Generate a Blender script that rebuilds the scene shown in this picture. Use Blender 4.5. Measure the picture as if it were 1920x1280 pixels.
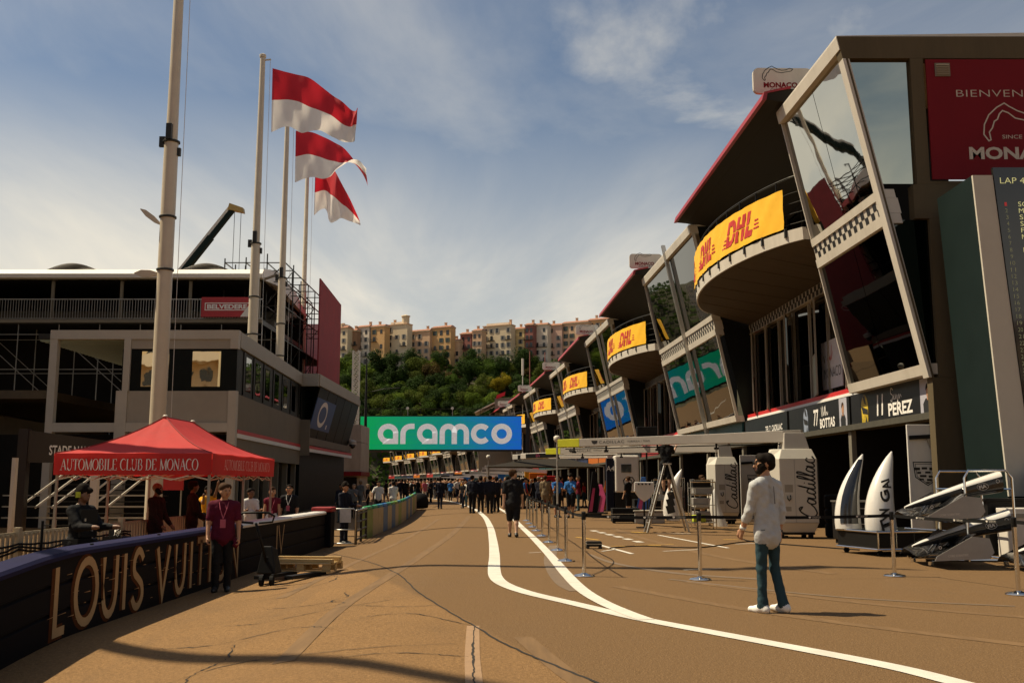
import bpy, math, random
import numpy as np
from mathutils import Vector, Matrix
R = math.radians
random.seed(7)
for o in list(bpy.data.objects): bpy.data.objects.remove(o)
SC = bpy.context.scene
COL = SC.collection

# ------------------------------------------------------------------ camera
cam = bpy.data.cameras.new('camera'); cam.lens = 35.0; cam.sensor_width = 36.0
cam.clip_start = 0.1; cam.clip_end = 5000
CAM = bpy.data.objects.new('camera', cam); COL.objects.link(CAM)
CAM.location = (0, 0, 1.45); CAM.rotation_euler = (R(90 + 8.11), 0, 0)
SC.camera = CAM

# ------------------------------------------------------------------ light
SUN_EL, SUN_DIR = 57.0, (-1.0, 0.20)          # the sun stands over the grandstand side
W = bpy.data.worlds.new('World'); SC.world = W; W.use_nodes = True
nt = W.node_tree; nt.nodes.clear()
def N(t, kind, **kw):
    n = t.nodes.new(kind)
    for k, v in kw.items(): setattr(n, k, v)
    return n
out = N(nt, 'ShaderNodeOutputWorld'); bg = N(nt, 'ShaderNodeBackground')
bg.inputs['Strength'].default_value = 0.063
sky = N(nt, 'ShaderNodeTexSky', sky_type='NISHITA')
sky.sun_disc = False; sky.sun_elevation = R(SUN_EL)
sky.sun_rotation = math.atan2(SUN_DIR[0], SUN_DIR[1])
sky.altitude = 10; sky.air_density = 1.0; sky.dust_density = 1.3; sky.ozone_density = 1.0
tc = N(nt, 'ShaderNodeTexCoord'); sep = N(nt, 'ShaderNodeSeparateXYZ')
nt.links.new(tc.outputs['Generated'], sep.inputs[0])
def M2(t, op, a, b, clamp=False):
    n = N(t, 'ShaderNodeMath', operation=op); n.use_clamp = clamp
    for i, x in enumerate((a, b)):
        if isinstance(x, (int, float)): n.inputs[i].default_value = x
        elif x is not None: t.links.new(x, n.inputs[i])
    return n.outputs[0]
zc = M2(nt, 'ADD', M2(nt, 'MAXIMUM', sep.outputs[2], 0.0), 0.16)
cx = M2(nt, 'DIVIDE', sep.outputs[0], zc); cy = M2(nt, 'DIVIDE', sep.outputs[1], zc)
cmb = N(nt, 'ShaderNodeCombineXYZ'); nt.links.new(cx, cmb.inputs[0]); nt.links.new(cy, cmb.inputs[1])
def cloud(scale, sx, sy, rot, detail, lo, hi, dist=0.4, off=(0, 0, 0)):
    mp = N(nt, 'ShaderNodeMapping'); mp.inputs['Scale'].default_value = (sx, sy, 1)
    mp.inputs['Rotation'].default_value = (0, 0, rot); mp.inputs['Location'].default_value = off
    nt.links.new(cmb.outputs[0], mp.inputs[0])
    nz = N(nt, 'ShaderNodeTexNoise'); nz.inputs['Scale'].default_value = scale
    nz.inputs['Detail'].default_value = detail; nz.inputs['Roughness'].default_value = 0.58
    nz.inputs['Distortion'].default_value = dist
    nt.links.new(mp.outputs[0], nz.inputs['Vector'])
    mr = N(nt, 'ShaderNodeMapRange'); mr.interpolation_type = 'SMOOTHSTEP'
    mr.inputs[1].default_value = lo; mr.inputs[2].default_value = hi
    nt.links.new(nz.outputs[0], mr.inputs[0]); return mr.outputs[0]
c1 = cloud(0.8, 1.0, 0.55, 0.5, 10, 0.40, 0.74, 0.7, (3.1, 1.7, 0))    # veils
c2 = cloud(1.5, 1.0, 1.0, 0.2, 11, 0.54, 0.82, 0.35, (-0.93, 4.94, 0))      # puffs
low = N(nt, 'ShaderNodeMapRange'); low.interpolation_type = 'SMOOTHSTEP'   # haze bank above the hill
low.inputs[1].default_value = 0.40; low.inputs[2].default_value = 0.15
nt.links.new(sep.outputs[2], low.inputs[0])
c3 = cloud(1.1, 1.0, 0.42, 0.0, 9, 0.30, 0.72, 0.5, (1.0, 0.3, 0))
bank = M2(nt, 'MULTIPLY', low.outputs[0], M2(nt, 'ADD', M2(nt, 'MULTIPLY', c3, 0.95), 0.48))
fac = M2(nt, 'MAXIMUM', M2(nt, 'MULTIPLY', c1, 0.44), M2(nt, 'MULTIPLY', c2, 0.75))
fac = M2(nt, 'MAXIMUM', fac, bank, True)
skm = N(nt, 'ShaderNodeMix', data_type='RGBA', blend_type='MULTIPLY'); skm.inputs[0].default_value = 1
nt.links.new(sky.outputs[0], skm.inputs[6]); skm.inputs[7].default_value = (0.90, 0.93, 0.92, 1)
mx = N(nt, 'ShaderNodeMix', data_type='RGBA')
nt.links.new(fac, mx.inputs[0]); nt.links.new(skm.outputs[2], mx.inputs[6])
mx.inputs[7].default_value = (9.6, 9.0, 7.7, 1)
nt.links.new(mx.outputs[2], bg.inputs[0]); nt.links.new(bg.outputs[0], out.inputs[0])

sl = bpy.data.lights.new('sun', 'SUN'); sl.energy = 5.0; sl.angle = R(0.53); sl.color = (1.0, 0.85, 0.60)
SUN = bpy.data.objects.new('sun', sl); COL.objects.link(SUN)
_h = math.hypot(*SUN_DIR); ce = math.cos(R(SUN_EL))
SUN.rotation_euler = Vector((-SUN_DIR[0] / _h * ce, -SUN_DIR[1] / _h * ce, -math.sin(R(SUN_EL)))).to_track_quat('-Z', 'Y').to_euler()
SUN.location = (-60, 8, 90)
SC.view_settings.view_transform = 'Standard'; SC.view_settings.look = 'None'
SC.view_settings.exposure = 0.45; SC.view_settings.gamma = 1.0
SC.render.engine = 'CYCLES'; SC.cycles.max_bounces = 6; SC.cycles.use_denoising = True
SC.cycles.glossy_bounces = 3; SC.cycles.diffuse_bounces = 3; SC.cycles.caustics_reflective = False

# ------------------------------------------------------------------ helpers
def tag(o, label=None, cat=None, group=None, kind=None):
    if label: o['label'] = label
    if cat: o['category'] = cat
    if group: o['group'] = group
    if kind: o['kind'] = kind
    return o
def thing(name, label, cat, loc=(0, 0, 0), group=None):
    o = bpy.data.objects.new(name, None); COL.objects.link(o); o.location = loc
    o.empty_display_size = 0.2
    return tag(o, label, cat, group)
def wloc(o):
    v = Vector((0, 0, 0))
    while o is not None: v = v + Vector(o.location); o = o.parent
    return v
def wmat(o):
    return (wmat(o.parent) if o.parent is not None else Matrix()) @ o.matrix_basis
def put(name, me, mat=None, parent=None, M=None):
    """link mesh data as an object; M is its world matrix (parents here are only translated)"""
    if mat is not None and len(me.materials) == 0: me.materials.append(mat)
    o = bpy.data.objects.new(name, me); COL.objects.link(o)
    if parent is not None:
        o.parent = parent
        if M is not None: o.matrix_basis = wmat(parent).inverted() @ M
    elif M is not None: o.matrix_basis = M
    return o
def remat(o, mat):
    """give one user of a shared mesh its own material"""
    o.material_slots[0].link = 'OBJECT'; o.material_slots[0].material = mat
    return o
def copy_tree(o, parent=None):
    c = o.copy(); COL.objects.link(c); c.parent = parent
    for ch in list(o.children): copy_tree(ch, c)
    return c
def TM(loc, rz=0, s=1):
    M = Matrix.Translation(loc) @ Matrix.Rotation(rz, 4, 'Z')
    if isinstance(s, (tuple, list)): return M @ Matrix.Diagonal((s[0], s[1], s[2], 1))
    return M @ Matrix.Scale(s, 4)
def frame(o, xd, yd):
    """matrix whose X and Y run along xd, yd"""
    x = Vector(xd).normalized(); y = Vector(yd); y = (y - x * y.dot(x)).normalized(); z = x.cross(y)
    m = Matrix((x, y, z)).transposed().to_4x4(); m.translation = Vector(o); return m
class MB:
    def __init__(s): s.v = []; s.f = []; s.m = []; s.cm = 0; s.T = None
    def add(s, vs, fs):
        b = len(s.v)
        if s.T is not None: vs = [s.T @ Vector(q) for q in vs]
        s.v += [tuple(q) for q in vs]; s.f += [tuple(b + i for i in q) for q in fs]; s.m += [s.cm] * len(fs)
        return s
    def hexa(s, p):
        return s.add(p, [(0, 3, 2, 1), (4, 5, 6, 7), (0, 1, 5, 4), (1, 2, 6, 5), (2, 3, 7, 6), (3, 0, 4, 7)])
    def box(s, c, d, rz=0, rx=0, ry=0):
        x, y, z = d[0] / 2, d[1] / 2, d[2] / 2
        M = Matrix.Translation(c) @ Matrix.Rotation(rz, 4, 'Z') @ Matrix.Rotation(ry, 4, 'Y') @ Matrix.Rotation(rx, 4, 'X')
        return s.hexa([M @ Vector(q) for q in ((-x, -y, -z), (x, -y, -z), (x, y, -z), (-x, y, -z), (-x, -y, z), (x, -y, z), (x, y, z), (-x, y, z))])
    def b2(s, a, b):
        return s.box([(a[i] + b[i]) / 2 for i in range(3)], [abs(b[i] - a[i]) for i in range(3)])
    def quad(s, a, b, c, d): return s.add([a, b, c, d], [(0, 1, 2, 3)])
    def ext(s, pts, vec):
        """polygon pts (3d, planar) pushed along vec"""
        n = len(pts); v = Vector(vec)
        vs = [Vector(q) for q in pts] + [Vector(q) + v for q in pts]
        return s.add(vs, [tuple(range(n - 1, -1, -1)), tuple(range(n, 2 * n))] + [(i, (i + 1) % n, n + (i + 1) % n, n + i) for i in range(n)])
    def bar(s, a, b, w, h=None, up=(0, 0, 1)):
        """rectangular bar from a to b"""
        h = h or w; a = Vector(a); b = Vector(b); d = (b - a).normalized(); u = Vector(up)
        if abs(d.dot(u)) > 0.98: u = Vector((0, 1, 0))
        x = d.cross(u).normalized() * w / 2; z = x.cross(d).normalized() * h / 2
        return s.hexa([a - x - z, a + x - z, a + x + z, a - x + z, b - x - z, b + x - z, b + x + z, b - x + z])
    def tube(s, pts, r, seg=8, cap=True):
        pts = [Vector(q) for q in pts]; n = len(pts); rr = r if isinstance(r, (list, tuple)) else [r] * n
        vs = []; up = None
        for i, q in enumerate(pts):
            d = (pts[min(i + 1, n - 1)] - pts[max(i - 1, 0)]).normalized()
            if up is None or abs(d.dot(up)) > 0.97: up = Vector((0, 0, 1)) if abs(d.z) < 0.9 else Vector((0, 1, 0))
            x = d.cross(up).normalized(); y = x.cross(d).normalized(); up = y
            for k in range(seg):
                a = 2 * math.pi * k / seg; vs.append(q + (x * math.cos(a) + y * math.sin(a)) * rr[i])
        fs = [(i * seg + k, i * seg + (k + 1) % seg, (i + 1) * seg + (k + 1) % seg, (i + 1) * seg + k) for i in range(n - 1) for k in range(seg)]
        if cap: fs += [tuple(range(seg - 1, -1, -1)), tuple((n - 1) * seg + k for k in range(seg))]
        return s.add(vs, fs)
    def lathe(s, prof, c=(0, 0, 0), seg=16):
        vs = [(c[0] + r * math.cos(2 * math.pi * k / seg), c[1] + r * math.sin(2 * math.pi * k / seg), c[2] + z) for r, z in prof for k in range(seg)]
        n = len(prof)
        fs = [(i * seg + k, i * seg + (k + 1) % seg, (i + 1) * seg + (k + 1) % seg, (i + 1) * seg + k) for i in range(n - 1) for k in range(seg)]
        fs += [tuple(range(seg - 1, -1, -1)), tuple((n - 1) * seg + k for k in range(seg))]
        return s.add(vs, fs)
    def loft(s, rings, cap=True, closed=True):
        n = len(rings[0]); vs = [q for r in rings for q in r]; K = n if closed else n - 1
        fs = [(i * n + k, i * n + (k + 1) % n, (i + 1) * n + (k + 1) % n, (i + 1) * n + k) for i in range(len(rings) - 1) for k in range(K)]
        if cap and closed: fs += [tuple(range(n - 1, -1, -1)), tuple((len(rings) - 1) * n + k for k in range(n))]
        return s.add(vs, fs)
    def grid(s, fn, nu, nv):
        vs = [fn(i / nu, j / nv) for j in range(nv + 1) for i in range(nu + 1)]
        return s.add(vs, [(j * (nu + 1) + i, j * (nu + 1) + i + 1, (j + 1) * (nu + 1) + i + 1, (j + 1) * (nu + 1) + i) for j in range(nv) for i in range(nu)])
    def mesh(s, name, mats, org=(0, 0, 0), smooth=False):
        me = bpy.data.meshes.new(name); o = Vector(org)
        me.from_pydata([tuple(Vector(q) - o) for q in s.v], [], s.f)
        for m in (mats if isinstance(mats, (list, tuple)) else [mats]): me.materials.append(m)
        if any(s.m): me.polygons.foreach_set('material_index', s.m)
        if smooth: me.polygons.foreach_set('use_smooth', [True] * len(s.f)); me.update()
        if smooth and smooth is not True: me.set_sharp_from_angle(angle=R(smooth))
        me.update(); return me
    def build(s, name, mats, parent=None, smooth=False, loc=None, bevel=0):
        org = wloc(parent) if parent is not None else (loc or (0, 0, 0))
        me = s.mesh(name, mats, org, smooth)
        o = bpy.data.objects.new(name, me); COL.objects.link(o)
        if parent is not None: o.parent = parent
        else: o.location = org
        if bevel:
            b = o.modifiers.new('bevel', 'BEVEL'); b.width = bevel; b.segments = 2; b.limit_method = 'ANGLE'; b.angle_limit = R(40)
        return o

# ------------------------------------------------------------------ materials; colours of shade-facing parts are lowered to deepen their shade
MATS = {}
def mat(name, col, rough=0.6, metal=0.0, var=0.12, scale=6.0, bump=0.0, bscale=60.0, spec=0.5, emit=0, coat=0, trans=0, stretch=(1, 1, 1), dirt=0.0, dirtcol=(0.06, 0.045, 0.03)):
    if name in MATS: return MATS[name]
    m = bpy.data.materials.new(name); m.use_nodes = True; t = m.node_tree; b = t.nodes['Principled BSDF']
    b.inputs['Roughness'].default_value = rough; b.inputs['Metallic'].default_value = metal
    b.inputs['Specular IOR Level'].default_value = spec; b.inputs['Coat Weight'].default_value = coat
    co = N(t, 'ShaderNodeTexCoord'); mp = N(t, 'ShaderNodeMapping'); mp.inputs['Scale'].default_value = stretch
    t.links.new(co.outputs['Object'], mp.inputs[0])
    c = (col[0], col[1], col[2], 1)
    nz = N(t, 'ShaderNodeTexNoise'); nz.inputs['Scale'].default_value = scale; nz.inputs['Detail'].default_value = 6
    nz.inputs['Roughness'].default_value = 0.65
    t.links.new(mp.outputs[0], nz.inputs['Vector'])
    rp = N(t, 'ShaderNodeValToRGB'); rp.color_ramp.elements[0].position = 0.28; rp.color_ramp.elements[1].position = 0.72
    rp.color_ramp.elements[0].color = tuple(x * (1 - var) for x in c[:3]) + (1,)
    rp.color_ramp.elements[1].color = tuple(min(1, x * (1 + var)) for x in c[:3]) + (1,)
    t.links.new(nz.outputs[0], rp.inputs[0]); csock = rp.outputs[0]
    if dirt:
        n3 = N(t, 'ShaderNodeTexNoise'); n3.inputs['Scale'].default_value = scale * 0.35; n3.inputs['Detail'].default_value = 9; n3.inputs['Roughness'].default_value = 0.75
        t.links.new(mp.outputs[0], n3.inputs['Vector'])
        mr = N(t, 'ShaderNodeMapRange'); mr.inputs[1].default_value = 0.48; mr.inputs[2].default_value = 0.78; mr.inputs[4].default_value = dirt
        t.links.new(n3.outputs[0], mr.inputs[0])
        mm = N(t, 'ShaderNodeMix', data_type='RGBA'); t.links.new(mr.outputs[0], mm.inputs[0]); t.links.new(csock, mm.inputs[6])
        mm.inputs[7].default_value = dirtcol + (1,); csock = mm.outputs[2]
    t.links.new(csock, b.inputs['Base Color'])
    rr = N(t, 'ShaderNodeMapRange'); rr.inputs[3].default_value = max(0.0, rough - 0.07); rr.inputs[4].default_value = min(1, rough + 0.07)
    t.links.new(nz.outputs[0], rr.inputs[0]); t.links.new(rr.outputs[0], b.inputs['Roughness'])
    if bump:
        n2 = N(t, 'ShaderNodeTexNoise'); n2.inputs['Scale'].default_value = bscale; n2.inputs['Detail'].default_value = 4
        t.links.new(mp.outputs[0], n2.inputs['Vector'])
        bp = N(t, 'ShaderNodeBump'); bp.inputs['Strength'].default_value = bump; bp.inputs['Distance'].default_value = 0.02
        t.links.new(n2.outputs[0], bp.inputs['Height']); t.links.new(bp.outputs[0], b.inputs['Normal'])
    if emit:
        t.links.new(csock, b.inputs['Emission Color']); b.inputs['Emission Strength'].default_value = emit
    if trans:   # thin cloth lit from behind
        tr = N(t, 'ShaderNodeBsdfTranslucent'); t.links.new(csock, tr.inputs[0])
        ms = N(t, 'ShaderNodeMixShader'); ms.inputs[0].default_value = trans
        t.links.new(b.outputs[0], ms.inputs[1]); t.links.new(tr.outputs[0], ms.inputs[2])
        t.links.new(ms.outputs[0], t.nodes['Material Output'].inputs[0])
    MATS[name] = m; return m
def glassmat(name, tint, wav=0.25, wscale=0.9, rough=0.015):
    """sun-control glazing: dark body, mirror coat, slightly wavy sheets"""
    m = mat(name, tint, rough, 1.0, 0.03, 0.5); t = m.node_tree; b = t.nodes['Principled BSDF']
    for l in list(b.inputs['Roughness'].links): t.links.remove(l)
    b.inputs['Roughness'].default_value = rough
    co = N(t, 'ShaderNodeTexCoord'); n2 = N(t, 'ShaderNodeTexNoise'); n2.inputs['Scale'].default_value = wscale; n2.inputs['Detail'].default_value = 1.5
    t.links.new(co.outputs['Object'], n2.inputs['Vector'])
    bp = N(t, 'ShaderNodeBump'); bp.inputs['Strength'].default_value = wav; bp.inputs['Distance'].default_value = 0.1
    t.links.new(n2.outputs[0], bp.inputs['Height']); t.links.new(bp.outputs[0], b.inputs['Normal'])
    return m
white_paint = mat('white_paint', (0.70, 0.68, 0.63), 0.45, var=0.06, scale=2, dirt=0.25, dirtcol=(0.32, 0.28, 0.22))
road_white = mat('road_white', (0.58, 0.545, 0.48), 0.75, var=0.10, scale=3, bump=0.25, bscale=120, dirt=0.4, dirtcol=(0.34, 0.27, 0.2))
road_yellow = mat('road_yellow', (0.62, 0.36, 0.05), 0.7, var=0.15, scale=5, dirt=0.5, dirtcol=(0.22, 0.16, 0.1))
concrete = mat('concrete', (0.36, 0.32, 0.26), 0.85, var=0.14, scale=1.6, bump=0.3, bscale=18, stretch=(1, 1, .35), dirt=0.35, dirtcol=(0.2, 0.17, 0.12))
stone_grey = mat('stone_grey', (0.20, 0.172, 0.128), 0.85, var=0.08, scale=1.2, bump=0.15, bscale=30, dirt=0.2, dirtcol=(0.12, 0.10, 0.075), spec=0.2)
frame_grey = mat('frame_grey', (0.32, 0.29, 0.235), 0.55, var=0.05, scale=1.5, dirt=0.2, dirtcol=(0.18, 0.155, 0.12), spec=0.3)
frame_white = mat('frame_white', (0.56, 0.52, 0.45), 0.5, var=0.06, scale=1.5, stretch=(1.6, 1.6, .22), dirt=0.5, dirtcol=(0.32, 0.28, 0.21))
dark_frame = mat('dark_frame', (0.010, 0.011, 0.010), 0.5, var=0.1, spec=0.15)
black = mat('black', (0.008, 0.008, 0.008), 0.5, var=0.1, spec=0.2)
black_gloss = mat('black_gloss', (0.008, 0.008, 0.009), 0.12, var=0.1, coat=0.5)
rubber = mat('rubber', (0.009, 0.009, 0.009), 0.85, var=0.2, spec=0.15)
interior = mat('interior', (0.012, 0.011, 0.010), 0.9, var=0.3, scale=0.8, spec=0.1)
glass = glassmat('glass', (0.075, 0.08, 0.072), 0.035, 0.55)
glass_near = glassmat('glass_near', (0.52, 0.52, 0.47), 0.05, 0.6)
glass_dark = glassmat('glass_dark', (0.055, 0.06, 0.055), 0.03)
glass_far = glassmat('glass_far', (0.22, 0.24, 0.23), 0.1)
chrome = mat('chrome', (0.72, 0.70, 0.66), 0.12, 1.0, 0.04, 4)
steel = mat('steel', (0.42, 0.41, 0.38), 0.38, 0.9, 0.1, 5, dirt=0.2, dirtcol=(0.12, 0.1, 0.08))
dark_steel = mat('dark_steel', (0.035, 0.034, 0.03), 0.5, 0.6, 0.15, 5)
alu = mat('alu', (0.55, 0.53, 0.49), 0.35, 0.85, 0.08, 5)
red_roof = mat('red_roof', (0.26, 0.012, 0.018), 0.5, var=0.08, scale=2)
red_panel = mat('red_panel', (0.17, 0.007, 0.012), 0.6, spec=0.15, var=0.07, scale=1.0)
red_line = mat('red_line', (0.52, 0.022, 0.022), 0.5, var=0.06)
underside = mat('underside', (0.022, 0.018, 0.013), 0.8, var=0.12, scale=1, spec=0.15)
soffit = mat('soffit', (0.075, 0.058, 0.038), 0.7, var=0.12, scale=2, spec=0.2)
dhl_yellow = mat('dhl_yellow', (0.86, 0.47, 0.015), 0.6, var=0.07, scale=1.5, bump=0.4, bscale=2.5)
dhl_red = mat('dhl_red', (0.50, 0.03, 0.025), 0.6, var=0.05)
letter_white = mat('letter_white', (0.76, 0.74, 0.70), 0.6, var=0.04)
letter_black = mat('letter_black', (0.012, 0.012, 0.012), 0.5, var=0.05)

# ------------------------------------------------------------------ lettering
_tc = {}
def text_mesh(s, bold=0.0, shear=0.0, space=1.0):
    """flat mesh of a line of letters, cap height 1, centred on the origin"""
    k = (s, bold, shear, space)
    if k in _tc: return _tc[k]
    cu = bpy.data.curves.new('lettering', 'FONT'); cu.body = s; cu.size = 1.0; cu.offset = bold; cu.shear = shear
    cu.space_character = space; cu.resolution_u = 3; cu.fill_mode = 'FRONT'
    ob = bpy.data.objects.new('lettering', cu); COL.objects.link(ob)
    dg = bpy.context.evaluated_depsgraph_get(); me = bpy.data.meshes.new_from_object(ob.evaluated_get(dg))
    bpy.data.objects.remove(ob); bpy.data.curves.remove(cu)
    co = np.empty(len(me.vertices) * 3, 'f'); me.vertices.foreach_get('co', co); co = co.reshape(-1, 3)
    if len(co):
        lo, hi = co.min(0), co.max(0); co[:, 0] -= (lo[0] + hi[0]) / 2
        co[:, :2] /= max(0.7, 0.7); co[:, 1] -= 0.5; me.vertices.foreach_set('co', co.ravel()); me.update()
        me['w'] = float((hi[0] - lo[0]) / 0.7)
    _tc[k] = me; return me
def write(s, o, xd, yd, h, mt, parent, width=None, bold=0.0, shear=0.0, space=1.0, name='lettering'):
    """letters of cap height h centred at o, reading along xd, standing along yd"""
    me = text_mesh(s, bold, shear, space).copy(); me.materials.clear(); me.materials.append(mt)
    w = me.get('w', 1.0); sx = (width / w) if width else h
    return put(name, me, None, parent, frame(o, xd, yd) @ Matrix.Diagonal((sx, h, 1, 1)))
def arc(cx, cy, rx, ry, a0, a1, n=10):
    return [(cx + rx * math.cos(R(a0 + (a1 - a0) * i / n)), cy + ry * math.sin(R(a0 + (a1 - a0) * i / n))) for i in range(n + 1)]
def ribbon2d(pts, w):
    """thick polyline as left/right point rows (w: number or list)"""
    n = len(pts); L = []; Rr = []
    ww = [w[min(len(w) - 1, int(i * len(w) / n))] for i in range(n)] if isinstance(w, (list, tuple)) else [w] * n
    closed = n > 3 and math.hypot(pts[0][0] - pts[-1][0], pts[0][1] - pts[-1][1]) < 1e-6
    for i in range(n):
        a = pts[i - 1] if i else (pts[-2] if closed else pts[0]); b = pts[i + 1] if i < n - 1 else (pts[1] if closed else pts[-1])
        p = pts[i]
        def nrm(q, r):
            dx, dy = r[0] - q[0], r[1] - q[1]; l = math.hypot(dx, dy) or 1; return (-dy / l, dx / l)
        n1 = nrm(a, p) if a != p else nrm(p, b); n2 = nrm(p, b) if b != p else n1
        mx_, my_ = n1[0] + n2[0], n1[1] + n2[1]; l = math.hypot(mx_, my_) or 1; mx_ /= l; my_ /= l
        c = max(0.45, mx_ * n1[0] + my_ * n1[1]); h = ww[i] / 2 / c
        L.append((p[0] + mx_ * h, p[1] + my_ * h)); Rr.append((p[0] - mx_ * h, p[1] - my_ * h))
    return L, Rr
def strokes(mb, ss, fn):
    """strokes [(pts, width)] laid as ribbons through fn(x, y) -> 3d"""
    for pts, w in ss:
        L, Rr = ribbon2d(pts, w); n = len(L)
        mb.add([fn(*q) for q in L] + [fn(*q) for q in Rr], [(i, n + i, n + i + 1, i + 1) for i in range(n - 1)])
def smooth_path(pts, n=6):
    """Catmull-Rom through pts"""
    o = []; P = [pts[0]] + list(pts) + [pts[-1]]
    for i in range(1, len(P) - 2):
        for k in range(n):
            t = k / n; a, b, c, d = P[i - 1], P[i], P[i + 1], P[i + 2]
            o.append(tuple(0.5 * (2 * b[j] + (c[j] - a[j]) * t + (2 * a[j] - 5 * b[j] + 4 * c[j] - d[j]) * t * t + (3 * b[j] - a[j] - 3 * c[j] + d[j]) * t ** 3) for j in range(len(b))))
    return o + [tuple(pts[-1])]

# ================================================================== ground
def S(Y):
    d = Y - 22.4
    return -0.02 * d - (0.00045 * d * d if d > 0 else 0)
def sst(a, b, x):
    t = min(1, max(0, (x - a) / (b - a))); return t * t * (3 - 2 * t)
def gz(X, Y):
    return -0.33 * sst(-1.3, -5.0, X - S(Y)) * (1 - sst(42, 66, Y)) + dip(Y) * sst(-1.3, -5.0, X - S(Y))
def dip(Y): return -0.24 * sst(12.4, 8.6, Y)          # the gutter falls towards the near end
def road_mat():
    m = mat('asphalt', (0.240, 0.136, 0.054), 0.9, spec=0.25, var=0.12, scale=0.55); t = m.node_tree; b = t.nodes['Principled BSDF']
    base = b.inputs['Base Color'].links[0].from_socket
    co = N(t, 'ShaderNodeTexCoord')
    def nz(sc, det, lo, hi, st=(1, 1, 1)):
        mp = N(t, 'ShaderNodeMapping'); mp.inputs['Scale'].default_value = st; t.links.new(co.outputs['Object'], mp.inputs[0])
        n = N(t, 'ShaderNodeTexNoise'); n.inputs['Scale'].default_value = sc; n.inputs['Detail'].default_value = det; n.inputs['Roughness'].default_value = 0.7
        t.links.new(mp.outputs[0], n.inputs['Vector'])
        r = N(t, 'ShaderNodeMapRange'); r.inputs[1].default_value = lo; r.inputs[2].default_value = hi; t.links.new(n.outputs[0], r.inputs[0]); return r.outputs[0], n.outputs[0]
    def mul(cs, fac, col):
        mm = N(t, 'ShaderNodeMix', data_type='RGBA'); t.links.new(fac, mm.inputs[0]); t.links.new(cs, mm.inputs[6]); mm.inputs[7].default_value = col + (1,); return mm.outputs[2]
    grain, graw = nz(30, 5, 0.42, 0.62)
    spk, sraw = nz(60, 3, 0.54, 0.68)
    stain, _ = nz(0.9, 8, 0.55, 0.85)
    tyre, _ = nz(1.6, 5, 0.56, 0.82, (1.0, 0.07, 1))
    blot, _ = nz(5, 6, 0.62, 0.80)
    sx = N(t, 'ShaderNodeSeparateXYZ'); t.links.new(co.outputs['Object'], sx.inputs[0])      # newer, darker asphalt on the pit side of the long joint
    ln = M2(t, 'ADD', sx.outputs[0], M2(t, 'MULTIPLY', M2(t, 'SUBTRACT', sx.outputs[1], 10.5), 0.30))
    side = N(t, 'ShaderNodeMapRange'); side.inputs[1].default_value = -0.42; side.inputs[2].default_value = -0.30; t.links.new(ln, side.inputs[0])
    base = mul(base, M2(t, 'MULTIPLY', side.outputs[0], 0.85), (0.140, 0.083, 0.036))
    c = mul(base, M2(t, 'MULTIPLY', grain, 0.75), (0.115, 0.061, 0.022))
    c = mul(c, M2(t, 'MULTIPLY', spk, 0.6), (0.44, 0.27, 0.125))
    c = mul(c, M2(t, 'MULTIPLY', stain, 0.6), (0.128, 0.078, 0.036))
    c = mul(c, M2(t, 'MULTIPLY', tyre, 0.5), (0.14, 0.088, 0.046))
    c = mul(c, M2(t, 'MULTIPLY', blot, 0.30), (0.13, 0.08, 0.04))
    t.links.new(c, b.inputs['Base Color'])
    bp = N(t, 'ShaderNodeBump'); bp.inputs['Strength'].default_value = 0.8; bp.inputs['Distance'].default_value = 0.02
    t.links.new(M2(t, 'ADD', graw, M2(t, 'MULTIPLY', sraw, 0.6)), bp.inputs['Height']); t.links.new(bp.outputs[0], b.inputs['Normal'])
    return m
asphalt = road_mat()
xs = [-2600, -900, -400, -200, -110, -70, -45, -30, -22, -16] + [-12 + 0.3 * i for i in range(60)] + [6, 7, 9, 12, 16, 24, 40, 70, 120, 300, 900, 2600]
ys = [-200, -60, -20, -8] + [-4 + 1.0 * i for i in range(80)] + [76 + 6 * i for i in range(60)] + [450, 520, 640, 900, 1600, 3200]
mb = MB(); mb.add([(x, y, gz(x, y)) for y in ys for x in xs], [(j * len(xs) + i, j * len(xs) + i + 1, (j + 1) * len(xs) + i + 1, (j + 1) * len(xs) + i) for j in range(len(ys) - 1) for i in range(len(xs) - 1)])
road = tag(mb.build('road', asphalt, smooth=True), kind='structure')

def gribbon(pts, w, mt, name, dz=0.007, sm=6, jit=0.0, parent=road):
    p = smooth_path(pts, sm) if sm else pts
    ww = w
    if isinstance(w, (list, tuple)):
        ww = [w[min(len(w) - 1, int(i / len(p) * len(w)))] for i in range(len(p))]
    if jit: p = [(q[0] + random.uniform(-jit, jit), q[1] + random.uniform(-jit, jit)) for q in p]
    L, Rr = ribbon2d(p, ww); n = len(L); m = MB()
    m.add([(x, y, gz(x, y) + dz) for x, y in L + Rr], [(i, n + i, n + i + 1, i + 1) for i in range(n - 1)])
    return m.build(name, mt, parent)
lineL = [(-46, 210), (-30, 170), (-20.2, 141), (-12.2, 115.3), (-5.9, 88), (-2.66, 63), (-1.37, 47), (-0.78, 35.2), (-0.51, 26.8), (-0.36, 20.8), (-0.31, 17.6), (-0.25, 15.9), (-0.10, 14.75), (0.22, 13.65), (0.72, 12.54), (1.14, 11.6), (1.46, 10.95), (2.23, 9.65), (2.98, 8.35), (3.3, 7.5), (3.9, 5.6), (4.6, 3)]
gribbon(lineL, 0.215, road_white, 'painted_line')
gribbon([(-0.9, 62), (-0.12, 47), (0.28, 35.2), (0.57, 27.3), (0.77, 20.8), (0.87, 16.55), (0.96, 14.1), (1.11, 12.6), (1.30, 11.55), (1.44, 10.98)], 0.19, road_white, 'painted_line', 0.0105)
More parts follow.
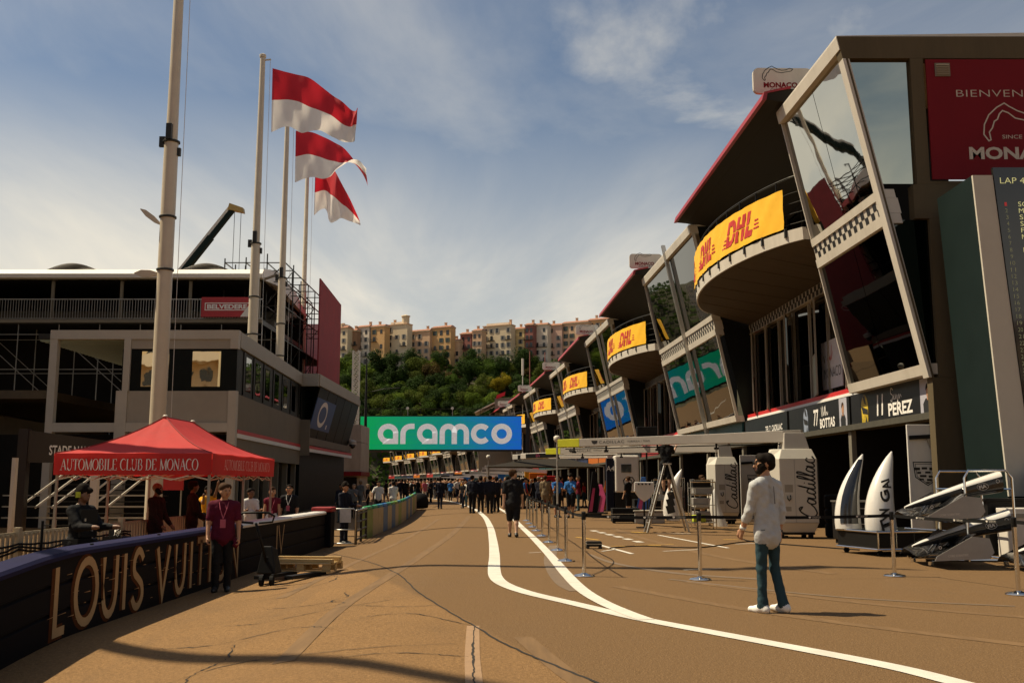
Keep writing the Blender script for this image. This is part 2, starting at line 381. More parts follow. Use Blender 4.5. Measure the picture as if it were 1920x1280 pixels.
for a, b, w in (((1.88, 25.6), (2.5, 21.1), .1), ((4.15, 28.7), (4.9, 23.0), .1), ((1.94, 21.9), (2.32, 22.6), .06), ((3.26, 21.9), (4.13, 22.5), .07), ((4.21, 29.6), (5.22, 29.6), .1),
                ((0.35, 21.4), (0.62, 21.6), .05), ((2.9, 17.2), (3.6, 17.5), .05), ((5.4, 24.5), (6.2, 24.9), .07)):
    gribbon([a, b], w, road_white, 'painted_line', 0.0075, 3)
for i in range(6):
    y = 31.5 - i * 1.15; gribbon([(2.5 + i * .125, y), (2.58 + i * .125, y - .55)], .2, road_white, 'painted_dash', 0.0075, 2)
for a, b, w in (((1.75, 27.6), (2.25, 26.2), .09), ((2.3, 23.6), (2.75, 23.7), .06), ((2.9, 24.0), (3.9, 24.4), .05), ((3.6, 30.6), (4.0, 29.9), .12), ((3.2, 23.9), (3.5, 23.85), .12), ((5.5, 26.4), (5.9, 26.5), .08)):
    gribbon([a, b], w, road_yellow, 'painted_line', 0.0085, 3)
crackm = mat('crack', (0.014, 0.011, 0.008), 0.95, var=0.3)
tar = mat('tar_streak', (0.145, 0.098, 0.058), 0.75, var=0.2, scale=4)
patch = mat('patched_seam', (0.27, 0.168, 0.090), 0.85, var=0.12, scale=8, bump=0.3, bscale=80)
gribbon([(-5.0, 27), (-3.4, 22.4), (-2.0, 17.3), (-1.22, 13.6), (-0.38, 10.5), (0.0, 9.2), (0.5, 7.9), (1.1, 6.4), (2.2, 3.8)], [.018, .02, .022, .025, .03, .028], crackm, 'joint', 0.006, 14, 0.008)
gribbon([(-0.40, 10.55), (-0.335, 8.7), (-0.26, 7.2), (-0.2, 5.5), (-0.1, 2)], 0.13, patch, 'patched_seam', 0.0045, 4)
gribbon([(-0.385, 10.5), (-0.33, 8.7), (-0.262, 7.2), (-0.2, 5.5)], [.008, .02, .012, .03, .016], crackm, 'joint', 0.0085, 22, 0.009)
gribbon([(1.0, 24), (0.75, 20), (0.7, 17.2), (0.76, 14.9), (0.9, 13.9)], 0.24, tar, 'tar_streak', 0.0042, 6)
gribbon([(1.6, 21), (1.9, 18.6), (2.7, 16.6), (3.8, 15.6)], [.1, .14, .2, .2], tar, 'tar_streak', 0.0046, 6)
gribbon([(2.4, 15.6), (4.2, 13.2), (6.0, 12.2)], .10, tar, 'tar_streak', 0.0048, 6)
for pts in ([(-3.9, 18.6), (-3.2, 18.2), (-3.0, 17.2), (-3.3, 16.2), (-4.1, 15.2)], [(-3.9, 11.2), (-3.1, 10.9), (-2.4, 11.2), (-1.9, 10.8)], [(-2.4, 14.6), (-2.25, 13.9), (-2.4, 13.5), (-2.15, 13.1), (-2.35, 12.7)],
            [(-4.2, 9.6), (-3.2, 9.2), (-2.6, 9.5), (-1.6, 9.2), (-.5, 9.4)], [(-2.9, 10.7), (-2.75, 9.9), (-2.9, 9.4), (-2.8, 8.6)], [(-1.7, 11.4), (-1.1, 11.5), (-.45, 10.6)],
            [(-1.5, 8.8), (-.9, 8.9), (-.36, 8.7)], [(-3.3, 13.6), (-2.7, 13.3), (-2.2, 13.5)], [(-3.2, 8.1), (-2.6, 7.6), (-2.3, 7.9), (-1.8, 7.3)], [(-1.9, 12.6), (-1.35, 12.2), (-.9, 12.3)],
            [(-3.4, 12.2), (-2.9, 12.0), (-2.2, 12.5), (-1.2, 13.2)], [(-1.9, 8.0), (-1.75, 7.2), (-1.9, 6.6)]):
    gribbon(pts, [.008, .018, .006, .022, .01, .016, .006], crackm, 'crack', 0.005, 12, 0.020)
tyre_mark = mat('tyre_mark', (0.150, 0.089, 0.040), 0.8, var=0.25, scale=3, stretch=(3, .3, 1), spec=.25)
for pts, w in (([(-1.9, 46), (-1.75, 30), (-1.9, 20), (-2.1, 13), (-2.0, 9)], .2), ([(-3.2, 44), (-3.05, 30), (-3.3, 21), (-3.4, 15)], .17), ([(1.5, 14.5), (2.9, 11.6), (4.6, 9.4), (6.5, 7.5)], .2), ([(2.6, 15.2), (4.4, 12.4), (6.4, 10.6), (8, 9.6)], .18), ([(3.3, 33), (3.5, 27), (4.1, 20.5), (5.2, 16.5)], .22), ([(.1, 9.8), (.5, 7.6), (1.2, 5)], .18)):
    gribbon(pts, w, tyre_mark, 'tyre_mark', 0.0036, 8)

# ================================================================== pit building (right-hand side)
PB = thing('pit_building', 'long curved pit building with leaning glass boxes, red edged canopies and open garages', 'building', (9.4, 22.4, 0))
Z_G, Z_M0, Z_M1, Z_T = 3.9, 7.4, 8.1, 11.52
X_T, X_B = -1.66, 0.0                       # face of the leaning boxes above and below, from the wall line
def lx(z): return X_B + (X_T - X_B) * (z - Z_G) / (11.8 - Z_G)
blue_band = mat('blue_band', (0.02, 0.04, 0.10), 0.5)
panel_black = mat('panel_black', (0.007, 0.007, 0.008), 0.35, var=0.1)
open_grey = mat('open_grey', (0.34, 0.36, 0.28), 0.5, spec=0.2, var=0.06, scale=1)
def box_meshes(y0, y1, fin):
    """frame, four glass sheets and fin of one leaning box, local: y along the wall, -x to the track"""
    m = MB(); d = 0.16
    def slab(z0, z1, pr=0.0, a=y0, b=y1, th=0.35):
        m.hexa([(lx(z0) - pr, a, z0), (lx(z0) - pr + th, a, z0), (lx(z0) - pr + th, b, z0), (lx(z0) - pr, b, z0),
                (lx(z1) - pr, a, z1), (lx(z1) - pr + th, a, z1), (lx(z1) - pr + th, b, z1), (lx(z1) - pr, b, z1)])
    slab(Z_G - 0.02, Z_G + 0.22, 0.06); slab(Z_M0 + 0.55, Z_M1 + 0.05, 0.05); slab(Z_M0 - 0.05, Z_M0 + 0.18, 0.05); slab(Z_M0 + 0.185, Z_M0 + 0.545, 0.02)
    slab(Z_T, 11.8, 0.10)
    for a in (y0, y1 - 0.05): slab(Z_G + 0.225, Z_M0 - 0.055, 0.04, a, a + 0.05, .12); slab(Z_M1 + 0.055, Z_T - 0.005, 0.04, a, a + 0.05, .12)
    # roof slab and cheeks
    m.hexa([(lx(11.8) - 0.1, y0, 11.805), (3.2, y0, 11.805), (3.2, y1, 11.805), (lx(11.8) - 0.1, y1, 11.805), (lx(11.8) - 0.1, y0, 11.86), (3.2, y0, 12.0), (3.2, y1, 12.0), (lx(11.8) - 0.1, y1, 11.86)])
    me_f = m.mesh('box_frame', frame_white)
    c = MB()
    for yy in ([y0 + 0.01] if fin else []) + [y1 - 0.13]:
        c.hexa([(lx(Z_G) + 0.32, yy, Z_G), (3.0, yy, Z_G), (3.0, yy + 0.1, Z_G), (lx(Z_G) + 0.32, yy + 0.1, Z_G), (lx(11.8) + 0.26, yy, 11.8), (3.0, yy, 11.8), (3.0, yy + 0.1, 11.8), (lx(11.8) + 0.26, yy + 0.1, 11.8)])
    c.b2((0.36, y0 + 0.02, Z_G + 0.01), (3.0, y1 - 0.02, Z_G + 0.13))
    me_c = c.mesh('box_cheek', dark_frame)
    panes = []
    mid = 0.0 if fin else (y0 + y1) / 2
    for (z0, z1) in ((Z_G + 0.2, Z_M0 - 0.04), (Z_M1 + 0.04, Z_T)):
        for a, b in ((y0 + 0.03, mid - 0.015), (mid + 0.015, y1 - 0.03)):
            g = MB(); g.hexa([(lx(z0) + 0.05, a, z0), (lx(z0) + 0.09, a, z0), (lx(z0) + 0.09, b, z0), (lx(z0) + 0.05, b, z0), (lx(z1) + 0.05, a, z1), (lx(z1) + 0.09, a, z1), (lx(z1) + 0.09, b, z1), (lx(z1) + 0.05, b, z1)])
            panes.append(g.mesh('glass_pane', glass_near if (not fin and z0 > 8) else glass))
    fm = None
    if fin:
        g = MB()
        for yy in (-0.09, 0.05): g.hexa([(lx(Z_G - .35) - 0.16, yy, Z_G - .35), (lx(Z_G - .35) + 0.0, yy, Z_G - .35), (lx(Z_G - .35), yy + .05, Z_G - .35), (lx(Z_G - .35) - .16, yy + .05, Z_G - .35),
                                       (lx(12.2) - 0.16, yy, 12.2), (lx(12.2), yy, 12.2), (lx(12.2), yy + .05, 12.2), (lx(12.2) - .16, yy + .05, 12.2)])
        fm = g.mesh('fin', alu)
    # black and white checks, two rows
    k = MB(); n = int((y1 - y0 - 0.1) / 0.19)
    for r in range(2):
        for i in range(n):
            if (i + r) % 2:
                a = y0 + 0.05 + i * (y1 - y0 - 0.1) / n; b = a + (y1 - y0 - 0.1) / n; z0 = Z_M0 + 0.19 + r * 0.175; z1 = z0 + 0.175
                k.quad((lx(z0) - 0.026, a, z0), (lx(z0) - 0.026, b, z0), (lx(z1) - 0.026, b, z1), (lx(z1) - 0.026, a, z1))
    km = k.mesh('check_band', letter_black)
    return me_f, me_c, panes, fm, km
RY0, RY1 = 6.0, 18.35                       # the recess with its balcony
def bal(t, off=0.0):
    """balcony edge: t 0..1 from near to far"""
    y = RY0 + 0.05 + (RY1 - RY0 - 0.1) * t
    return (-1.12 - 1.35 * (1 - (2 * t - 1) ** 2) ** 0.8 - off, y)
def recess_meshes():
    D = {}
    NB = 24
    m = MB(); e = [bal(i / NB) for i in range(NB + 1)]     # balcony slab: white fascia, brown boarded underside
    m.loft([[(x, y, 8.2), (x - 0.02, y, 8.55), (1.2, y, 8.55), (1.2, y, 8.2)] for x, y in e])
    D['balcony'] = m.mesh('balcony', frame_white)
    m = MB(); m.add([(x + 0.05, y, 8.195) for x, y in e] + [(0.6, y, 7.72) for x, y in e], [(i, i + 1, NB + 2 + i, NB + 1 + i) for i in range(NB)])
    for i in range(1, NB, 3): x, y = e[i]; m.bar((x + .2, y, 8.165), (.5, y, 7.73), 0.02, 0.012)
    D['soffit'] = m.mesh('soffit', soffit)
    m = MB()
    m.tube([(bal(i / NB, -0.12)[0], bal(i / NB)[1], 10.12) for i in range(NB + 1)], 0.028, 6)
    for zz in (8.75, 9.05, 9.35, 9.65): m.tube([(bal(i / NB, -0.12)[0], bal(i / NB)[1], zz) for i in range(NB + 1)], 0.011, 4)
    for i in range(0, NB + 1, 2):
        x, y = bal(i / NB, -0.12); m.bar((x, y, 8.5), (x, y, 10.12), 0.05, 0.02)
    D['railing'] = m.mesh('railing', dark_steel)
    m = MB(); m.b2((-.03, -.05, 8.36), (.03, .05, 8.62)); D['clamp'] = m.mesh('clamp', dark_steel)
    # canopy: a wing that lifts towards the track, red nose
    prof = [(-2.25, 12.02), (-2.18, 12.2), (-1.6, 12.34), (1.0, 12.28), (3.2, 12.1), (3.2, 11.2), (1.2, 11.25), (-1.8, 11.98)]
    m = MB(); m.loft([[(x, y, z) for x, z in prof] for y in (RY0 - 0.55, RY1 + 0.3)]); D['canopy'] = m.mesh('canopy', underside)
    m = MB(); m.loft([[(-2.32, y, 12.0), (-2.25, y, 12.24), (-1.5, y, 12.42), (-1.5, y, 12.35), (-2.16, y, 12.205), (-2.2, y, 12.01)] for y in (RY0 - 0.58, RY1 + 0.33)]); D['canopy_edge'] = m.mesh('canopy_edge', red_roof)
    # upper recess wall: dark glazing between posts
    m = MB(); m.b2((1.2, RY0, 8.56), (1.3, RY1, 11.24)); D['upper_glazing'] = m.mesh('upper_glazing', glass_dark)
    m = MB()
    for i in range(8): y = RY0 + 0.1 + i * (RY1 - RY0 - .2) / 7; m.bar((1.15, y, 8.56), (1.15, y, 11.24), 0.07, 0.09)
    m.b2((1.1, RY0, 11.1), (1.19, RY1, 11.22)); m.b2((1.1, RY0, 9.85), (1.185, RY1, 9.92)); D['upper_mullion'] = m.mesh('mullions', underside)
    # check strip under the balcony
    m = MB(); n = 66; w = (RY1 - RY0) / n
    for r in range(2):
        for i in range(n):
            if (i + r) % 2: m.b2((0.535, RY0 + i * w, 7.37 + r * .165), (0.55, RY0 + (i + 1) * w, 7.37 + (r + 1) * .165))
    D['check_strip'] = m.mesh('check_band', letter_black)
    m = MB(); m.b2((0.55, RY0, 7.34), (0.9, RY1, 7.715)); D['beam'] = m.mesh('beam', frame_white)
    # first floor glazing and its white posts
    m = MB(); m.b2((0.75, RY0, 4.15), (0.8, RY1, 7.34)); D['lower_glazing'] = m.mesh('lower_glazing', glass_dark)
    m = MB()
    for i in range(8): y = RY0 + 0.15 + i * (RY1 - RY0 - .3) / 7; m.bar((0.69, y, 4.1), (0.69, y, 7.34), 0.09, 0.1)
    m.b2((0.6, RY0, 4.135), (0.9, RY1, 4.2)); D['lower_mullion'] = m.mesh('mullions', frame_grey)
    # casements standing open: dark pane above, grey panel below
    m = MB(); m.bar((0.02, 0, 4.2), (0.02, 0, 7.2), 0.06, 0.05); m.bar((0.62, 0, 4.2), (0.62, 0, 7.2), 0.06, 0.05)
    for z in (4.2, 5.45, 7.2): m.bar((0.02, 0, z), (0.62, 0, z), 0.05, 0.05)
    D['casement'] = m.mesh('casement', frame_grey)
    m = MB(); m.b2((0.05, -.012, 4.23), (0.59, .012, 5.42)); D['casement_panel'] = m.mesh('panel', open_grey)
    m = MB(); m.b2((0.05, -.012, 5.48), (0.59, .012, 7.17)); D['casement_pane'] = m.mesh('pane', glass)
    # stripe, fascia, ground floor
    m = MB(); m.b2((0.36, RY0 + .01, 4.005), (0.9, RY1 - .01, 4.13)); D['red_stripe'] = m.mesh('stripe', red_line)
    m = MB(); m.b2((0.34, RY0 + .01, 3.905), (0.9, RY1 - .01, 4.0)); D['white_stripe'] = m.mesh('stripe', letter_white)
    return D
REC = recess_meshes()
BOX = box_meshes(-5.0, 6.0, True); BOX0 = box_meshes(1.1, 6.0, False)
def garage(ya, posts):                          # ground floor of one bay: dividers, back, ceiling, lintel
    g = MB()
    for y in posts: g.b2((0.3, y - 0.13, 0), (7, y + 0.13, 3.06))
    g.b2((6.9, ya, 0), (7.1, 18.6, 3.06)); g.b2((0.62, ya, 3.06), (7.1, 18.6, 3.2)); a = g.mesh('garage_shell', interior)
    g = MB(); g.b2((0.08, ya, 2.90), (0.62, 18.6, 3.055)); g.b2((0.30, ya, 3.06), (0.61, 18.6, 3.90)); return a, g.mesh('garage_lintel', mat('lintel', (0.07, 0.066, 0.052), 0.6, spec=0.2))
GPY = (-5.0, 0.85, 6.7, 12.5); GPY0 = (1.5, 6.7, 12.5)
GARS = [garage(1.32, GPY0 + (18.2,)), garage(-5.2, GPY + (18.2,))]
gar = MB(); gar.b2((0.16, -0.11, 0), (0.295, 0.11, 2.895)); GPOST = gar.mesh('garage_post', mat('post_grey', (0.17, 0.155, 0.12), 0.6, spec=0.25))
gl = MB(); gl.b2((1.2, -.6, 3.0), (1.3, .6, 3.05)); GLAMP = gl.mesh('garage_lamp', mat('lamp_tube', (0.9, 0.85, 0.75), 0.5, emit=1.2))
GPAN = {}
def gpanel(w, mt):
    k = (round(w, 2), mt.name)
    if k not in GPAN: m = MB(); m.b2((0.2, 0, 2.98), (0.285, w, 3.88)); GPAN[k] = m.mesh('header_panel', mt)
    return GPAN[k]
team = [mat('header_' + n, c, 0.4) for n, c in (('blue', (0.015, 0.03, 0.09)), ('navy', (0.01, 0.015, 0.03)), ('teal', (0.01, 0.07, 0.08)), ('red', (0.3, 0.02, 0.02)), ('dark', (0.012, 0.012, 0.012)), ('orange', (0.45, 0.12, 0.01)))]
board_white = mat('board_white', (0.66, 0.64, 0.66), 0.5, var=0.04)
pwm = MB(); pwm.b2((0.70, -0.9, 4.35), (0.735, 0.9, 5.85)); POSTER = pwm.mesh('window_poster', board_white)
BAYS = []
def bay_pts():
    y = 44.5; L = [(21.1, None)]
    for k in range(13):
        L.append((y, None)); y += 23.35 * math.cos(math.atan(0.02 + 0.0009 * (y - 22.4 + 11)))
    return [q[0] for q in L]
def place(n, me, M, parent=PB): return put(n, me, None, parent, M)
for bi, Yb in enumerate(bay_pts()):
    th = math.atan(0.02 + 0.0009 * max(0, Yb + 6 - 22.4)); X0 = 9.38 + S(Yb)
    M = TM((X0, Yb, 0), th); BAYS.append((M, th))
    fr, ck, panes, fin, chk = BOX0 if bi == 0 else BOX
    o = place('box_frame', fr, M); place('check_band', chk, M, o)
    place('box_cheek', ck, M)
    for pm in panes: place('glass_pane', pm, M)
    if fin: place('fin', fin, M)
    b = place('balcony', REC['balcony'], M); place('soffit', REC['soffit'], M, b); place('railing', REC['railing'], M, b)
    for i in (range(1, 24, 2) if bi < 4 else ()): place('clamp', REC['clamp'], M @ Matrix.Translation((*bal(i / 24, 0.03), 0)), b)
    c = place('canopy', REC['canopy'], M); place('canopy_edge', REC['canopy_edge'], M, c)
    g = place('upper_glazing', REC['upper_glazing'], M); place('mullions', REC['upper_mullion'], M, g)
    g = place('lower_glazing', REC['lower_glazing'], M); place('mullions', REC['lower_mullion'], M, g)
    o = place('beam', REC['beam'], M); place('check_band', REC['check_strip'], M, o)
    place('red_stripe', REC['red_stripe'], M); place('white_stripe', REC['white_stripe'], M)
    for i, (yy, ang) in enumerate(((7.3, 35), (10.2, 25), (12.8, 38), (15.6, 28), (17.3, 33))):
        MM = M @ Matrix.Translation((0.60, yy + .7, 0)) @ Matrix.Rotation(R(-90 - ang * .55), 4, 'Z') @ Matrix.Diagonal((2.0, 1, 1, 1))
        cs = place('casement', REC['casement'], MM); place('panel', REC['casement_panel'], MM, cs); place('pane', REC['casement_pane'], MM, cs)
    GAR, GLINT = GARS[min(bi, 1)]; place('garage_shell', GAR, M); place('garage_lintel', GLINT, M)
    for yy in (GPY if bi else GPY0): place('garage_post', GPOST, M @ Matrix.Translation((0, yy, 0)))
    if bi > 0 and bi < 8: place('garage_lamp', GLAMP, M @ Matrix.Translation((2, 4, 0))); place('garage_lamp', GLAMP, M @ Matrix.Translation((2.4, 9.5, 0)))
    if bi < 9: place('window_poster', POSTER, M @ Matrix.Translation((-.02, 9.1 if bi else 9.4, 0)))
    if bi > 0:
        for j, yy in enumerate((-4.9, 0.95, 6.8, 12.6)): place('header_panel', gpanel(5.5, team[(bi * 2 + j // 2) % 6]), M @ Matrix.Translation((0, yy, 0)))
M0, TH0 = BAYS[0]
for yy, w in ((1.2, 5.4), (6.75, 5.6), (12.6, 5.5)):
    place('header_panel', gpanel(w, panel_black), M0 @ Matrix.Translation((0, yy, 0)))
def LM(p, M=None): return (M or M0) @ Vector(p)
def ldir(v, M=None): return (M or M0).to_3x3() @ Vector(v)
# --- lettering and portraits on the header panels (read from the track: local -y is the right-hand side)
xd, yd = ldir((0, -1, 0)), Vector((0, 0, 1))
def hp(s, y, z, h, w, **k): return write(s, LM((0.194, y, z)), xd, yd, h, letter_white, PB, w, name='driver_lettering', **k)
hp('11', 4.55, 3.46, 0.52, 0.46, shear=0.15, bold=0.02); hp('PEREZ', 3.3, 3.29, 0.30, 1.45, bold=0.03)
hp('77', 9.6, 3.46, 0.48, 0.46, shear=0.1, bold=0.02); hp('BOTTAS', 8.6, 3.25, 0.27, 1.3, bold=0.03); hp('TEL 7  CADILLAC', 14.2, 3.4, 0.2, 2.1, bold=0.02)
m = MB(); scr = lambda pts, oy, oz, sc: ([(x * sc, y * sc) for x, y in smooth_path(pts, 5)], 0.022)
def script(pts, oy, oz, sc, nm='driver_lettering', mt=letter_white, w=0.022):
    m = MB(); strokes(m, [([(x * sc, y * sc) for x, y in smooth_path(pts, 5)], w)], lambda x, y: LM((0.194, oy - x, oz + y)))
    return m.build(nm, mt, PB)
script([(0.25, .42), (.08, .5), (.02, .32), (.2, .22), (.14, .02), (-.02, .05), (.2, .1), (.34, .24), (.28, .08), (.42, .1), (.46, .24), (.5, .06), (.6, .22), (.64, .02), (.55, -.2), (.72, .1), (.78, .22), (.82, .06), (.9, .2), (1.0, .1)], 3.85, 3.48, 0.66)
script([(.0, .5), (.1, .02), (.2, .52), (.28, .08), (.4, .25), (.36, .05), (.5, .5), (.52, .05), (.62, .52), (.66, .05), (.78, .22), (.88, .06), (1.0, .2)], 9.1, 3.44, 0.6)
skin = mat('skin', (0.40, 0.21, 0.12), 0.55, var=0.08, scale=30)
skin_d = mat('skin_dark', (0.16, 0.075, 0.04), 0.5, var=0.08, scale=30)
hair_b = mat('hair_black', (0.010, 0.007, 0.005), 0.8, spec=0.1, var=0.3, scale=60)
hair_br = mat('hair_brown', (0.05, 0.026, 0.013), 0.8, spec=0.1, var=0.3, scale=60)
port_bg = mat('portrait_backdrop', (0.40, 0.40, 0.46), 0.5, var=0.15, scale=0.9)
suit_k = mat('print_black', (0.015, 0.016, 0.018), 0.5)
def disc(mb, fn, cx, cy, rx, ry, n=16): mb.add([fn(cx + rx * math.cos(2 * math.pi * i / n), cy + ry * math.sin(2 * math.pi * i / n)) for i in range(n)], [tuple(range(n))])
for (py, w) in ((1.72, 0.85), (7.25, 0.62)):       # printed half-length portrait at the right end of each panel
    def fq(d): return lambda x, y: LM((0.196 - d, py - x, 2.99 + y * 1.3))
    m = MB(); m.quad(fq(0)(-w / 2, 0.02), fq(0)(w / 2, 0.02), fq(0)(w / 2, 0.67), fq(0)(-w / 2, 0.67)); m.build('portrait_backdrop', port_bg, PB)
    m = MB(); f_ = fq(.003); m.add([f_(*q) for q in [(-.3 * w, .02), (.3 * w, .02), (.32 * w, .22), (.16 * w, .31), (-.16 * w, .31), (-.32 * w, .22)]], [tuple(range(6))]); m.build('portrait_suit', suit_k, PB)
    m = MB(); disc(m, fq(.006), 0, .43, .088, .13); m.add([fq(.006)(*q) for q in ((-.05, .28), (.05, .28), (.05, .36), (-.05, .36))], [(0, 1, 2, 3)]); m.build('portrait_face', skin, PB)
    m = MB(); m.add([fq(.009)(*q) for q in [(-.095, .45)] + arc(0, .46, .1, .12, 180, 0, 8) + [(.095, .45), (.07, .53), (-.07, .53)]], [tuple(range(12))]); m.build('portrait_hair', hair_b if py < 3 else hair_br, PB)
for (py, c1_, c2_) in ((5.6, (0.5, 0.36, 0.03), (0.02, 0.02, 0.02)), (10.6, (0.22, 0.26, 0.34), (0.02, 0.02, 0.03))):      # printed helmets
    hm = mat('helmet_%.0f' % py, c1_, 0.4, var=0.5, scale=5); f0 = lambda x, y: LM((0.194, py - x * 1.15, 3.40 + y * 1.35)); f1 = lambda x, y: LM((0.191, py - x * 1.15, 3.40 + y * 1.35))
    m = MB(); m.add([f0(*q) for q in arc(0, .03, .21, .27, -20, 200, 14) + [(-.19, -.27), (.17, -.27)]], [tuple(range(17))]); m.build('helmet_print', hm, PB)
    m = MB(); m.add([f1(*q) for q in ((-.2, .08), (.18, .0), (.19, -.1), (-.12, -.07))], [(0, 1, 2, 3)]); m.add([f1(*q) for q in ((-.1, .27), (.02, .29), (.1, .1), (.0, .12))], [(0, 1, 2, 3)]); m.add([f1(*q) for q in ((.0, -.27), (.15, -.27), (.1, -.14))], [(0, 1, 2)]); m.build('helmet_print', mat('print_dark', c2_, 0.4), PB)
# --- the "Visit Monaco" poster behind the first recess
f_ = lambda x, y: LM((0.674, 9.4 - x, 5.0 + y))
xr = ldir((0, -1, 0)); write('MONACO', LM((0.674, 9.33, 4.85)), xr, yd, 0.32, letter_black, PB, 1.5, bold=-0.01, name='poster_lettering')
write('V', LM((0.674, 10.0, 5.3)), xr, yd, 0.26, letter_black, PB, name='poster_lettering')
m = MB(); strokes(m, [([(x * .8, y * .8) for x, y in smooth_path([(-.45, .3), (-.38, .42), (-.38, .3), (-.25, .45), (-.2, .28), (-.12, .42), (-.1, .28), (0, .44), (.12, .85), (.0, .3), (.2, .6)], 5)], .025)], f_); m.build('poster_lettering', red_line, PB)

# --- DHL banners on the balconies: each a thing of its own, clipped to its railing
def banner_mesh(t0, t1):
    m = MB()
    def fn(u, v):
        x, y = bal(t0 + (t1 - t0) * u, 0.03); w = 0.018 * math.sin(u * 37 + v * 3) * (1 - v) + 0.012 * math.sin(u * 90 + v * 9)
        return (x - 0.02 + w, y, 8.62 + 1.16 * v - 0.012 * math.sin(u * math.pi * 8) ** 2 * v)
    m.grid(fn, 60, 6); return m, fn
def dhl_glyphs(cx, fn2):
    """the three letters with the shared slanting cut, and the speed lines; unit: letter height"""
    m = MB(); sh = 0.45
    def poly(p): m.add([fn2(cx + x + sh * (y - .5), y) for x, y in p], [tuple(range(len(p)))])
    def rect(x0, x1, y0, y1): poly([(x0, y0), (x1, y0), (x1, y1), (x0, y1)])
    # D
    rect(-1.55, -1.25, 0, .45); rect(-1.55, -1.25, .5, 1)
    poly([(-1.245, .78), (-.95, .78), (-.84, .66), (-.84, .5), (-.54, .5), (-.54, .66), (-.64, .88), (-.86, 1), (-1.245, 1)])
    poly([(-1.245, .22), (-1.245, 0), (-.86, 0), (-.64, .12), (-.54, .34), (-.54, .45), (-.84, .45), (-.84, .34), (-.95, .22)])
    # H
    rect(-.42, -.12, .0, .45); rect(.14, .44, .0, .45); rect(-.42, -.12, .5, 1.0); rect(.14, .44, .5, 1.0); rect(-.115, .135, .5, .66)
    # L
    rect(.60, .92, .5, 1.0); rect(.60, .92, 0, .45); rect(.925, 1.34, 0, .24)
    for k in range(3): rect(-2.15 + .1 * k, -1.62, .02 + .15 * k, .08 + .15 * k); rect(1.42, 1.95 - .1 * k, .08 + .15 * k + .12, .14 + .15 * k + .12)
    return m
BM, BF = banner_mesh(0.045, 0.93)
BAN = BM.mesh('banner_cloth', dhl_yellow, smooth=True)
def gm(u0):
    def f2(x, y):
        u = u0 - x * 0.056; p = BF(min(1, max(0, u)), 0.17 + 0.66 * y); return (p[0] - 0.012, p[1], p[2])
    return dhl_glyphs(0, f2)
G1 = gm(0.20).mesh('dhl_lettering', dhl_red); G2 = gm(0.50).mesh('dhl_lettering', dhl_red); G3 = gm(0.82).mesh('dhl_lettering', dhl_red)
nth = ['nearest, largest', 'second', 'third', 'fourth', 'fifth', 'sixth', 'seventh', 'eighth', 'ninth', 'tenth', 'eleventh', 'twelfth', 'thirteenth', 'fourteenth']
def arcname(i): return nth[i]
for bi, (M, th) in enumerate(BAYS):
    lb = ('largest yellow banner with red letters, on the nearest curved balcony' if bi == 0 else
          'yellow banner with red letters on the %s curved balcony from the near end' % nth[bi])
    t_ = thing('balcony_banner', lb, 'banner', tuple(M @ Vector((-2.0, 12, 8.63))), 'yellow banners on the pit balconies')
    put('banner_cloth', BAN, None, t_, M)
    for g in (G1, G2, G3): put('lettering', g, None, t_, M)

# --- end wall facing the camera
EW = MB(); y = 22.15
ends = thing('end_wall', 'brown shaded end wall of the pit building with a tall window strip', 'wall', (9.4, 22.4, 0))
wallm = mat('end_stone', (0.105, 0.082, 0.048), 0.8, var=0.1, scale=1.5, bump=0.2, bscale=14, stretch=(1.3, 1.3, .25), dirt=0.5, dirtcol=(0.055, 0.042, 0.026), spec=0.15)
def ex(z): return 9.38 + lx(z) - 0.08
m = MB()
def eq(x0b, x0t, z0, z1, x1, d0=0.0, th_=0.3, x1t=None):
    x1t = x1 if x1t is None else x1t
    m.hexa([(x0b, y + d0, z0), (x1, y + d0, z0), (x1, y + d0 + th_, z0), (x0b, y + d0 + th_, z0), (x0t, y + d0, z1), (x1t, y + d0, z1), (x1t, y + d0 + th_, z1), (x0t, y + d0 + th_, z1)])
eq(ex(11.3), ex(11.84), 11.3, 11.84, 13.4)                                   # coping
def strip(za, zb, xa, xb): eq(ex(za) + xa, ex(zb) + xa, za, zb, ex(za) + xb, x1t=ex(zb) + xb)
strip(3.8, 11.295, 0.075, 0.12)                                              # corner strip along the glass
m.b2((9.22, y, 7.45), (13.4, y + .3, 8.25)); m.b2((9.32, y, 8.255), (9.62, y + .3, 11.295)); m.b2((9.62, y, 8.255), (13.4, y + 0.3, 8.33))
m.b2((9.55, y, 3.8), (10.0, y + .3, 7.445)); m.b2((9.40, y, 0), (10.4, y + .3, 3.795)); m.b2((10.0, y + .14, 3.8), (13.4, y + .3, 7.445)); m.b2((10.4, y + .2, 0), (13.4, y + .3, 3.79))
m.build('stonework', wallm, ends)
m = MB(); strip(3.8, 11.298, 0.0, 0.07); m.build('corner_trim', frame_white, ends)
eg = MB(); zz = ((8.26, 11.29),)
eg.hexa([(ex(8.3) + .12, y + .12, 8.3), (9.33, y + .12, 8.3), (9.33, y + .16, 8.3), (ex(8.3) + .12, y + .16, 8.3), (ex(11.29) + .12, y + .12, 11.29), (9.33, y + .12, 11.29), (9.33, y + .16, 11.29), (ex(11.29) + .12, y + .16, 11.29)])
eg.build('glass_pane', glassmat('glass_end', (0.62, 0.60, 0.46), 0.03, 0.6), ends)
eg = MB(); eg.hexa([(ex(3.9) + .12, y + .12, 3.9), (9.58, y + .12, 3.9), (9.58, y + .16, 3.9), (ex(3.9) + .12, y + .16, 3.9), (ex(7.44) + .12, y + .12, 7.44), (9.58, y + .12, 7.44), (9.58, y + .16, 7.44), (ex(7.44) + .12, y + .16, 7.44)])
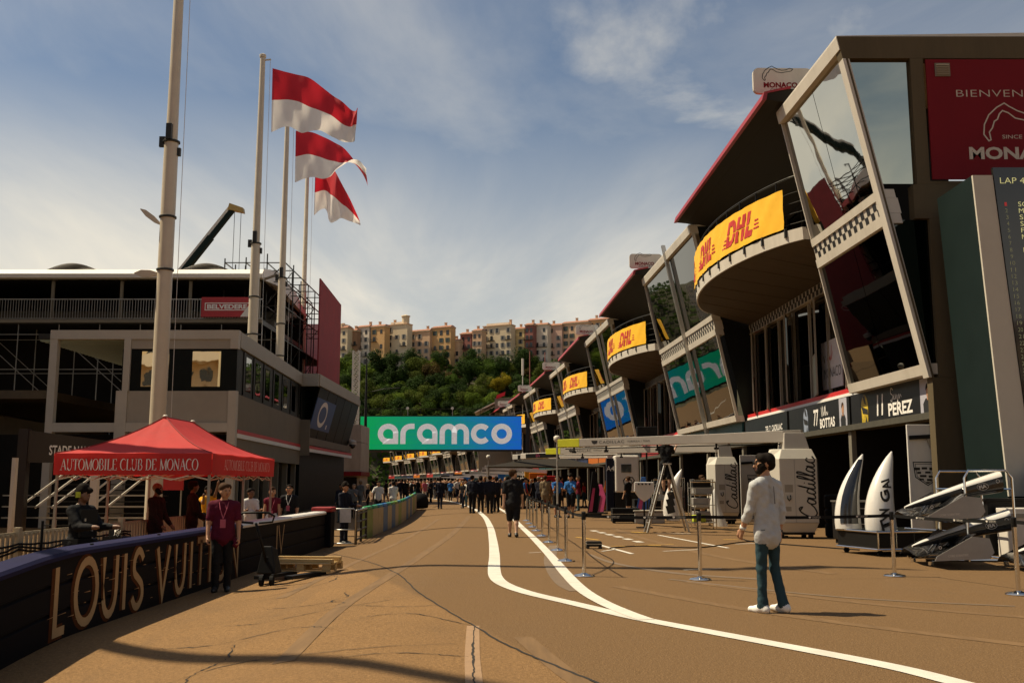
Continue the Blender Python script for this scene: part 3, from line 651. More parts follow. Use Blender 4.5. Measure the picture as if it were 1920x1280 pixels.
eg.build('glass_pane', glass_dark, ends)
m = MB(); m.b2((10.15, y + .05, 4.2), (10.9, y + .135, 7.1)); m.build('recess_panel', mat('end_recess', (0.14, 0.115, 0.08), 0.8), ends)
# red welcome panel
t_ = thing('welcome_panel', 'dark red welcome panel with circuit outline on the end wall', 'sign', (11.4, 22.3, 8.3))
m = MB(); m.b2((9.66, y - .05, 8.36), (13.3, y - .005, 11.25)); m.build('panel', red_panel, t_)
m = MB(); a = (9.86, 10.85)
m.b2((a[0], y - .075, a[1] - .02), (a[0] + .35, y - .052, a[1] + .30)); fr_ = m.build('vent', stone_grey, t_)
m = MB()
for i in range(6): m.box((a[0] + .175, y - .085, a[1] + .03 + .045 * i), (.29, .03, .02), rx=R(35))
m.build('vent_slats', frame_grey, t_)
cream = mat('cream_letters', (0.55, 0.47, 0.38), 0.6)
write('BIENVENUE', (11.35, y - .055, 10.42), (1, 0, 0), yd, 0.175, cream, t_, 2.05, bold=-0.012, space=1.05)
write('MONACO', (11.66, y - .055, 8.98), (1, 0, 0), yd, 0.27, cream, t_, 2.25, bold=0.035)
write('SINCE 1929', (11.75, y - .055, 9.37), (1, 0, 0), yd, 0.09, cream, t_, 0.85)
CIRC = [(.02, .0), (-.06, .12), (-.04, .3), (.05, .48), (.2, .62), (.34, .70), (.42, .64), (.56, .56), (.72, .5), (.9, .52), (1.05, .60), (1.18, .56), (1.1, .46), (.9, .42), (.7, .38), (.52, .42), (.4, .52), (.3, .56), (.24, .5), (.2, .4), (.14, .36), (.1, .24), (.04, .16), (.06, .02), (.02, .0)]
m = MB(); strokes(m, [([(x * 1.3, y_ * 1.3) for x, y_ in CIRC], 0.03)], lambda x, y_: (10.98 + x, y - .056, 9.27 + y_)); m.build('circuit_outline', cream, t_)

# --- timing tower in front of the end wall
t_ = thing('timing_tower', 'tall dark timing tower with a lap board at the right edge', 'scoreboard', (10.2, 20.6, 0))
teal = mat('tower_side', (0.006, 0.014, 0.013), 0.6, var=0.12, scale=1, spec=0.15)
Y0, Y1 = 19.85, 21.6
def tx(z): return 9.86 - 0.045 * z
m = MB(); m.hexa([(tx(0), Y0 + .06, 0), (13.2, Y0 + .06, 0), (13.2, Y1, 0), (tx(0), Y1, 0), (tx(7.75), Y0 + .06, 7.75), (13.2, Y0 + .06, 7.75), (13.2, Y1, 7.75), (tx(7.75), Y1, 7.75)]); m.build('body', teal, t_)
m = MB(); m.hexa([(tx(1.2) - .01, Y0, 1.2), (tx(1.2) + .52, Y0, 1.2), (tx(1.2) + .52, Y0 + .058, 1.2), (tx(1.2) - .01, Y0 + .058, 1.2), (tx(7.74) - .01, Y0, 7.74), (tx(7.74) + .40, Y0, 7.74), (tx(7.74) + .40, Y0 + .058, 7.74), (tx(7.74) - .01, Y0 + .058, 7.74)]); m.build('edge_panel', mat('tower_edge', (.50, .47, .40), .6, var=.06, scale=1, spec=.2), t_)
m = MB(); m.hexa([(tx(1.0) + .53, Y0 - .02, 1.0), (13.2, Y0 - .02, 1.0), (13.2, Y0 + .055, 1.0), (tx(1) + .53, Y0 + .055, 1.0), (tx(7.9) + .41, Y0 - .02, 7.9), (13.2, Y0 - .02, 7.9), (13.2, Y0 + .055, 7.9), (tx(7.9) + .41, Y0 + .055, 7.9)]); sc_ = m.build('screen', black_gloss, t_)
led = {'y': mat('led_yellow', (0.55, 0.52, 0.22), 0.5, emit=0.5), 'r': mat('led_red', (0.4, 0.03, 0.03), 0.5, emit=0.3), 'g': mat('led_green', (0.06, 0.35, 0.15), 0.5, emit=0.4), 'b': mat('led_blue', (0.04, 0.09, 0.3), 0.5, emit=0.3), 'd': mat('led_dim', (0.22, 0.22, 0.12), 0.5, emit=0.25)}
write('LAP 4/78', (tx(7.6) + .92, Y0 - .025, 7.62), (1, 0, 0), yd, 0.13, led['y'], t_, 0.78, bold=-0.01)
rows = ['SC2 y', 'MC1 y', 'SC1 y', 'SC3 y', 'FM5 y', 'MC2 y', ' y', 'FM3 y', ' y', 'FM1 y', 'FM2 y', ' r', 'RUS g', 'NOR r', 'ANT g', 'OCO y', ' y', 'BEA y', 'HUL r', ' y', 'LIN b', 'BOR r', ' r', ' y', 'FM4 y', ' y', 'PIA r', ' y', ' y', 'COL b', ' b', ' b']
for i, r_ in enumerate(rows):
    z = 7.12 - i * 0.137; nm, c_ = r_[:-2].strip(), r_[-1]
    write(str(i + 1), (tx(z) + .56 + .03, Y0 - .025, z), (1, 0, 0), yd, 0.085, led['r'] if i == 0 else led['d'], t_, 0.05 * len(str(i + 1)), bold=-0.01)
    if nm: write(nm, (tx(z) + .56 + .42, Y0 - .025, z), (1, 0, 0), yd, 0.10, led[c_], t_, 0.27, bold=-0.005)

# --- roof signs with the circuit outline, one at the far corner of each box
def roof_sign(bi, M):
    t_ = thing('roof_sign', 'white rounded roof sign with circuit outline, %s one along the pit roof' % nth[bi], 'sign', tuple(M @ Vector((-2.0, 6.1, 12.1))), 'circuit signs on the pit roof')
    m = MB(); pts = []
    w, h, r = 1.7, 0.76, 0.16
    for cx_, cy_, a0 in ((w - r, r, -90), (w - r, h - r, 0), (r, h - r, 90), (r, r, 180)): pts += arc(cx_, cy_, r, r, a0, a0 + 90, 4)
    f_ = lambda x, y, d: M @ Vector((-2.35 + x, 6.12 - d, 12.48 + y))
    m.ext([f_(x, y, 0) for x, y in pts], M.to_3x3() @ Vector((0, .12, 0))); m.build('board', frame_white, t_)
    m = MB(); strokes(m, [([(x * .72, y * .62) for x, y in CIRC], .02)], lambda x, y: f_(.3 + x, .38 + y, .006)); m.build('circuit_outline', letter_black, t_)
    xd_ = M.to_3x3() @ Vector((1, 0, 0))
    write('MONACO', f_(.78, .25, .006), xd_, yd, 0.15, red_panel, t_, 0.98, bold=0.04); write('CIRCUIT', f_(.78, .1, .006), xd_, yd, 0.085, letter_black, t_, 0.6)
for bi, (M, th) in enumerate(BAYS[:6]): roof_sign(bi, M)

# ================================================================== left-hand side: barriers
GL = -0.33
navy = mat('barrier_navy', (0.005, 0.005, 0.007), 0.7, var=0.25, scale=1.5, spec=0.08)
rail_blue = mat('rail_blue', (0.012, 0.012, 0.045), 0.75, spec=.1, var=0.15, scale=2, dirt=0.3, dirtcol=(0.03, 0.03, 0.05))
rail_white = mat('rail_white', (0.55, 0.53, 0.50), 0.5, var=0.08, scale=2)
lv_cream = mat('lv_cream', (0.40, 0.27, 0.14), 0.7, var=0.15, scale=3, spec=0.1)
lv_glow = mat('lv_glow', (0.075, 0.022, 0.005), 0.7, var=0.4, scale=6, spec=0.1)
lv_streak = mat('lv_streak', (0.34, 0.19, 0.08), 0.6, var=0.3, scale=6)
BX = -5.25
def bar_x(Y): return BX
def barrier(y0, y1, top, label, face=navy, h=0.97):
    t_ = thing('track_barrier', label, 'barrier', (BX, (y0 + y1) / 2, GL), 'barriers along the track side')
    m = MB(); n = max(4, int((y1 - y0) / 0.8)); ys_ = [y0 + (y1 - y0) * i / n for i in range(n + 1)]
    # three pressed rails with shallow grooves between
    prof = [(-.30, 0), (0, 0), (0, .30), (-.03, .315), (-.03, .335), (0, .35), (0, .62), (-.03, .635), (-.03, .655), (0, .67), (0, h - .05), (-.30, h - .05)]
    m.loft([[(bar_x(y) + a, y, GL + dip(y) + b) for a, b in prof] for y in ys_]); m.build('face', face, t_, smooth=30)
    m = MB(); m.loft([[(bar_x(y) - .33, y, GL + dip(y) + h - .045), (bar_x(y) + .03, y, GL + dip(y) + h - .045), (bar_x(y) + .035, y, GL + dip(y) + h), (bar_x(y) + .0, y, GL + dip(y) + h + .035), (bar_x(y) - .33, y, GL + dip(y) + h + .035)] for y in ys_]); m.build('top_rail', top, t_, smooth=30)
    return t_
b1 = barrier(-1.0, 19.62, rail_blue, 'dark trackside barrier with blue top rail and large cream lettering')
b2 = barrier(19.64, 28.4, rail_white, 'dark trackside barrier with white top rail behind the wooden pallet')
m = MB()
for k in range(14):
    y = 3.2 + k * 1.22; x = bar_x(y)
    if k % 2 == 0: m.lathe([(0.001, 0), (.025, 0), (.025, .02), (0.001, .02)], (x - .12, y, GL + dip(y) + 1.005), 8)
m.build('bolt_heads', dark_steel, b1)
o_ = [o for o in b1.children if o.name.startswith('bolt')][0]; o_['kind'] = 'stuff'
FUT = {'L': [([(0, 1), (0, 0), (.75, 0)], 1)], 'O': [(arc(.5, .5, .5, .5, 90, 450, 22), 1)], 'U': [([(0, 1), (0, .42)] + arc(.5, .42, .5, .42, 180, 360, 10) + [(1, 1)], 1)], 'I': [([(.5, 0), (.5, 1)], 1)],
       'S': [(smooth_path([(.95, .84), (.7, .98), (.4, 1.0), (.12, .84), (.15, .62), (.5, .5), (.88, .36), (.95, .15), (.65, -.01), (.3, 0.0), (.03, .16)], 4), 1)], 'V': [([(0, 1), (.5, 0), (1, 1)], 1)],
       'T': [([(0, 1), (1, 1)], 1), ([(.5, 1), (.5, 0)], 1)], 'N': [([(0, 0), (0, 1), (1, 0), (1, 1)], 1)]}
def lvf(d): return lambda y, z: (bar_x(y) + d, y, GL + dip(y) + z)
for ch, yc, w in (('L', 11.92, .34), ('O', 12.58, .62), ('U', 13.3, .42), ('I', 13.80, .2), ('S', 14.28, .40), ('V', 15.3, .52), ('U', 16.08, .42), ('I', 16.62, .2), ('T', 17.12, .40), ('T', 17.66, .40), ('O', 18.32, .6), ('N', 19.18, .46)):
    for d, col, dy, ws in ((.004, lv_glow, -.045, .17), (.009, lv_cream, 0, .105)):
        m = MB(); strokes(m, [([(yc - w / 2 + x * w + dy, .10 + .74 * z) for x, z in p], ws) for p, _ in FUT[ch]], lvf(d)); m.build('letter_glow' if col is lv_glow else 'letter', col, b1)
random.seed(3); m = MB()
for yc in np.arange(11.7, 19.4, 0.11):
    z = random.uniform(.12, .84); L_ = random.uniform(.06, .22); strokes(m, [([(yc - L_, z), (yc, z)], [0.002, random.uniform(.006, .014)])], lvf(.007))
o_ = m.build('letter_streaks', lv_streak, b1); o_['kind'] = 'stuff'
m = MB(); strokes(m, [([(22.6, .85), (22.6, .1), (23.0, .1)], .09), ([(22.75, .85), (23.05, .25), (23.3, .85)], .07)], lvf(.008)); m.build('monogram', lv_cream, b2)
# red capped end post, gate, officer's railing
t_ = thing('barrier_end_post', 'dark padded barrier post with a red cap', 'post', (-5.35, 28.7, GL)); m = MB(); m.b2((-5.62, 28.45, GL), (-5.1, 29.1, GL + .98)); m.build('pad', navy, t_, bevel=.04)
m = MB(); m.b2((-5.65, 28.42, GL + .985), (-5.07, 29.13, GL + 1.12)); m.build('cap', mat('pad_red', (.25, .012, .012), .6), t_, bevel=.03)
t_ = thing('barrier_gate', 'tubular steel gate with a white paper notice', 'gate', (-4.9, 29.6, GL)); m = MB()
gx0, gx1, gy = -5.25, -4.55, 29.4
m.tube([(gx0, gy, GL + .05), (gx0, gy, GL + 1.0), (gx0 + .06, gy, GL + 1.05), (gx1 - .06, gy, GL + 1.05), (gx1, gy, GL + 1.0), (gx1, gy, GL + .05)], .022, 8); m.tube([(gx0, gy, GL + .45), (gx1, gy, GL + .45)], .018, 6); m.tube([(gx0, gy, GL + .06), (gx1, gy, GL + .06)], .022, 6); m.build('tube_frame', steel, t_, smooth=True)
m = MB(); m.b2((-5.0, gy - .035, GL + .66), (-4.68, gy - .028, GL + 1.03)); m.build('notice', mat('paper', (.62, .6, .55), .7), t_)
t_ = thing('steel_railing', 'dark steel railing panel between gate and striped barrier', 'railing', (-4.55, 30.6, GL)); m = MB()
for z in (.15, .4, .65, .9): m.tube([(-4.55, 29.5, GL + z), (-4.7, 32.6, GL + z)], .03, 6)
for y in (29.5, 31.0, 32.6): m.bar((-4.55 - .05 * (y - 29.5), y, GL), (-4.55 - .05 * (y - 29.5), y, GL + 1.0), .07, .07)
m.build('rails', dark_steel, t_, smooth=40); m = MB(); m.tube([(-4.54, 29.5, GL + .99), (-4.7, 32.6, GL + .99)], .035, 8); m.build('top_rail', steel, t_, smooth=True)
# barrier with green-blue top and cream printed boards
t_ = thing('printed_barrier', 'long barrier with cream boards and a green to blue top rail', 'barrier', (-5, 42, GL))
def gx(Y): return -4.70 - 0.0017 * (Y - 32.6) ** 1.9
cols = [(0.03, 0.30, 0.10), (0.03, 0.30, 0.14), (0.03, 0.22, 0.34), (0.03, 0.16, 0.42), (0.05, 0.25, 0.18), (0.12, 0.32, 0.08), (0.2, 0.34, 0.05), (0.05, 0.22, 0.30)]
cb = mat('cream_board', (0.40, 0.34, 0.20), 0.6, var=0.2, scale=3); gb = mat('green_board', (0.22, 0.29, 0.07), 0.6, var=0.25, scale=3); bb = mat('blue_board', (0.06, 0.15, 0.30), 0.6, var=0.3, scale=3)
for i in range(17):
    a, b = 32.7 + i * 1.5, 34.17 + i * 1.5; za, zb = gz(gx(a), a), gz(gx(b), b)
    m = MB(); m.hexa([(gx(a) - .2, a, za), (gx(a), a, za), (gx(b), b, zb), (gx(b) - .2, b, zb), (gx(a) - .2, a, za + .9), (gx(a), a, za + .9), (gx(b), b, zb + .9), (gx(b) - .2, b, zb + .9)]); m.build('printed_board', (gb, cb, cb, bb, cb, bb, cb)[i % 7], t_)
    m = MB(); m.tube([(gx(a) - .1, a, za + .95), (gx(b + .03) - .1, b + .03, zb + .95)], .075, 8); m.build('top_rail', mat('rail_%d' % (i % 8), cols[i % 8], .5), t_, smooth=True)
t_ = thing('rubber_bumper', 'rounded black bumper at the far barrier end', 'bumper', (-5.4, 58.4, -.1)); m = MB(); m.lathe([(.3, 0), (.55, .05), (.6, .4), (.5, .8), (.2, .9)], (-5.45, 58.8, 0), 16); m.build('pad', rubber, t_, smooth=True)

# ------------------------------------------------------------------ picket fence with cables behind the barrier
beige = mat('beige_plastic', (0.45, 0.37, 0.24), 0.55, var=0.08, scale=3, dirt=0.25, dirtcol=(.22, .17, .1))
t_ = thing('picket_fence', 'beige picket fence hung with black cables behind the lettered barrier', 'fence', (-7.5, 17, GL))
pk = MB(); pk.b2((-.012, -.04, .06), (.012, .04, 1.02)); PK = pk.mesh('picket', beige)
ps = MB(); ps.b2((-.05, -.05, 0), (.05, .05, 1.12)); PSM = ps.mesh('post', beige)
y = 11.3; k = 0
while y < 24.5:
    if k % 14 == 0: put('post', PSM, None, t_, TM((-7.5, y, GL)))
    else: put('picket', PK, None, t_, TM((-7.5, y, GL)))
    y += 0.145; k += 1
m = MB()
for z in (.14, .98): m.b2((-7.53, 11.3, GL + z), (-7.515, 24.5, GL + z + .07))
m.build('fence_rails', beige, t_)
t_ = thing('cable_bundle', 'black cables sagging along the beige picket fence', 'cables', (-7.4, 14, GL)); random.seed(5)
for z0 in (.35, .38, .6, .63, .85, .88, .5, .8):
    pts = []
    for i in range(50):
        y = 11.3 + i * 8.4 / 49; u = ((y - 11.3) % 2.0) / 2.0; pts.append((-7.42 + random.uniform(-.008, .008), y, GL + z0 + random.uniform(-.01, .01) - (.06 + .05 * math.sin(z0 * 40)) * math.sin(math.pi * u)))
    m = MB(); m.tube(pts, .012 if z0 < .7 else .017, 5); m.build('cable', rubber, t_, smooth=True)
for y in (13.2, 15.9, 17.9):
    t_ = thing('cable_post', 'slim black post holding the cables, %s' % {13.2: 'near the frame edge', 15.9: 'beside the headset cameraman', 17.9: 'in front of the tent leg'}[y], 'post', (-7.38, y, GL), 'cable posts'); m = MB(); m.tube([(-7.38, y, GL), (-7.38, y, GL + 1.2)], .022, 8); m.lathe([(.1, 0), (.1, .02), (.02, .03)], (-7.38, y, GL), 10); m.build('pole', rubber, t_)

# ------------------------------------------------------------------ red tent
tent_red = mat('tent_red', (0.56, 0.035, 0.032), 0.75, var=0.09, scale=2, bump=0.55, bscale=3.2, trans=0.34)
TX0, TX1, TY0, TY1 = -8.72, -5.72, 19.1, 24.1; ZE, ZV, ZP = 2.02, 1.62, 2.82
TENT = thing('canopy_tent', 'red pop-up canopy tent with white serif lettering', 'tent', (-7.2, 21.6, GL))
cx_, ry0, ry1 = (TX0 + TX1) / 2, 20.75, 22.55
def sag(a, b, n, d):
    """points a->b dipping by d"""
    return [tuple(a[i] + (b[i] - a[i]) * k / n - (d * 4 * (k / n) * (1 - k / n) if i == 2 else 0) for i in range(3)) for k in range(n + 1)]
def panel(base, ridge, nm):
    """tent slope between an eave line and ridge points, slightly hollow"""
    m = MB(); nv, nu = 8, 14
    def fn(u, v):
        a = Vector(base[0]).lerp(Vector(base[1]), u); b = Vector(ridge[0]).lerp(Vector(ridge[1]), u); p = a.lerp(b, v)
        e = 4 * u * (1 - u)
        p.z -= 0.22 * 4 * v * (1 - v) * 0.55 + 0.03 * e * (1 - v) * math.sin(math.pi * v) - 0.0; p.z -= 0.015 * math.sin(u * 19 + v * 5) * (1 - v) * e
        return p
    m.grid(fn, nu, nv); return m.build(nm, tent_red, TENT, smooth=True)
c0, c1_, c2_, c3_ = (TX0, TY0, ZE), (TX1, TY0, ZE), (TX1, TY1, ZE), (TX0, TY1, ZE); r0, r1 = (cx_, ry0, ZP), (cx_, ry1, ZP)
mid = ((TX0 + TX1) / 2, TY0, ZE)
panel((c0, c1_), (r0, r0), 'roof_slope'); panel((c1_, c2_), (r0, r1), 'roof_slope'); panel((c2_, c3_), (r1, r1), 'roof_slope'); panel((c3_, c0), (r1, r0), 'roof_slope')
m = MB()
for a, b in ((c0, c1_), (c1_, c2_), (c2_, c3_), (c3_, c0)):
    a, b = Vector(a), Vector(b); nrm = (b - a).cross(Vector((0, 0, 1))).normalized()
    m.grid(lambda u, v: a.lerp(b, u) + nrm * (.012 + .012 * math.sin(u * 23) * (1 - v)) + Vector((0, 0, (ZV - ZE) * (1 - v) + .0 - .012 * math.sin(u * 31) ** 2 * (1 - v))), 30, 4)
m.build('valance', tent_red, TENT, smooth=True)
seam = mat('tent_seam', (0.22, 0.014, 0.014), 0.7)
m = MB()
for a, b in ((c0, r0), (c1_, r0), (c2_, r1), (c3_, r1)):
    n_ = 10; m.tube([tuple(Vector(a).lerp(Vector(b), k / n_) + Vector((0, 0, .012 - .121 * 4 * (k / n_) * (1 - k / n_)))) for k in range(n_ + 1)], .009, 5)
m.tube([r0, r1], .012, 5); o_ = m.build('seams', seam, TENT)
m = MB()
for r_ in (r0, r1): m.lathe([(.05, 0), (.06, .02), (.03, .05)], (r_[0], r_[1], r_[2] - .005), 10)
m.build('peak_caps', frame_white, TENT, smooth=True)
leg = MB(); leg.b2((-.022, -.022, 0), (.022, .022, 2.3)); leg.b2((-.06, -.06, 0), (.06, .06, .012)); leg.b2((-.03, -.03, .0), (.03, .03, 1.1)); LEG = leg.mesh('leg', frame_grey)
for x in (TX0 + .05, TX1 - .05):
    for y in (TY0 + .05, TY1 - .05): put('leg', LEG, None, TENT, TM((x, y, GL)))
for y in ((TY0 + TY1) / 2,):
    for x in (TX0 + .05, TX1 - .05): put('leg', LEG, None, TENT, TM((x, y, GL)))
m = MB()
def scissor(a, b, n):
    a, b = Vector(a), Vector(b)
    for i in range(n):
        p, q = a.lerp(b, i / n), a.lerp(b, (i + 1) / n); up = Vector((0, 0, .17)); m.bar(p, q + up, .012, .02); m.bar(p + up, q, .012, .02)
for y in (TY0 + .05, TY1 - .05, 21.6): scissor((TX0 + .05, y, 1.52), (TX1 - .05, y, 1.52), 4)
for x in (TX0 + .05, TX1 - .05): scissor((x, TY0 + .05, 1.52), (x, TY1 - .05, 1.52), 6)
o_ = m.build('scissor_frame', alu, TENT); o_['kind'] = 'stuff'
# serif capitals
tn, tk = .045, .11
def _s(x, y=0, w=.26): return ([(x - w / 2, y + (.02 if y < .5 else -.02)), (x + w / 2, y + (.02 if y < .5 else -.02))], .04)
SER = {'A': ([([(.04, 0), (.36, 1)], tn), ([(.34, 1), (.68, 0)], tk), ([(.15, .34), (.52, .34)], tn), _s(.04), _s(.68)], .72), 'U': ([([(.12, 1), (.12, .32)] + arc(.38, .32, .26, .32, 180, 360, 8) + [(.64, 1)], [tk] * 6 + [tn] * 5), _s(.12, 1), _s(.64, 1)], .78),
       'T': ([([(.02, .97), (.64, .97)], tn), ([(.33, .97), (.33, 0)], tk), ([(.02, .97), (.02, .78)], tn), ([(.64, .97), (.64, .78)], tn), _s(.33)], .66), 'O': ([(arc(.4, .5, .36, .49, 90, 450, 24), [tn, .055, .08, .1, tk, tk, tk, .1, .08, .055, .05, tn, tn, .055, .08, .1, tk, tk, tk, .1, .08, .06, .05, tn, tn])], .8),
       'M': ([([(.1, 0), (.1, 1)], tn), ([(.1, 1), (.45, .02)], tk), ([(.45, .02), (.8, 1)], tn), ([(.82, 1), (.82, 0)], tk), _s(.1), _s(.82), _s(.08, 1, .16), _s(.84, 1, .16)], .92), 'B': ([([(.12, 0), (.12, 1)], tk), ([(.1, .98), (.34, .98)] + arc(.34, .76, .17, .22, 90, -90, 8) + [(.12, .53)], .07), ([(.12, .53), (.36, .53)] + arc(.36, .27, .22, .25, 90, -90, 8) + [(.1, .02)], .07), _s(.08, 0, .16), _s(.08, 1, .16)], .64),
       'I': ([([(.16, 0), (.16, 1)], tk), _s(.16), _s(.16, 1)], .34), 'L': ([([(.13, 1), (.13, 0)], tk), ([(.0, .02), (.55, .02), (.58, .22)], tn), _s(.13, 1)], .6), 'E': ([([(.13, 1), (.13, 0)], tk), ([(.0, .98), (.54, .98), (.55, .8)], tn), ([(.13, .52), (.42, .52)], tn), ([(.0, .02), (.56, .02), (.59, .22)], tn)], .64),
       'C': ([(arc(.42, .5, .38, .49, 45, 315, 16), [.03, tn, .06, .08, .1, tk, tk, tk, tk, tk, .1, .08, .06, tn, tn, .03, .03])], .74), 'D': ([([(.13, 0), (.13, 1)], tk), ([(.0, .98), (.3, .98)] + arc(.3, .5, .36, .48, 90, -90, 12) + [(.0, .02)], [tn, tn, tn, .06, .08, .1, tk, tk, tk, tk, .1, .08, .06, tn, tn, tn])], .74), 'N': ([([(.1, 0), (.1, 1)], tn), ([(.08, 1), (.66, 0)], tk), ([(.66, 0), (.66, 1)], tn), _s(.1), _s(.08, 1, .16), _s(.66, 1)], .78), ' ': ([], .3)}
def serif_line(s, width, h, fn):
    tot = sum(SER[c][1] + .06 for c in s); k = width / tot; x = 0; m = MB()
    for c in s:
        strokes(m, [([((x + a) * k, b * h) for a, b in p], [q * h * .9 for q in w] if isinstance(w, list) else w * h * .9) for p, w in SER[c][0]], fn); x += SER[c][1] + .06
    return m
ms_ = serif_line('AUTOMOBILE CLUB DE MONACO', 2.62, .215, lambda x, z: (TX0 + .14 + x, TY0 - .03, 1.70 + z)); ms_.build('front_lettering', letter_white, TENT)
ms_ = serif_line('AUTOMOBILE CLUB DE MONACO', 3.7, .20, lambda x, z: (TX1 + .03, TY0 + .75 + x, 1.72 + z)); ms_.build('side_lettering', mat('side_letters', (.7, .5, .46), .6), TENT)

# ------------------------------------------------------------------ pallet truck and pallet
wood = mat('pallet_wood', (0.48, 0.33, 0.14), 0.75, var=0.2, scale=4, stretch=(1, 8, 8))
t_ = thing('wooden_pallet', 'pale wooden pallet loaded with two planks on the asphalt', 'pallet', (-3.75, 19.2, gz(-3.75, 19.2)))
PZ = gz(-3.75, 19.2) + .09; pm_ = Matrix.Translation((-3.85, 19.2, PZ)) @ Matrix.Rotation(R(-8), 4, 'Z')
def pbox(nm, c, d):
    m = MB(); m.T = pm_; m.box(c, d); return m.build(nm, wood, t_)
for yy in (-.37, 0, .37):
    pbox('plank', (0, yy, .01), (1.1, .1, .02))
    for xx in (-.48, 0, .48): pbox('block', (xx, yy, .066), (.14, .1, .09))
for xx in (-.48, 0, .48): pbox('plank', (xx, 0, .122), (.12, .84, .02))
for yy in (-.37, -.18, 0, .18, .37): pbox('plank', (0, yy, .143), (1.1, .12, .02))
t2 = thing('timber_plank', 'long pale timber plank lying on the pallet, far one', 'plank', tuple(pm_ @ Vector((0, .2, .155))), 'planks on the pallet'); m = MB(); m.T = pm_; m.box((-.05, .2, .195), (1.25, .1, .08)); m.build('timber_board', wood, t2)
t2 = thing('timber_plank', 'pale timber plank lying on the pallet, nearest one', 'plank', tuple(pm_ @ Vector((0, -.2, .155))), 'planks on the pallet'); m = MB(); m.T = pm_; m.box((-.02, -.22, .185), (1.15, .14, .06)); m.build('timber_board', wood, t2)
t_ = thing('pallet_truck', 'black hand pallet truck parked in front of the barrier', 'pallet truck', (-4.45, 18.2, gz(-4.2, 18.2))); z0 = gz(-4.3, 18.2)
m = MB(); m.tube([(-4.28, 17.75, z0 + .35), (-4.34, 17.62, z0 + .7), (-4.42, 17.45, z0 + 1.08)], .024, 8); m.build('tiller', black, t_, smooth=True)
m = MB(); m.tube([(-4.47, 17.47, z0 + 1.08), (-4.72, 17.47, z0 + 1.1), (-4.74, 17.44, z0 + 1.2), (-4.62, 17.4, z0 + 1.26), (-4.2, 17.4, z0 + 1.26), (-4.1, 17.44, z0 + 1.2), (-4.14, 17.47, z0 + 1.1), (-4.37, 17.47, z0 + 1.08)], .02, 8); m.build('handle', black, t_, smooth=True)
m = MB(); m.hexa([(-4.45, 17.7, z0 + .2), (-4.1, 17.65, z0 + .2), (-4.05, 17.95, z0 + .2), (-4.4, 18.0, z0 + .2), (-4.36, 17.76, z0 + .68), (-4.2, 17.74, z0 + .68), (-4.14, 17.9, z0 + .62), (-4.32, 17.93, z0 + .62)]); m.tube([(-4.27, 17.78, z0 + .1), (-4.27, 17.78, z0 + .5)], .07, 10); m.build('pump', black, t_, bevel=.02)
for dx in (-.27, .27):
    m = MB(); m.T = Matrix.Translation((-4.2 + dx, 17.9, z0)) @ Matrix.Rotation(R(-22), 4, 'Z'); m.b2((-.08, 0, .09), (.08, 1.1, .15)); m.b2((-.05, .9, .02), (.05, 1.0, .1)); m.build('fork', black, t_)
for dx in (-.09, .09):
    m = MB(); m.T = Matrix.Translation((-4.25 + dx, 17.65, z0 + .09)) @ Matrix.Rotation(R(90), 4, 'Y'); m.lathe([(.03, -.03), (.09, -.03), (.09, .03), (.03, .03)], (0, 0, 0), 14); m.build('wheel', rubber, t_)

# ================================================================== flagpoles and flags
pole_w = mat('pole_white', (0.56, 0.49, 0.38), 0.45, var=0.06, scale=1.5, dirt=0.15, dirtcol=(.3, .25, .18))
POLES = [(-12.8, 36.0, GL, 26.5, .30), (-13.7, 52.0, 7.3, 24.6, .28), (-14.35, 61.0, 7.3, 24.2, .28), (-15.95, 75.0, 7.3, 25.8, .27), (-12.1, 20.4, GL, 24.5, .27)]
plab = ['tallest white flagpole rising in front of the grey building', 'white flagpole carrying the largest red and white flag', 'white flagpole carrying the middle flag', 'white flagpole carrying the farthest, lowest flag', 'white flagpole out at the side casting a shadow across the track']
for (x, y, z0, z1, r), lb in zip(POLES, plab):
    t_ = thing('flagpole', lb, 'flagpole', (x, y, z0), 'flagpoles along the track')
    m = MB(); zm = 14.2; m.tube([(x, y, z0), (x, y, zm)], [r, r * .86], 14); m.tube([(x, y, zm), (x, y, z1)], [r * .72, r * .50], 14); m.build('mast', pole_w, t_, smooth=40)
    for zz in (z0 + .35, 9.2, 11.2, zm - .1): m = MB(); m.lathe([(r * 1.02, 0), (r * 1.06, .01), (r * 1.06, .07), (r * 1.02, .08)], (x, y, zz), 14); m.build('collar', dark_steel, t_)
    m = MB(); m.b2((x - r * 1.5, y - .06, zm - .25), (x - r * .8, y + .06, zm + .15)); m.b2((x - .1, y - r * 1.3, zm - .05), (x + .1, y - r * .7, zm + .55)); m.b2((x + r * .6, y - .07, zm - .6), (x + r * 1.2, y + .07, zm - .3)); m.build('winch', dark_steel, t_)
    m = MB(); m.lathe([(r * .6, 0), (r * .65, .05), (r * .65, .16), (r * .3, .22)], (x, y, z1), 14); m.bar((x, y, z1 - .15), (x + .45, y, z1 - .1), .07); m.build('cap', pole_w, t_, smooth=40)
    m = MB(); m.tube([(x + .42, y, z1 - .1), (x + .5, y - .05, z0 + 1.5 if z0 > 0 else 3.0)], .012, 4); m.build('halyard', rail_white, t_)
p0 = [o for o in bpy.data.objects if o.name == 'flagpole'][0]      # two paddle-shaped side arms on the first pole
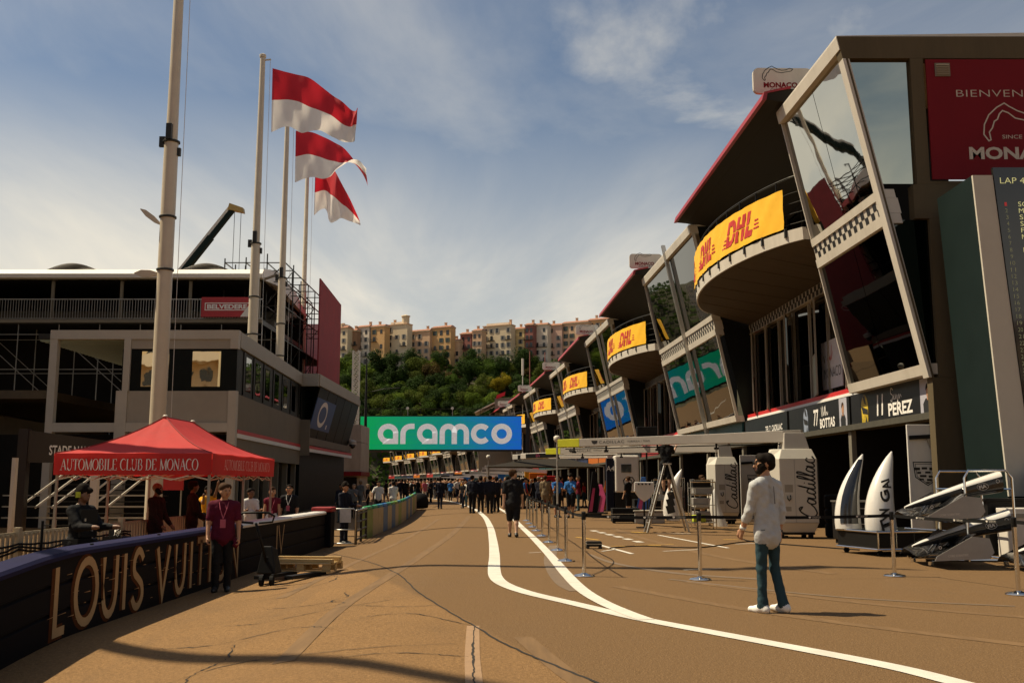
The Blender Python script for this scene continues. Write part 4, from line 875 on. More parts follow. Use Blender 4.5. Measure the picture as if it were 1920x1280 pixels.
for zz, L_, rz in ((11.0, .75, .55), (9.1, .85, .02)):
    m = MB(); m.loft([[(-12.8 - .28 - L_ * t, 36 - w, zz + rz * t - h), (-12.8 - .28 - L_ * t, 36 + w, zz + rz * t - h), (-12.8 - .28 - L_ * t, 36 + w, zz + rz * t + h), (-12.8 - .28 - L_ * t, 36 - w, zz + rz * t + h)] for t, w, h in ((0, .04, .05), (.3, .06, .12), (.7, .06, .12), (1, .02, .02))])
    m.build('side_arm', pole_w, p0)
flag_red = mat('flag_red', (0.50, 0.018, 0.03), 0.7, var=0.05, scale=1.0, trans=0.45)
flag_white = mat('flag_white', (0.80, 0.76, 0.72), 0.7, var=0.04, scale=1.0, trans=0.45)
def flag(lb, x, y, top, bot, mid=None, wave=.28, fold=0.0, seed=0, nx=44, ny=20):
    """flag hung between a top and a bottom edge curve given as (dx, z) rows; red over white"""
    T_, B_ = smooth_path(top, 8), smooth_path(bot, 8)
    def smp(P, u):
        f = u * (len(P) - 1); i = min(int(f), len(P) - 2); t = f - i; return [P[i][j] + (P[i + 1][j] - P[i][j]) * t for j in range(len(P[i]))]
    t_ = thing('flag', lb, 'flag', (x, y, B_[0][1]), 'red and white flags')
    for nm, v0, v1, mt in (('red_half', .5, 1, flag_red), ('white_half', 0, .5, flag_white)):
        m = MB()
        def fn(u, v):
            v = v0 + (v1 - v0) * v; a, b = smp(B_, u), smp(T_, u)
            px, pz = a[0] + (b[0] - a[0]) * v, a[1] + (b[1] - a[1]) * v
            dy = (a[2] + (b[2] - a[2]) * v) if len(a) > 2 else 0
            wv = wave * u ** .7 * (math.sin(u * 9 + v * 2.2 + seed) + .45 * math.sin(u * 21 - v * 4 + seed * 2) + .2 * math.sin(u * 40 + v * 9))
            return (x + px, y + dy + wv, pz + .05 * u * math.sin(u * 17 + seed + v * 3))
        m.grid(fn, nx, ny); m.build(nm, mt, t_, smooth=True)
# flag 1 (largest)
flag('largest red and white flag, flying on the front pole of three', -13.7, 52.0,
     [(.55, 24.0), (1.5, 23.7), (2.8, 23.3), (4.0, 22.4), (5.0, 21.6), (5.35, 21.5)], [(.6, 20.35), (1.5, 20.7), (2.4, 20.25), (3.4, 20.4), (4.4, 19.85), (5.15, 19.95)], wave=.30, seed=.4)
flag('middle red and white flag with a twisted fly end', -14.35, 61.0,
     [(.55, 23.7, 0), (1.6, 23.6, .1), (2.8, 23.2, .2), (3.9, 22.4, .8), (4.7, 21.2, 1.2), (5.1, 20.3, .5)], [(.6, 20.3, 0), (1.5, 20.6, -.1), (2.5, 20.4, -.3), (3.4, 20.9, -1.0), (4.5, 21.6, -.9), (5.2, 21.0, -.2)], wave=.4, seed=2.1)
flag('farthest red and white flag, hanging folded', -15.95, 75.0,
     [(.6, 25.6, 0), (1.3, 25.7, .6), (2.2, 25.4, -.6), (3.2, 23.6, -.9), (3.9, 22.2, .2)], [(.6, 22.0, 0), (1.4, 22.6, .3), (2.0, 21.3, -.7), (2.9, 21.6, -.2), (4.1, 21.4, .8)], wave=.45, seed=4.0)
CJ = thing('shadow_boom', 'unseen leaning boom added at the side to shade the near asphalt', 'crane', (-12, 17.8, GL)); m = MB(); m.tube([(-12, 17.8, .9), (-12, 9.2, 20)], [.2, .13], 8); m.build('boom', dark_steel, CJ)  # unseen boom, added to cast the slanting shadow on the asphalt
m = MB(); m.loft([[(-12.6, 17.2, GL), (-11.4, 17.2, GL), (-11.4, 18.4, GL), (-12.6, 18.4, GL)], [(-12.2, 17.6, 1.0), (-11.8, 17.6, 1.0), (-11.8, 18.0, 1.0), (-12.2, 18.0, 1.0)]]); m.build('base', black, CJ); m = MB(); m.b2((-12.2, 8.9, 19.9), (-11.8, 9.3, 20.4)); m.build('boom_end', black, CJ)
for k, (x, y) in enumerate(((-12.1, 20.4),)):
    flag('red and white flag out at the side on the shadow-casting pole', x, y, [(.5, 23.8), (2.5, 23.4), (5.2, 21.8)], [(.5, 20.3), (2.5, 20.5), (5.0, 19.8)], seed=k)

# ================================================================== grey building behind the tent
LB = thing('grey_building', 'grey two-storey building with dark window band behind the red tent', 'building', (-15, 40, GL))
lb_frame = mat('pale_frame', (.46, .43, .37), .6, var=.05, scale=1.5, dirt=.2, dirtcol=(.3, .27, .22), spec=.2); lb_panel = mat('pale_panel', (.34, .31, .26), .85, var=.06, scale=1.2, dirt=.2, dirtcol=(.22, .19, .15), spec=.15)
louv = mat('louvre_soffit', (0.34, 0.44, 0.41), 0.5, var=0.06)
band_dark = mat('band_dark', (0.006, 0.008, 0.007), 0.5, var=0.15, spec=0.12)
F = 40.0; m = MB(); m.b2((-18.75, F, 7.25), (-11.1, F + .35, 7.62)); m.b2((-15.72, F - .02, 5.15), (-15.45, F + .3, 7.248)); m.b2((-18.75, F + .02, -.3), (-18.45, F + .3, 7.248)); m.b2((-15.95, F - .02, -.3), (-15.5, F + .3, 5.148)); m.b2((-11.42, F - .02, -.3), (-11.1, F + .3, 5.148)); m.b2((-11.42, F - .02, 6.86), (-11.1, F + .3, 7.248)); m.b2((-18.45, F + .03, 3.5), (-15.955, F + .3, 3.86)); m.b2((-15.495, F - .015, 3.5), (-11.425, F + .3, 3.86)); m.build('front_frame', lb_frame, LB)
m = MB(); m.b2((-15.445, F + .05, 6.86), (-11.425, F + .25, 7.247)); m.b2((-15.495, F + .05, 3.865), (-11.425, F + .25, 5.146)); m.build('front_panel', lb_panel, LB)
m = MB(); m.b2((-15.8, F + .08, 5.15), (-11.15, F + .24, 6.855)); m.build('dark_band', band_dark, LB)
win_gl = glassmat('window_mirror', (0.75, 0.68, 0.52), 0.03, 1.2)
for x0, x1 in ((-15.0, -13.9), (-12.95, -11.8)):
    m = MB(); m.b2((x0, F + .05, 5.32), (x1, F + .076, 6.75)); m.build('window', win_gl, LB)
m = MB(); m.b2((-19.4, F + .36, 7.3), (-15.5, 49.6, 7.5)); m.build('roof_slab', dark_steel, LB)
sl_ = MB(); sl_.b2((-1.93, -.11, -.03), (1.93, .11, .03)); SLM = sl_.mesh('soffit_slat', louv)
m = MB(); m.b2((-46, 41.3, GL), (-11.6, 41.5, 3.45)); m.build('shade_sheet', interior, LB)  # dark sheet standing in for the shade of the ground floor
for i in range(24): put('soffit_slat', SLM, None, LB, TM((-17.45, F + .6 + i * .385, 7.26)))
# flank along the track
def fk(s, out_=0.0): return (-11.15 - 0.048 * s + out_, F + .36 + s)
def flank(s0, s1, z0, z1, mt, nm, o0=0.0, th_=.3):
    m = MB(); a, b = fk(s0, o0), fk(s1, o0); m.hexa([(a[0] - th_, a[1], z0), (a[0], a[1], z0), (b[0], b[1], z0), (b[0] - th_, b[1], z0), (a[0] - th_, a[1], z1), (a[0], a[1], z1), (b[0], b[1], z1), (b[0] - th_, b[1], z1)]); return m.build(nm, mt, LB)
flank(0, 16.5, 6.95, 7.6, frame_grey, 'parapet', .06); flank(0, 16.5, 5.05, 6.945, band_dark, 'dark_band', -.04); flank(0, 16.5, 3.62, 5.045, stone_grey, 'wall_panel', 0)
flank(0, 16.5, 3.46, 3.615, red_line, 'red_stripe', .05); flank(0, 16.5, 3.28, 3.455, letter_white, 'white_stripe', .055); flank(0, 16.5, 2.5, 3.275, stone_grey, 'lower_wall', 0)
flank(0, 16.5, -.3, 2.495, band_dark, 'ground_floor', -.6)
for s in (1.0, 3.0, 5.2, 7.5, 9.9, 12.4, 15):
    flank(s, s + .16, 5.1, 6.9, dark_frame, 'mullion', 0.0, .1); flank(s + .5, s + 1.5, 5.3, 6.75, glass_dark, 'window', -.02, .1); flank(s, s + .22, -.3, 2.49, stone_grey, 'pillar', -.1, .25)
    flank(s + .5, s + 1.8, .6, 2.3, glass_dark, 'window', -.56, .05)
m = MB(); m.add([(-19.4, F + .36, 7.5), (-11.3, F + .36, 7.5), (-12.1, 57, 7.5), (-19.4, 57, 7.5)], [(0, 1, 2, 3)]); m.b2((-19.2, 49.8, -.3), (-12.2, 50.0, 7.2)); m.build('roof_deck', stone_grey, LB)
# second block with its leaning glazing
L2 = thing('control_tower', 'projecting grey block with slanted glazing and a blue letter panel', 'building', (-11.5, 60, GL))
m = MB(); m.b2((-13.6, 56.0, 6.9), (-10.95, 56.3, 7.6)); m.b2((-13.6, 56.3, 7.35), (-10.9, 71, 7.6)); m.b2((-11.2, 56.3, 6.95), (-10.9, 71.5, 7.345)); m.build('roof_edge', frame_grey, L2)
m = MB(); m.b2((-13.6, 56.1, -.2), (-11.9, 71, 6.85)); m.build('core', band_dark, L2)
m = MB(); m.b2((-13.0, 56.0, 3.0), (-11.35, 56.09, 5.0)); m.b2((-11.89, 56.1, 3.62), (-11.5, 71.3, 4.05)); m.build('wall_panel', stone_grey, L2)
m = MB(); m.b2((-11.49, 56.1, 3.40), (-11.42, 71.3, 3.56)); m.build('red_stripe', red_line, L2); m = MB(); m.b2((-11.48, 56.1, 3.22), (-11.41, 71.3, 3.395)); m.build('white_stripe', letter_white, L2)
def sg(y0, y1, z0, z1, mt, nm, o=0):
    gxz = lambda z: -11.75 + (z - 4.05) / 2.9 * .75 + o; m = MB(); m.hexa([(gxz(z0) - .06, y0, z0), (gxz(z0), y0, z0), (gxz(z0), y1, z0), (gxz(z0) - .06, y1, z0), (gxz(z1) - .06, y0, z1), (gxz(z1), y0, z1), (gxz(z1), y1, z1), (gxz(z1) - .06, y1, z1)]); return m.build(nm, mt, L2)
for i in range(5): sg(57.0 + i * 2.9, 59.8 + i * 2.9, 4.06, 6.93, band_dark, 'glass_pane')
blue_p = mat('panel_blue', (0.015, 0.07, 0.22), 0.5)
bp_ = sg(57.05, 63.0, 4.6, 6.35, blue_p, 'letter_panel', .03)
m = MB(); gxz = lambda z: -11.75 + (z - 4.05) / 2.9 * .75 + .045
strokes(m, [(arc(59.6, 5.5, 1.15, .62, 90, 450, 20), .26), ([(61.6, 4.75), (61.6, 5.0)], .3)], lambda y, z: (gxz(z), y, z)); m.build('lettering', letter_white, bp_)
# ------------------------------------------------------------------ entrance under the building
t_ = thing('entrance_sign', 'dark angled fascia with white capitals over the entrance stairs', 'sign', (-17.2, 36.5, 0)); m = MB()
m.hexa([(-17.6, 36.0, 2.2), (-17.45, 35.95, 2.2), (-15.0, 38.8, 2.2), (-15.15, 38.9, 2.2), (-17.6, 36.0, 3.35), (-17.45, 35.95, 3.35), (-15.0, 38.8, 3.0), (-15.15, 38.9, 3.0)]); m.b2((-17.75, 35.9, -.33), (-17.4, 36.2, 3.4)); m.build('fascia', mat('sign_brown', (.02, .012, .010), .4), t_)
write('STADE NAUTIQUE', (-16.15, 37.42, 2.66), (2.45, 2.85, 0), yd, .34, letter_white, t_, 2.3, bold=.02)
t_ = thing('entrance_stairs', 'steel stair with pale handrails behind the tent', 'stairs', (-16, 38, GL))
st = MB(); st.b2((-2.2, -.14, -.02), (2.2, .14, .02)); STM = st.mesh('step', dark_steel)
for i in range(9): put('step', STM, None, t_, TM((-15.6, 38.6 - .0 + i * .12, GL + .2 + i * .22)))
for k, x in enumerate((-17.5, -16.9, -16.3, -15.5, -14.9, -14.3)):
    m = MB(); m.bar((x - .5, 36.8, GL + .9), (x + .55, 37.9, GL + 2.1), .05, .07); m.build('handrail', frame_white, t_)
m = MB()
for zz in (.55, .95, 1.35): m.bar((-18.5, 36.6, GL + zz), (-13.2, 36.6, GL + zz), .04, .05)
m.build('guard_rails', steel, t_)
for x, lb in ((-16.6, 'thin'), (-13.9, 'thick')):
    t_ = thing('white_post', '%s white post standing behind the tent' % lb, 'post', (x, 33.5, GL)); m = MB(); w = .06 if lb == 'thin' else .12; m.b2((x - w, 33.4, GL), (x + w, 33.6, 2.3)); m.build('shaft', frame_white, t_)
t_ = thing('red_board', 'bright red board standing behind the tent', 'board', (-12.9, 38.5, GL)); m = MB(); m.b2((-13.5, 38.4, 1.2), (-12.55, 38.46, 2.15)); m.build('board_face', red_line, t_); m = MB(); m.bar((-13.4, 38.5, GL), (-13.4, 38.5, 2.1), .05); m.bar((-12.65, 38.5, GL), (-12.65, 38.5, 2.1), .05); m.build('legs', steel, t_)
t_ = thing('concrete_ramp', 'brown concrete ramp edge and pillar at the left margin', 'ramp', (-19.6, 43, GL)); m = MB(); m.loft([[(-32, 44, 3.4), (-32, 44, 4.6), (-32, 47, 4.6), (-32, 47, 3.4)], [(-23, 44, 3.4), (-23, 44, 4.5), (-23, 47, 4.5), (-23, 47, 3.4)], [(-19.9, 46, 2.9), (-19.9, 46, 3.9), (-19.9, 49, 3.9), (-19.9, 49, 2.9)]]); m.b2((-21.4, 44.5, -.3), (-20.7, 45.2, 3.35)); m.b2((-46, 42.0, 5.0), (-19.7, 61, 5.35)); m.build('slab', mat('brown_concrete', (.10, .075, .045), .85, var=.2, scale=1.2, bump=.2, bscale=12), t_)

# ================================================================== grandstand of scaffold
GS = thing('grandstand', 'scaffold grandstand with a white membrane roof behind the grey building', 'grandstand', (-38, 64, GL))
membrane = mat('membrane', (0.72, 0.69, 0.64), 0.6, var=0.05, scale=.6, dirt=.15, dirtcol=(.4, .37, .3))
G0, GX0, GX1 = 62.0, -64.0, -15.7
m = MB(); prof = [(G0 - .6, 14.25), (G0 - .65, 14.5), (G0 - .2, 14.85), (G0 + 1.4, 15.2), (G0 + 4, 15.5), (G0 + 9, 15.2), (G0 + 13, 14.2), (G0 + 13, 14.0), (G0 + 4, 14.6), (G0, 14.2)]
m.loft([[(x, y, z) for y, z in prof] for x in (GX0, -40, GX1)]); m.build('roof', membrane, GS, smooth=35)
for i in range(6):
    x = GX1 - 4.0 - i * 8.6; m = MB(); m.grid(lambda u, v: (x - 1.4 + 2.8 * u, G0 - .1 + 1.6 * u + 2.5 * v, 14.80 + .35 * u + .50 * math.sin(math.pi * u) * (1 - .4 * v) + .3 * v), 12, 3); m.build('roof_hump', membrane, GS, smooth=True)
col_ = MB(); col_.bar((0, 0, 11.4), (0, 0, 14.3), .16, .16); col_.bar((0, 0, 14.15), (1.1, 0, 14.55), .1, .14); COLM = col_.mesh('column', stone_grey)
for i in range(11): put('column', COLM, None, GS, TM((GX1 - .3 - i * 4.35, G0 - .05, 0)))
m = MB(); m.b2((GX0, G0 - .3, 11.35), (GX1, G0 + 12, 11.65)); m.build('deck', dark_steel, GS)
m = MB(); m.b2((GX0, G0 - .42, 11.42), (GX1, G0 - .31, 11.62)); m.build('deck_edge', stone_grey, GS)
m = MB(); m.add([(GX0, G0 - .3, 14.12), (GX1, G0 - .3, 14.12), (GX1, G0 + 12, 13.9), (GX0, G0 + 12, 13.9)], [(0, 1, 2, 3)]); m.b2((GX0, G0 + 11.8, 0), (GX1, G0 + 12, 14.0)); m.b2((GX0, G0 + 4.2, -.3), (GX1, G0 + 4.4, 11.3)); m.build('dark_backing', interior, GS)  # dark sheets added so the stand's inside reads as deep shade
# seats at the back of the deck
seat_m = mat('seat_grey', (0.10, 0.085, 0.06), .6, var=.6, scale=1.2); m = MB()
for r_ in range(6): m.b2((GX0, G0 + 3 + r_ * 1.1, 11.7 + r_ * .33), (GX1, G0 + 4.05 + r_ * 1.1, 12.05 + r_ * .33))
m.build('seat_rows', seat_m, GS)
# balustrade: pickets
for i in range(12):
    m = MB(); xa = GX1 - i * 4.1
    for k in range(24): x = xa - .17 * k; m.bar((x, G0 - .25, 11.68), (x, G0 - .25, 12.92), .035, .02)
    m.b2((xa - 4.05, G0 - .28, 12.9), (xa, G0 - .22, 12.97)); m.b2((xa - 4.05, G0 - .275, 11.68), (xa, G0 - .225, 11.73)); m.build('balustrade_panel', steel, GS)
# scaffolding under and beside
random.seed(11); m = MB(); xsA = [GX1 - i * 2.55 for i in range(19)]; zsA = [GL, 1.9, 4.1, 6.3, 8.5, 10.7]
for yy in (G0 - .2, G0 + 2.2):
    for x in xsA:
        m.bar((x, yy, GL), (x, yy, 11.35), .05, .05)
    for z in zsA[1:]: m.bar((GX0, yy, z), (GX1, yy, z), .042, .042)
    for i in range(18):
        for j in range(5):
            if (i + j) % 2 == 0: a, b = xsA[i], xsA[i + 1]; m.bar((a, yy - .06, zsA[j]), (b, yy - .06, zsA[j + 1]), .035, .035)
o_ = m.build('scaffold_tubes', mat('old_steel', (.30, .29, .26), .5, .6, .2, 3), GS); o_['kind'] = 'stuff'
SB = thing('scaffold_tower', 'bare scaffold tower between the grandstand and the red banner wall', 'scaffold', (-15, 71, GL)); m = MB()
xb = [-19.0, -17.6, -16.2, -15.0]; yb = [64.5, 67, 69.5, 72, 74.5, 77, 79.5]; zb = [GL, 2, 4.2, 6.4, 8.6, 10.8, 13.0, 14.6, 15.9]
for x in xb:
    for k, y in enumerate(yb): m.bar((x, y, GL), (x, y, 16.4 + random.uniform(-.8, .5)), .07, .07)
for z in zb[1:]:
    for x in xb: m.bar((x, yb[0], z), (x, yb[-1], z), .06, .06)
    for y in yb: m.bar((xb[0], y, z), (xb[-1], y, z), .06, .06)
for j in range(8):
    for k in range(6):
        x = random.choice(xb)
        if random.random() < .8: m.bar((x, yb[k], zb[j]), (x, yb[k + 1], zb[j + 1]), .05, .05)
    for k in range(7):
        i = random.randrange(3)
        if random.random() < .8: m.bar((xb[i], yb[k], zb[j]), (xb[i + 1], yb[k], zb[j + 1]), .05, .05)
o_ = m.build('scaffold_tubes', dark_steel, SB); o_['kind'] = 'stuff'
m = MB(); m.b2((-22, 80.5, GL), (-15.1, 80.7, 9.6)); m.b2((-19.0, 64.5, 10.75), (-15, 79, 10.85)); m.build('dark_backing', interior, SB)
t_ = thing('pink_screen', 'pale pink cloth screen behind the scaffold tower', 'screen', (-17.5, 82, 9)); m = MB(); m.b2((-20.0, 82, 9.7), (-15.2, 82.1, 14.6)); m.build('cloth', mat('pink_cloth', (.55, .40, .38), .8), t_)
t_ = thing('banner_wall', 'tall dark red banner wall facing the track', 'banner', (-14.1, 76, GL)); m = MB()
m.hexa([(-14.2, 72, 3.5), (-14.1, 72, 3.5), (-14.45, 83, 3.5), (-14.55, 83, 3.5), (-14.2, 72, 16.4), (-14.1, 72, 16.4), (-14.45, 83, 16.4), (-14.55, 83, 16.4)]); m.build('cloth', mat('banner_red', (.30, .03, .035), .8, var=.18, scale=.8, trans=.15), t_)
m = MB(); strokes(m, [([(x * 2.6, z * 2.6) for x, z in CIRC], .08)], lambda x, z: (-14.075 - .0318 * (4.6 + x), 76.6 + x, 5.6 + z)); m.build('circuit_outline', mat('faint_cream', (.5, .3, .27), .7), t_)
t_ = thing('scaffold_sign', 'red sign with white framed capitals on the grandstand rail', 'sign', (-17.5, 61.4, 11.8))
m = MB(); m.b2((-19.45, 61.38, 11.75), (-16.2, 61.46, 13.0)); m.build('board', mat('sign_red', (.40, .03, .035), .55), t_)
m = MB(); m.add([(-16.2, 61.375, 11.76), (-16.2, 61.375, 12.85), (-17.0, 61.375, 11.76)], [(0, 1, 2)]); m.build('corner', membrane, t_)
m = MB(); strokes(m, [([(-19.2, 12.18), (-16.45, 12.18), (-16.45, 12.62), (-19.2, 12.62), (-19.2, 12.18)], .05)], lambda x, z: (x, 61.37, z)); m.build('border', letter_white, t_)
write('BELVEDERE', (-17.83, 61.368, 12.4), (1, 0, 0), yd, .27, letter_white, t_, 2.5, bold=.04)
# crane
CR = thing('mobile_crane', 'dark green telescopic crane boom above the grandstand roof', 'crane', (-39, 120, 0)); cg = mat('crane_green', (.006, .014, .012), .6, spec=.1)
A, B = Vector((-39.8, 120, 28.0)), Vector((-34.6, 120, 35.1)); m = MB(); m.bar(A + (A - B) * 1.2, A.lerp(B, .5), .7, .75, (0, 1, 0)); m.bar(A.lerp(B, .5), B, .55, .6, (0, 1, 0)); m.build('boom', cg, CR)
m = MB(); d_ = (B - A).normalized(); nrm = Vector((-d_.z, 0, d_.x)); m.bar(A + nrm * .42 - d_ * 3, B + nrm * .36, .7, .06, (0, 1, 0)); m.build('boom_edge', frame_white, CR)
m = MB(); m.hexa([(-35.2, 119.6, 35.0), (-33.2, 119.6, 34.6), (-33.2, 120.4, 34.6), (-35.2, 120.4, 35.0), (-35.0, 119.6, 35.8), (-33.3, 119.6, 35.2), (-33.3, 120.4, 35.2), (-35.0, 120.4, 35.8)]); m.build('boom_head', mat('crane_head', (.3, .2, .05), .5), CR)
for x in (-34.4, -33.6): m = MB(); m.tube([(x, 120, 34.7), (x, 120, 26)], .035, 4); m.build('hoist_rope', dark_steel, CR)

# ================================================================== things at the bend: sign gantry, block, masts
AR = thing('gantry_sign', 'green to blue illuminated gantry sign with white lowercase letters over the track', 'sign', (-7, 100, 0))
def grad():
    m = mat('led_gradient', (0, 0.2, 0.1), .4); t = m.node_tree; b = t.nodes['Principled BSDF']; co = N(t, 'ShaderNodeTexCoord'); sp = N(t, 'ShaderNodeSeparateXYZ'); t.links.new(co.outputs['Object'], sp.inputs[0])
    mp = N(t, 'ShaderNodeMapping'); mp.inputs['Scale'].default_value = (.12, 1, 6); t.links.new(co.outputs['Object'], mp.inputs[0]); nz = N(t, 'ShaderNodeTexNoise'); nz.inputs['Scale'].default_value = 1.0; nz.inputs['Detail'].default_value = 5; t.links.new(mp.outputs[0], nz.inputs['Vector'])
    v = M2(t, 'ADD', M2(t, 'MULTIPLY', M2(t, 'ADD', sp.outputs[0], 8.0), 1 / 16.0), M2(t, 'MULTIPLY', M2(t, 'SUBTRACT', nz.outputs[0], .5), .55))
    r = N(t, 'ShaderNodeValToRGB'); e = r.color_ramp.elements; e[0].position = 0.05; e[0].color = (0.0, 0.27, 0.075, 1); e[1].position = 1; e[1].color = (0.002, 0.09, 0.42, 1); q = e.new(.5); q.color = (0.0, 0.19, 0.15, 1); q = e.new(.74); q.color = (0.002, .14, .27, 1)
    t.links.new(v, r.inputs[0]); t.links.new(r.outputs[0], b.inputs['Base Color']); t.links.new(r.outputs[0], b.inputs['Emission Color']); b.inputs['Emission Strength'].default_value = .62; return m
m = MB(); m.b2((-15.2, 100, 4.82), (.95, 100.5, 8.1)); m.build('screen', grad(), AR)
m = MB(); m.b2((-15.3, 100.05, 4.62), (1.05, 100.6, 4.815)); m.b2((-15.3, 100.05, 8.105), (1.05, 100.6, 8.2)); m.bar((-15, 100.9, -.1), (-15, 100.9, 8), .4); m.bar((1.6, 100.9, 0), (1.6, 100.9, 8), .4); m.build('gantry_frame', dark_steel, AR)
m = MB(); m.bar((-15.3, 100.3, 8.9), (1, 100.3, 8.9), .05)
for i in range(9): m.bar((-15.2 + i * 2, 100.3, 8.2), (-15.2 + i * 2, 100.3, 8.9), .05)
m.build('guard_rail', dark_steel, AR)
led_w = mat('led_white', (.62, .60, .58), .5, emit=.35)
ARA = {'a': ([([(.86, .6), (.86, .13), (.5, .13)] + arc(.5, .5, .37, .37, 270, 0, 14)[:0] + [(.42, .13)] + arc(.5, .5, .37, .37, 258, 20, 16) + [(.86, .55)], .26)], 1.08), 'r': ([([(.13, 0), (.13, .5)] + arc(.5, .5, .37, .37, 180, 90, 7) + [(.68, .87)], .26)], .80),
       'm': ([([(.13, 0), (.13, .56)] + arc(.42, .56, .29, .31, 180, 0, 10) + [(.71, 0)], .26), ([(.71, .56)] + arc(1.0, .56, .29, .31, 180, 0, 10) + [(1.29, 0)], .26)], 1.5), 'c': ([(arc(.5, .5, .37, .37, 42, 318, 18), .26)], .98), 'o': ([(arc(.5, .5, .37, .37, 90, 450, 26), .26)], 1.0)}
x = -13.45; HX = 2.03
for ch in 'aramco':
    m = MB(); strokes(m, [([(x + a * HX * 1.03, 5.36 + b * HX) for a, b in p], w * HX) for p, w in ARA[ch][0]], lambda a, b: (a, 99.985, b)); m.build('letter', led_w, AR); x += (ARA[ch][1] + .0) * HX * 1.03
for x, z, lb in ((-10.5, 8.2, 'far end'), (-6.0, 8.2, 'middle')):
    t_ = thing('loudspeaker_horn', 'small pale horn on the gantry rail, %s' % ('left one' if x < -8 else 'right one'), 'loudspeaker', (x, 100.3, z)); m = MB(); m.bar((x, 100.35, z), (x, 100.35, z + .8), .05); m.T = Matrix.Translation((x, 100.2, z + .7)) @ Matrix.Rotation(R(80), 4, 'X') @ Matrix.Scale(.6, 4); m.lathe([(.06, -.2), (.08, 0), (.26, .3)], (0, 0, 0), 10); m.build('horn', frame_white, t_)
t_ = thing('lamp_post', 'tall black lamp post in front of the green sign', 'lamp post', (-14.25, 97, 0)); m = MB(); m.tube([(-14.25, 97, -.1), (-14.25, 97, 6.5), (-14.25, 97, 13.6)], [.22, .16, .06], 10); m.tube([(-14.25, 97, 10.2), (-12.5, 97, 10.6), (-11.0, 97, 10.7)], .035, 5); m.build('shaft', black, t_)
t_ = thing('concrete_block', 'pale concrete block tower beside the green sign', 'building', (-14.2, 86, 0)); m = MB(); m.b2((-15.4, 85, 2.45), (-12.85, 90, 4.9)); m.b2((-15.4, 85.02, 4.93), (-12.85, 90, 6.4)); m.b2((-15.3, 85.5, -.2), (-12.95, 90, 2.3)); m.build('walls', concrete, t_)
m = MB(); m.b2((-15.1, 84.9, 2.1), (-12.75, 90, 2.44)); m.build('red_stripe', red_panel, t_); m = MB(); m.b2((-14.9, 85.3, -.2), (-13.2, 85.49, 1.95)); m.build('doorway', interior, t_)
t_ = thing('lattice_mast', 'white lattice mast rising above the concrete block', 'mast', (-18.9, 120, 0)); m = MB(); w = .38
for sx in (-w, w):
    for sy in (-w, w): m.bar((-18.9 + sx, 120 + sy, 0), (-18.9 + sx, 120 + sy, 17.4), .1, .1)
for k in range(26):
    z = k * .67
    for sy in (-w, w): m.bar((-18.9 - w, 120 + sy, z), (-18.9 + w, 120 + sy, z + .67), .085, .085); m.bar((-18.9 + w, 120 + sy, z), (-18.9 - w, 120 + sy, z + .67), .085, .085); m.bar((-18.9 - w, 120 + sy, z), (-18.9 + w, 120 + sy, z), .06, .06)
o_ = m.build('lattice', frame_white, t_); o_['kind'] = 'stuff'
t_ = thing('dome_camera', 'white dome security camera on a bracket', 'camera', (-11.9, 71.2, 3.0)); m = MB(); m.bar((-12.2, 71.4, 4.6), (-11.5, 71.4, 4.6), .08); m.lathe([(.05, .32), (.28, .25), (.3, .05), (.28, 0)], (-11.4, 71.4, 4.2), 12); m.build('housing', frame_white, t_, smooth=40); m = MB(); m.lathe([(.05, -.3), (.2, -.2), (.26, -.01)], (-11.4, 71.4, 4.2), 12); m.build('dome', black_gloss, t_, smooth=True)
for (x, y, z) in ((-1.46, 62, 2.95), (1.8, 40, 3.1)):
    t_ = thing('globe_lamp', 'white globe camera head on a mast, %s' % ('in front of the far pit facade' if y > 50 else 'beside the team gantry tip'), 'camera', (x, y, 0)); m = MB(); m.tube([(x, y, 0), (x, y, z)], .04, 8); m.build('pole', alu, t_); m = MB(); m.lathe([(.03, -.12), (.11, -.08), (.13, 0), (.13, .1), (.05, .15)], (x, y, z + .1), 12); m.build('head', frame_white, t_, smooth=True)

# ================================================================== the Rock: hill, trees, old town
def hill_z(X, Y):
    a = sst(352, 406, Y + 5 * math.sin(X * .06) + 3 * math.sin(X * .17)); return a * (46 + 1.5 * math.sin(X * .05))
soil = mat('hill_soil', (0.055, 0.05, 0.026), .95, var=.5, scale=.15, bump=.5, bscale=1)
m = MB(); m.grid(lambda u, v: (-190 + 330 * u, 348 + 92 * v, hill_z(-190 + 330 * u, 348 + 92 * v) - .3), 70, 34); tag(m.build('hill', soil, smooth=True), kind='structure')
def leafmat(nm, col):
    m = mat(nm, col, .75, var=.4, scale=.45, trans=.3, spec=.08); t = m.node_tree; b = t.nodes['Principled BSDF']; oi = N(t, 'ShaderNodeObjectInfo'); hs = N(t, 'ShaderNodeHueSaturation'); cs = b.inputs['Base Color'].links[0].from_socket
    t.links.new(cs, hs.inputs['Color']); mr = N(t, 'ShaderNodeMapRange'); mr.inputs[3].default_value = .65; mr.inputs[4].default_value = 1.35; t.links.new(oi.outputs['Random'], mr.inputs[0]); t.links.new(mr.outputs[0], hs.inputs['Value']); t.links.new(hs.outputs[0], b.inputs['Base Color']); return m
LM_ = {'d': leafmat('leaf_dark', (.026, .050, .010)), 'm': leafmat('leaf_mid', (.050, .088, .012)), 'o': leafmat('leaf_olive', (.080, .105, .016)), 'b': leafmat('leaf_rust', (.085, .06, .018)), 'y': leafmat('leaf_yellow', (.24, .19, .012)), 'l': leafmat('leaf_light', (.11, .165, .018))}
bark = mat('bark', (.06, .045, .03), .9, var=.3)
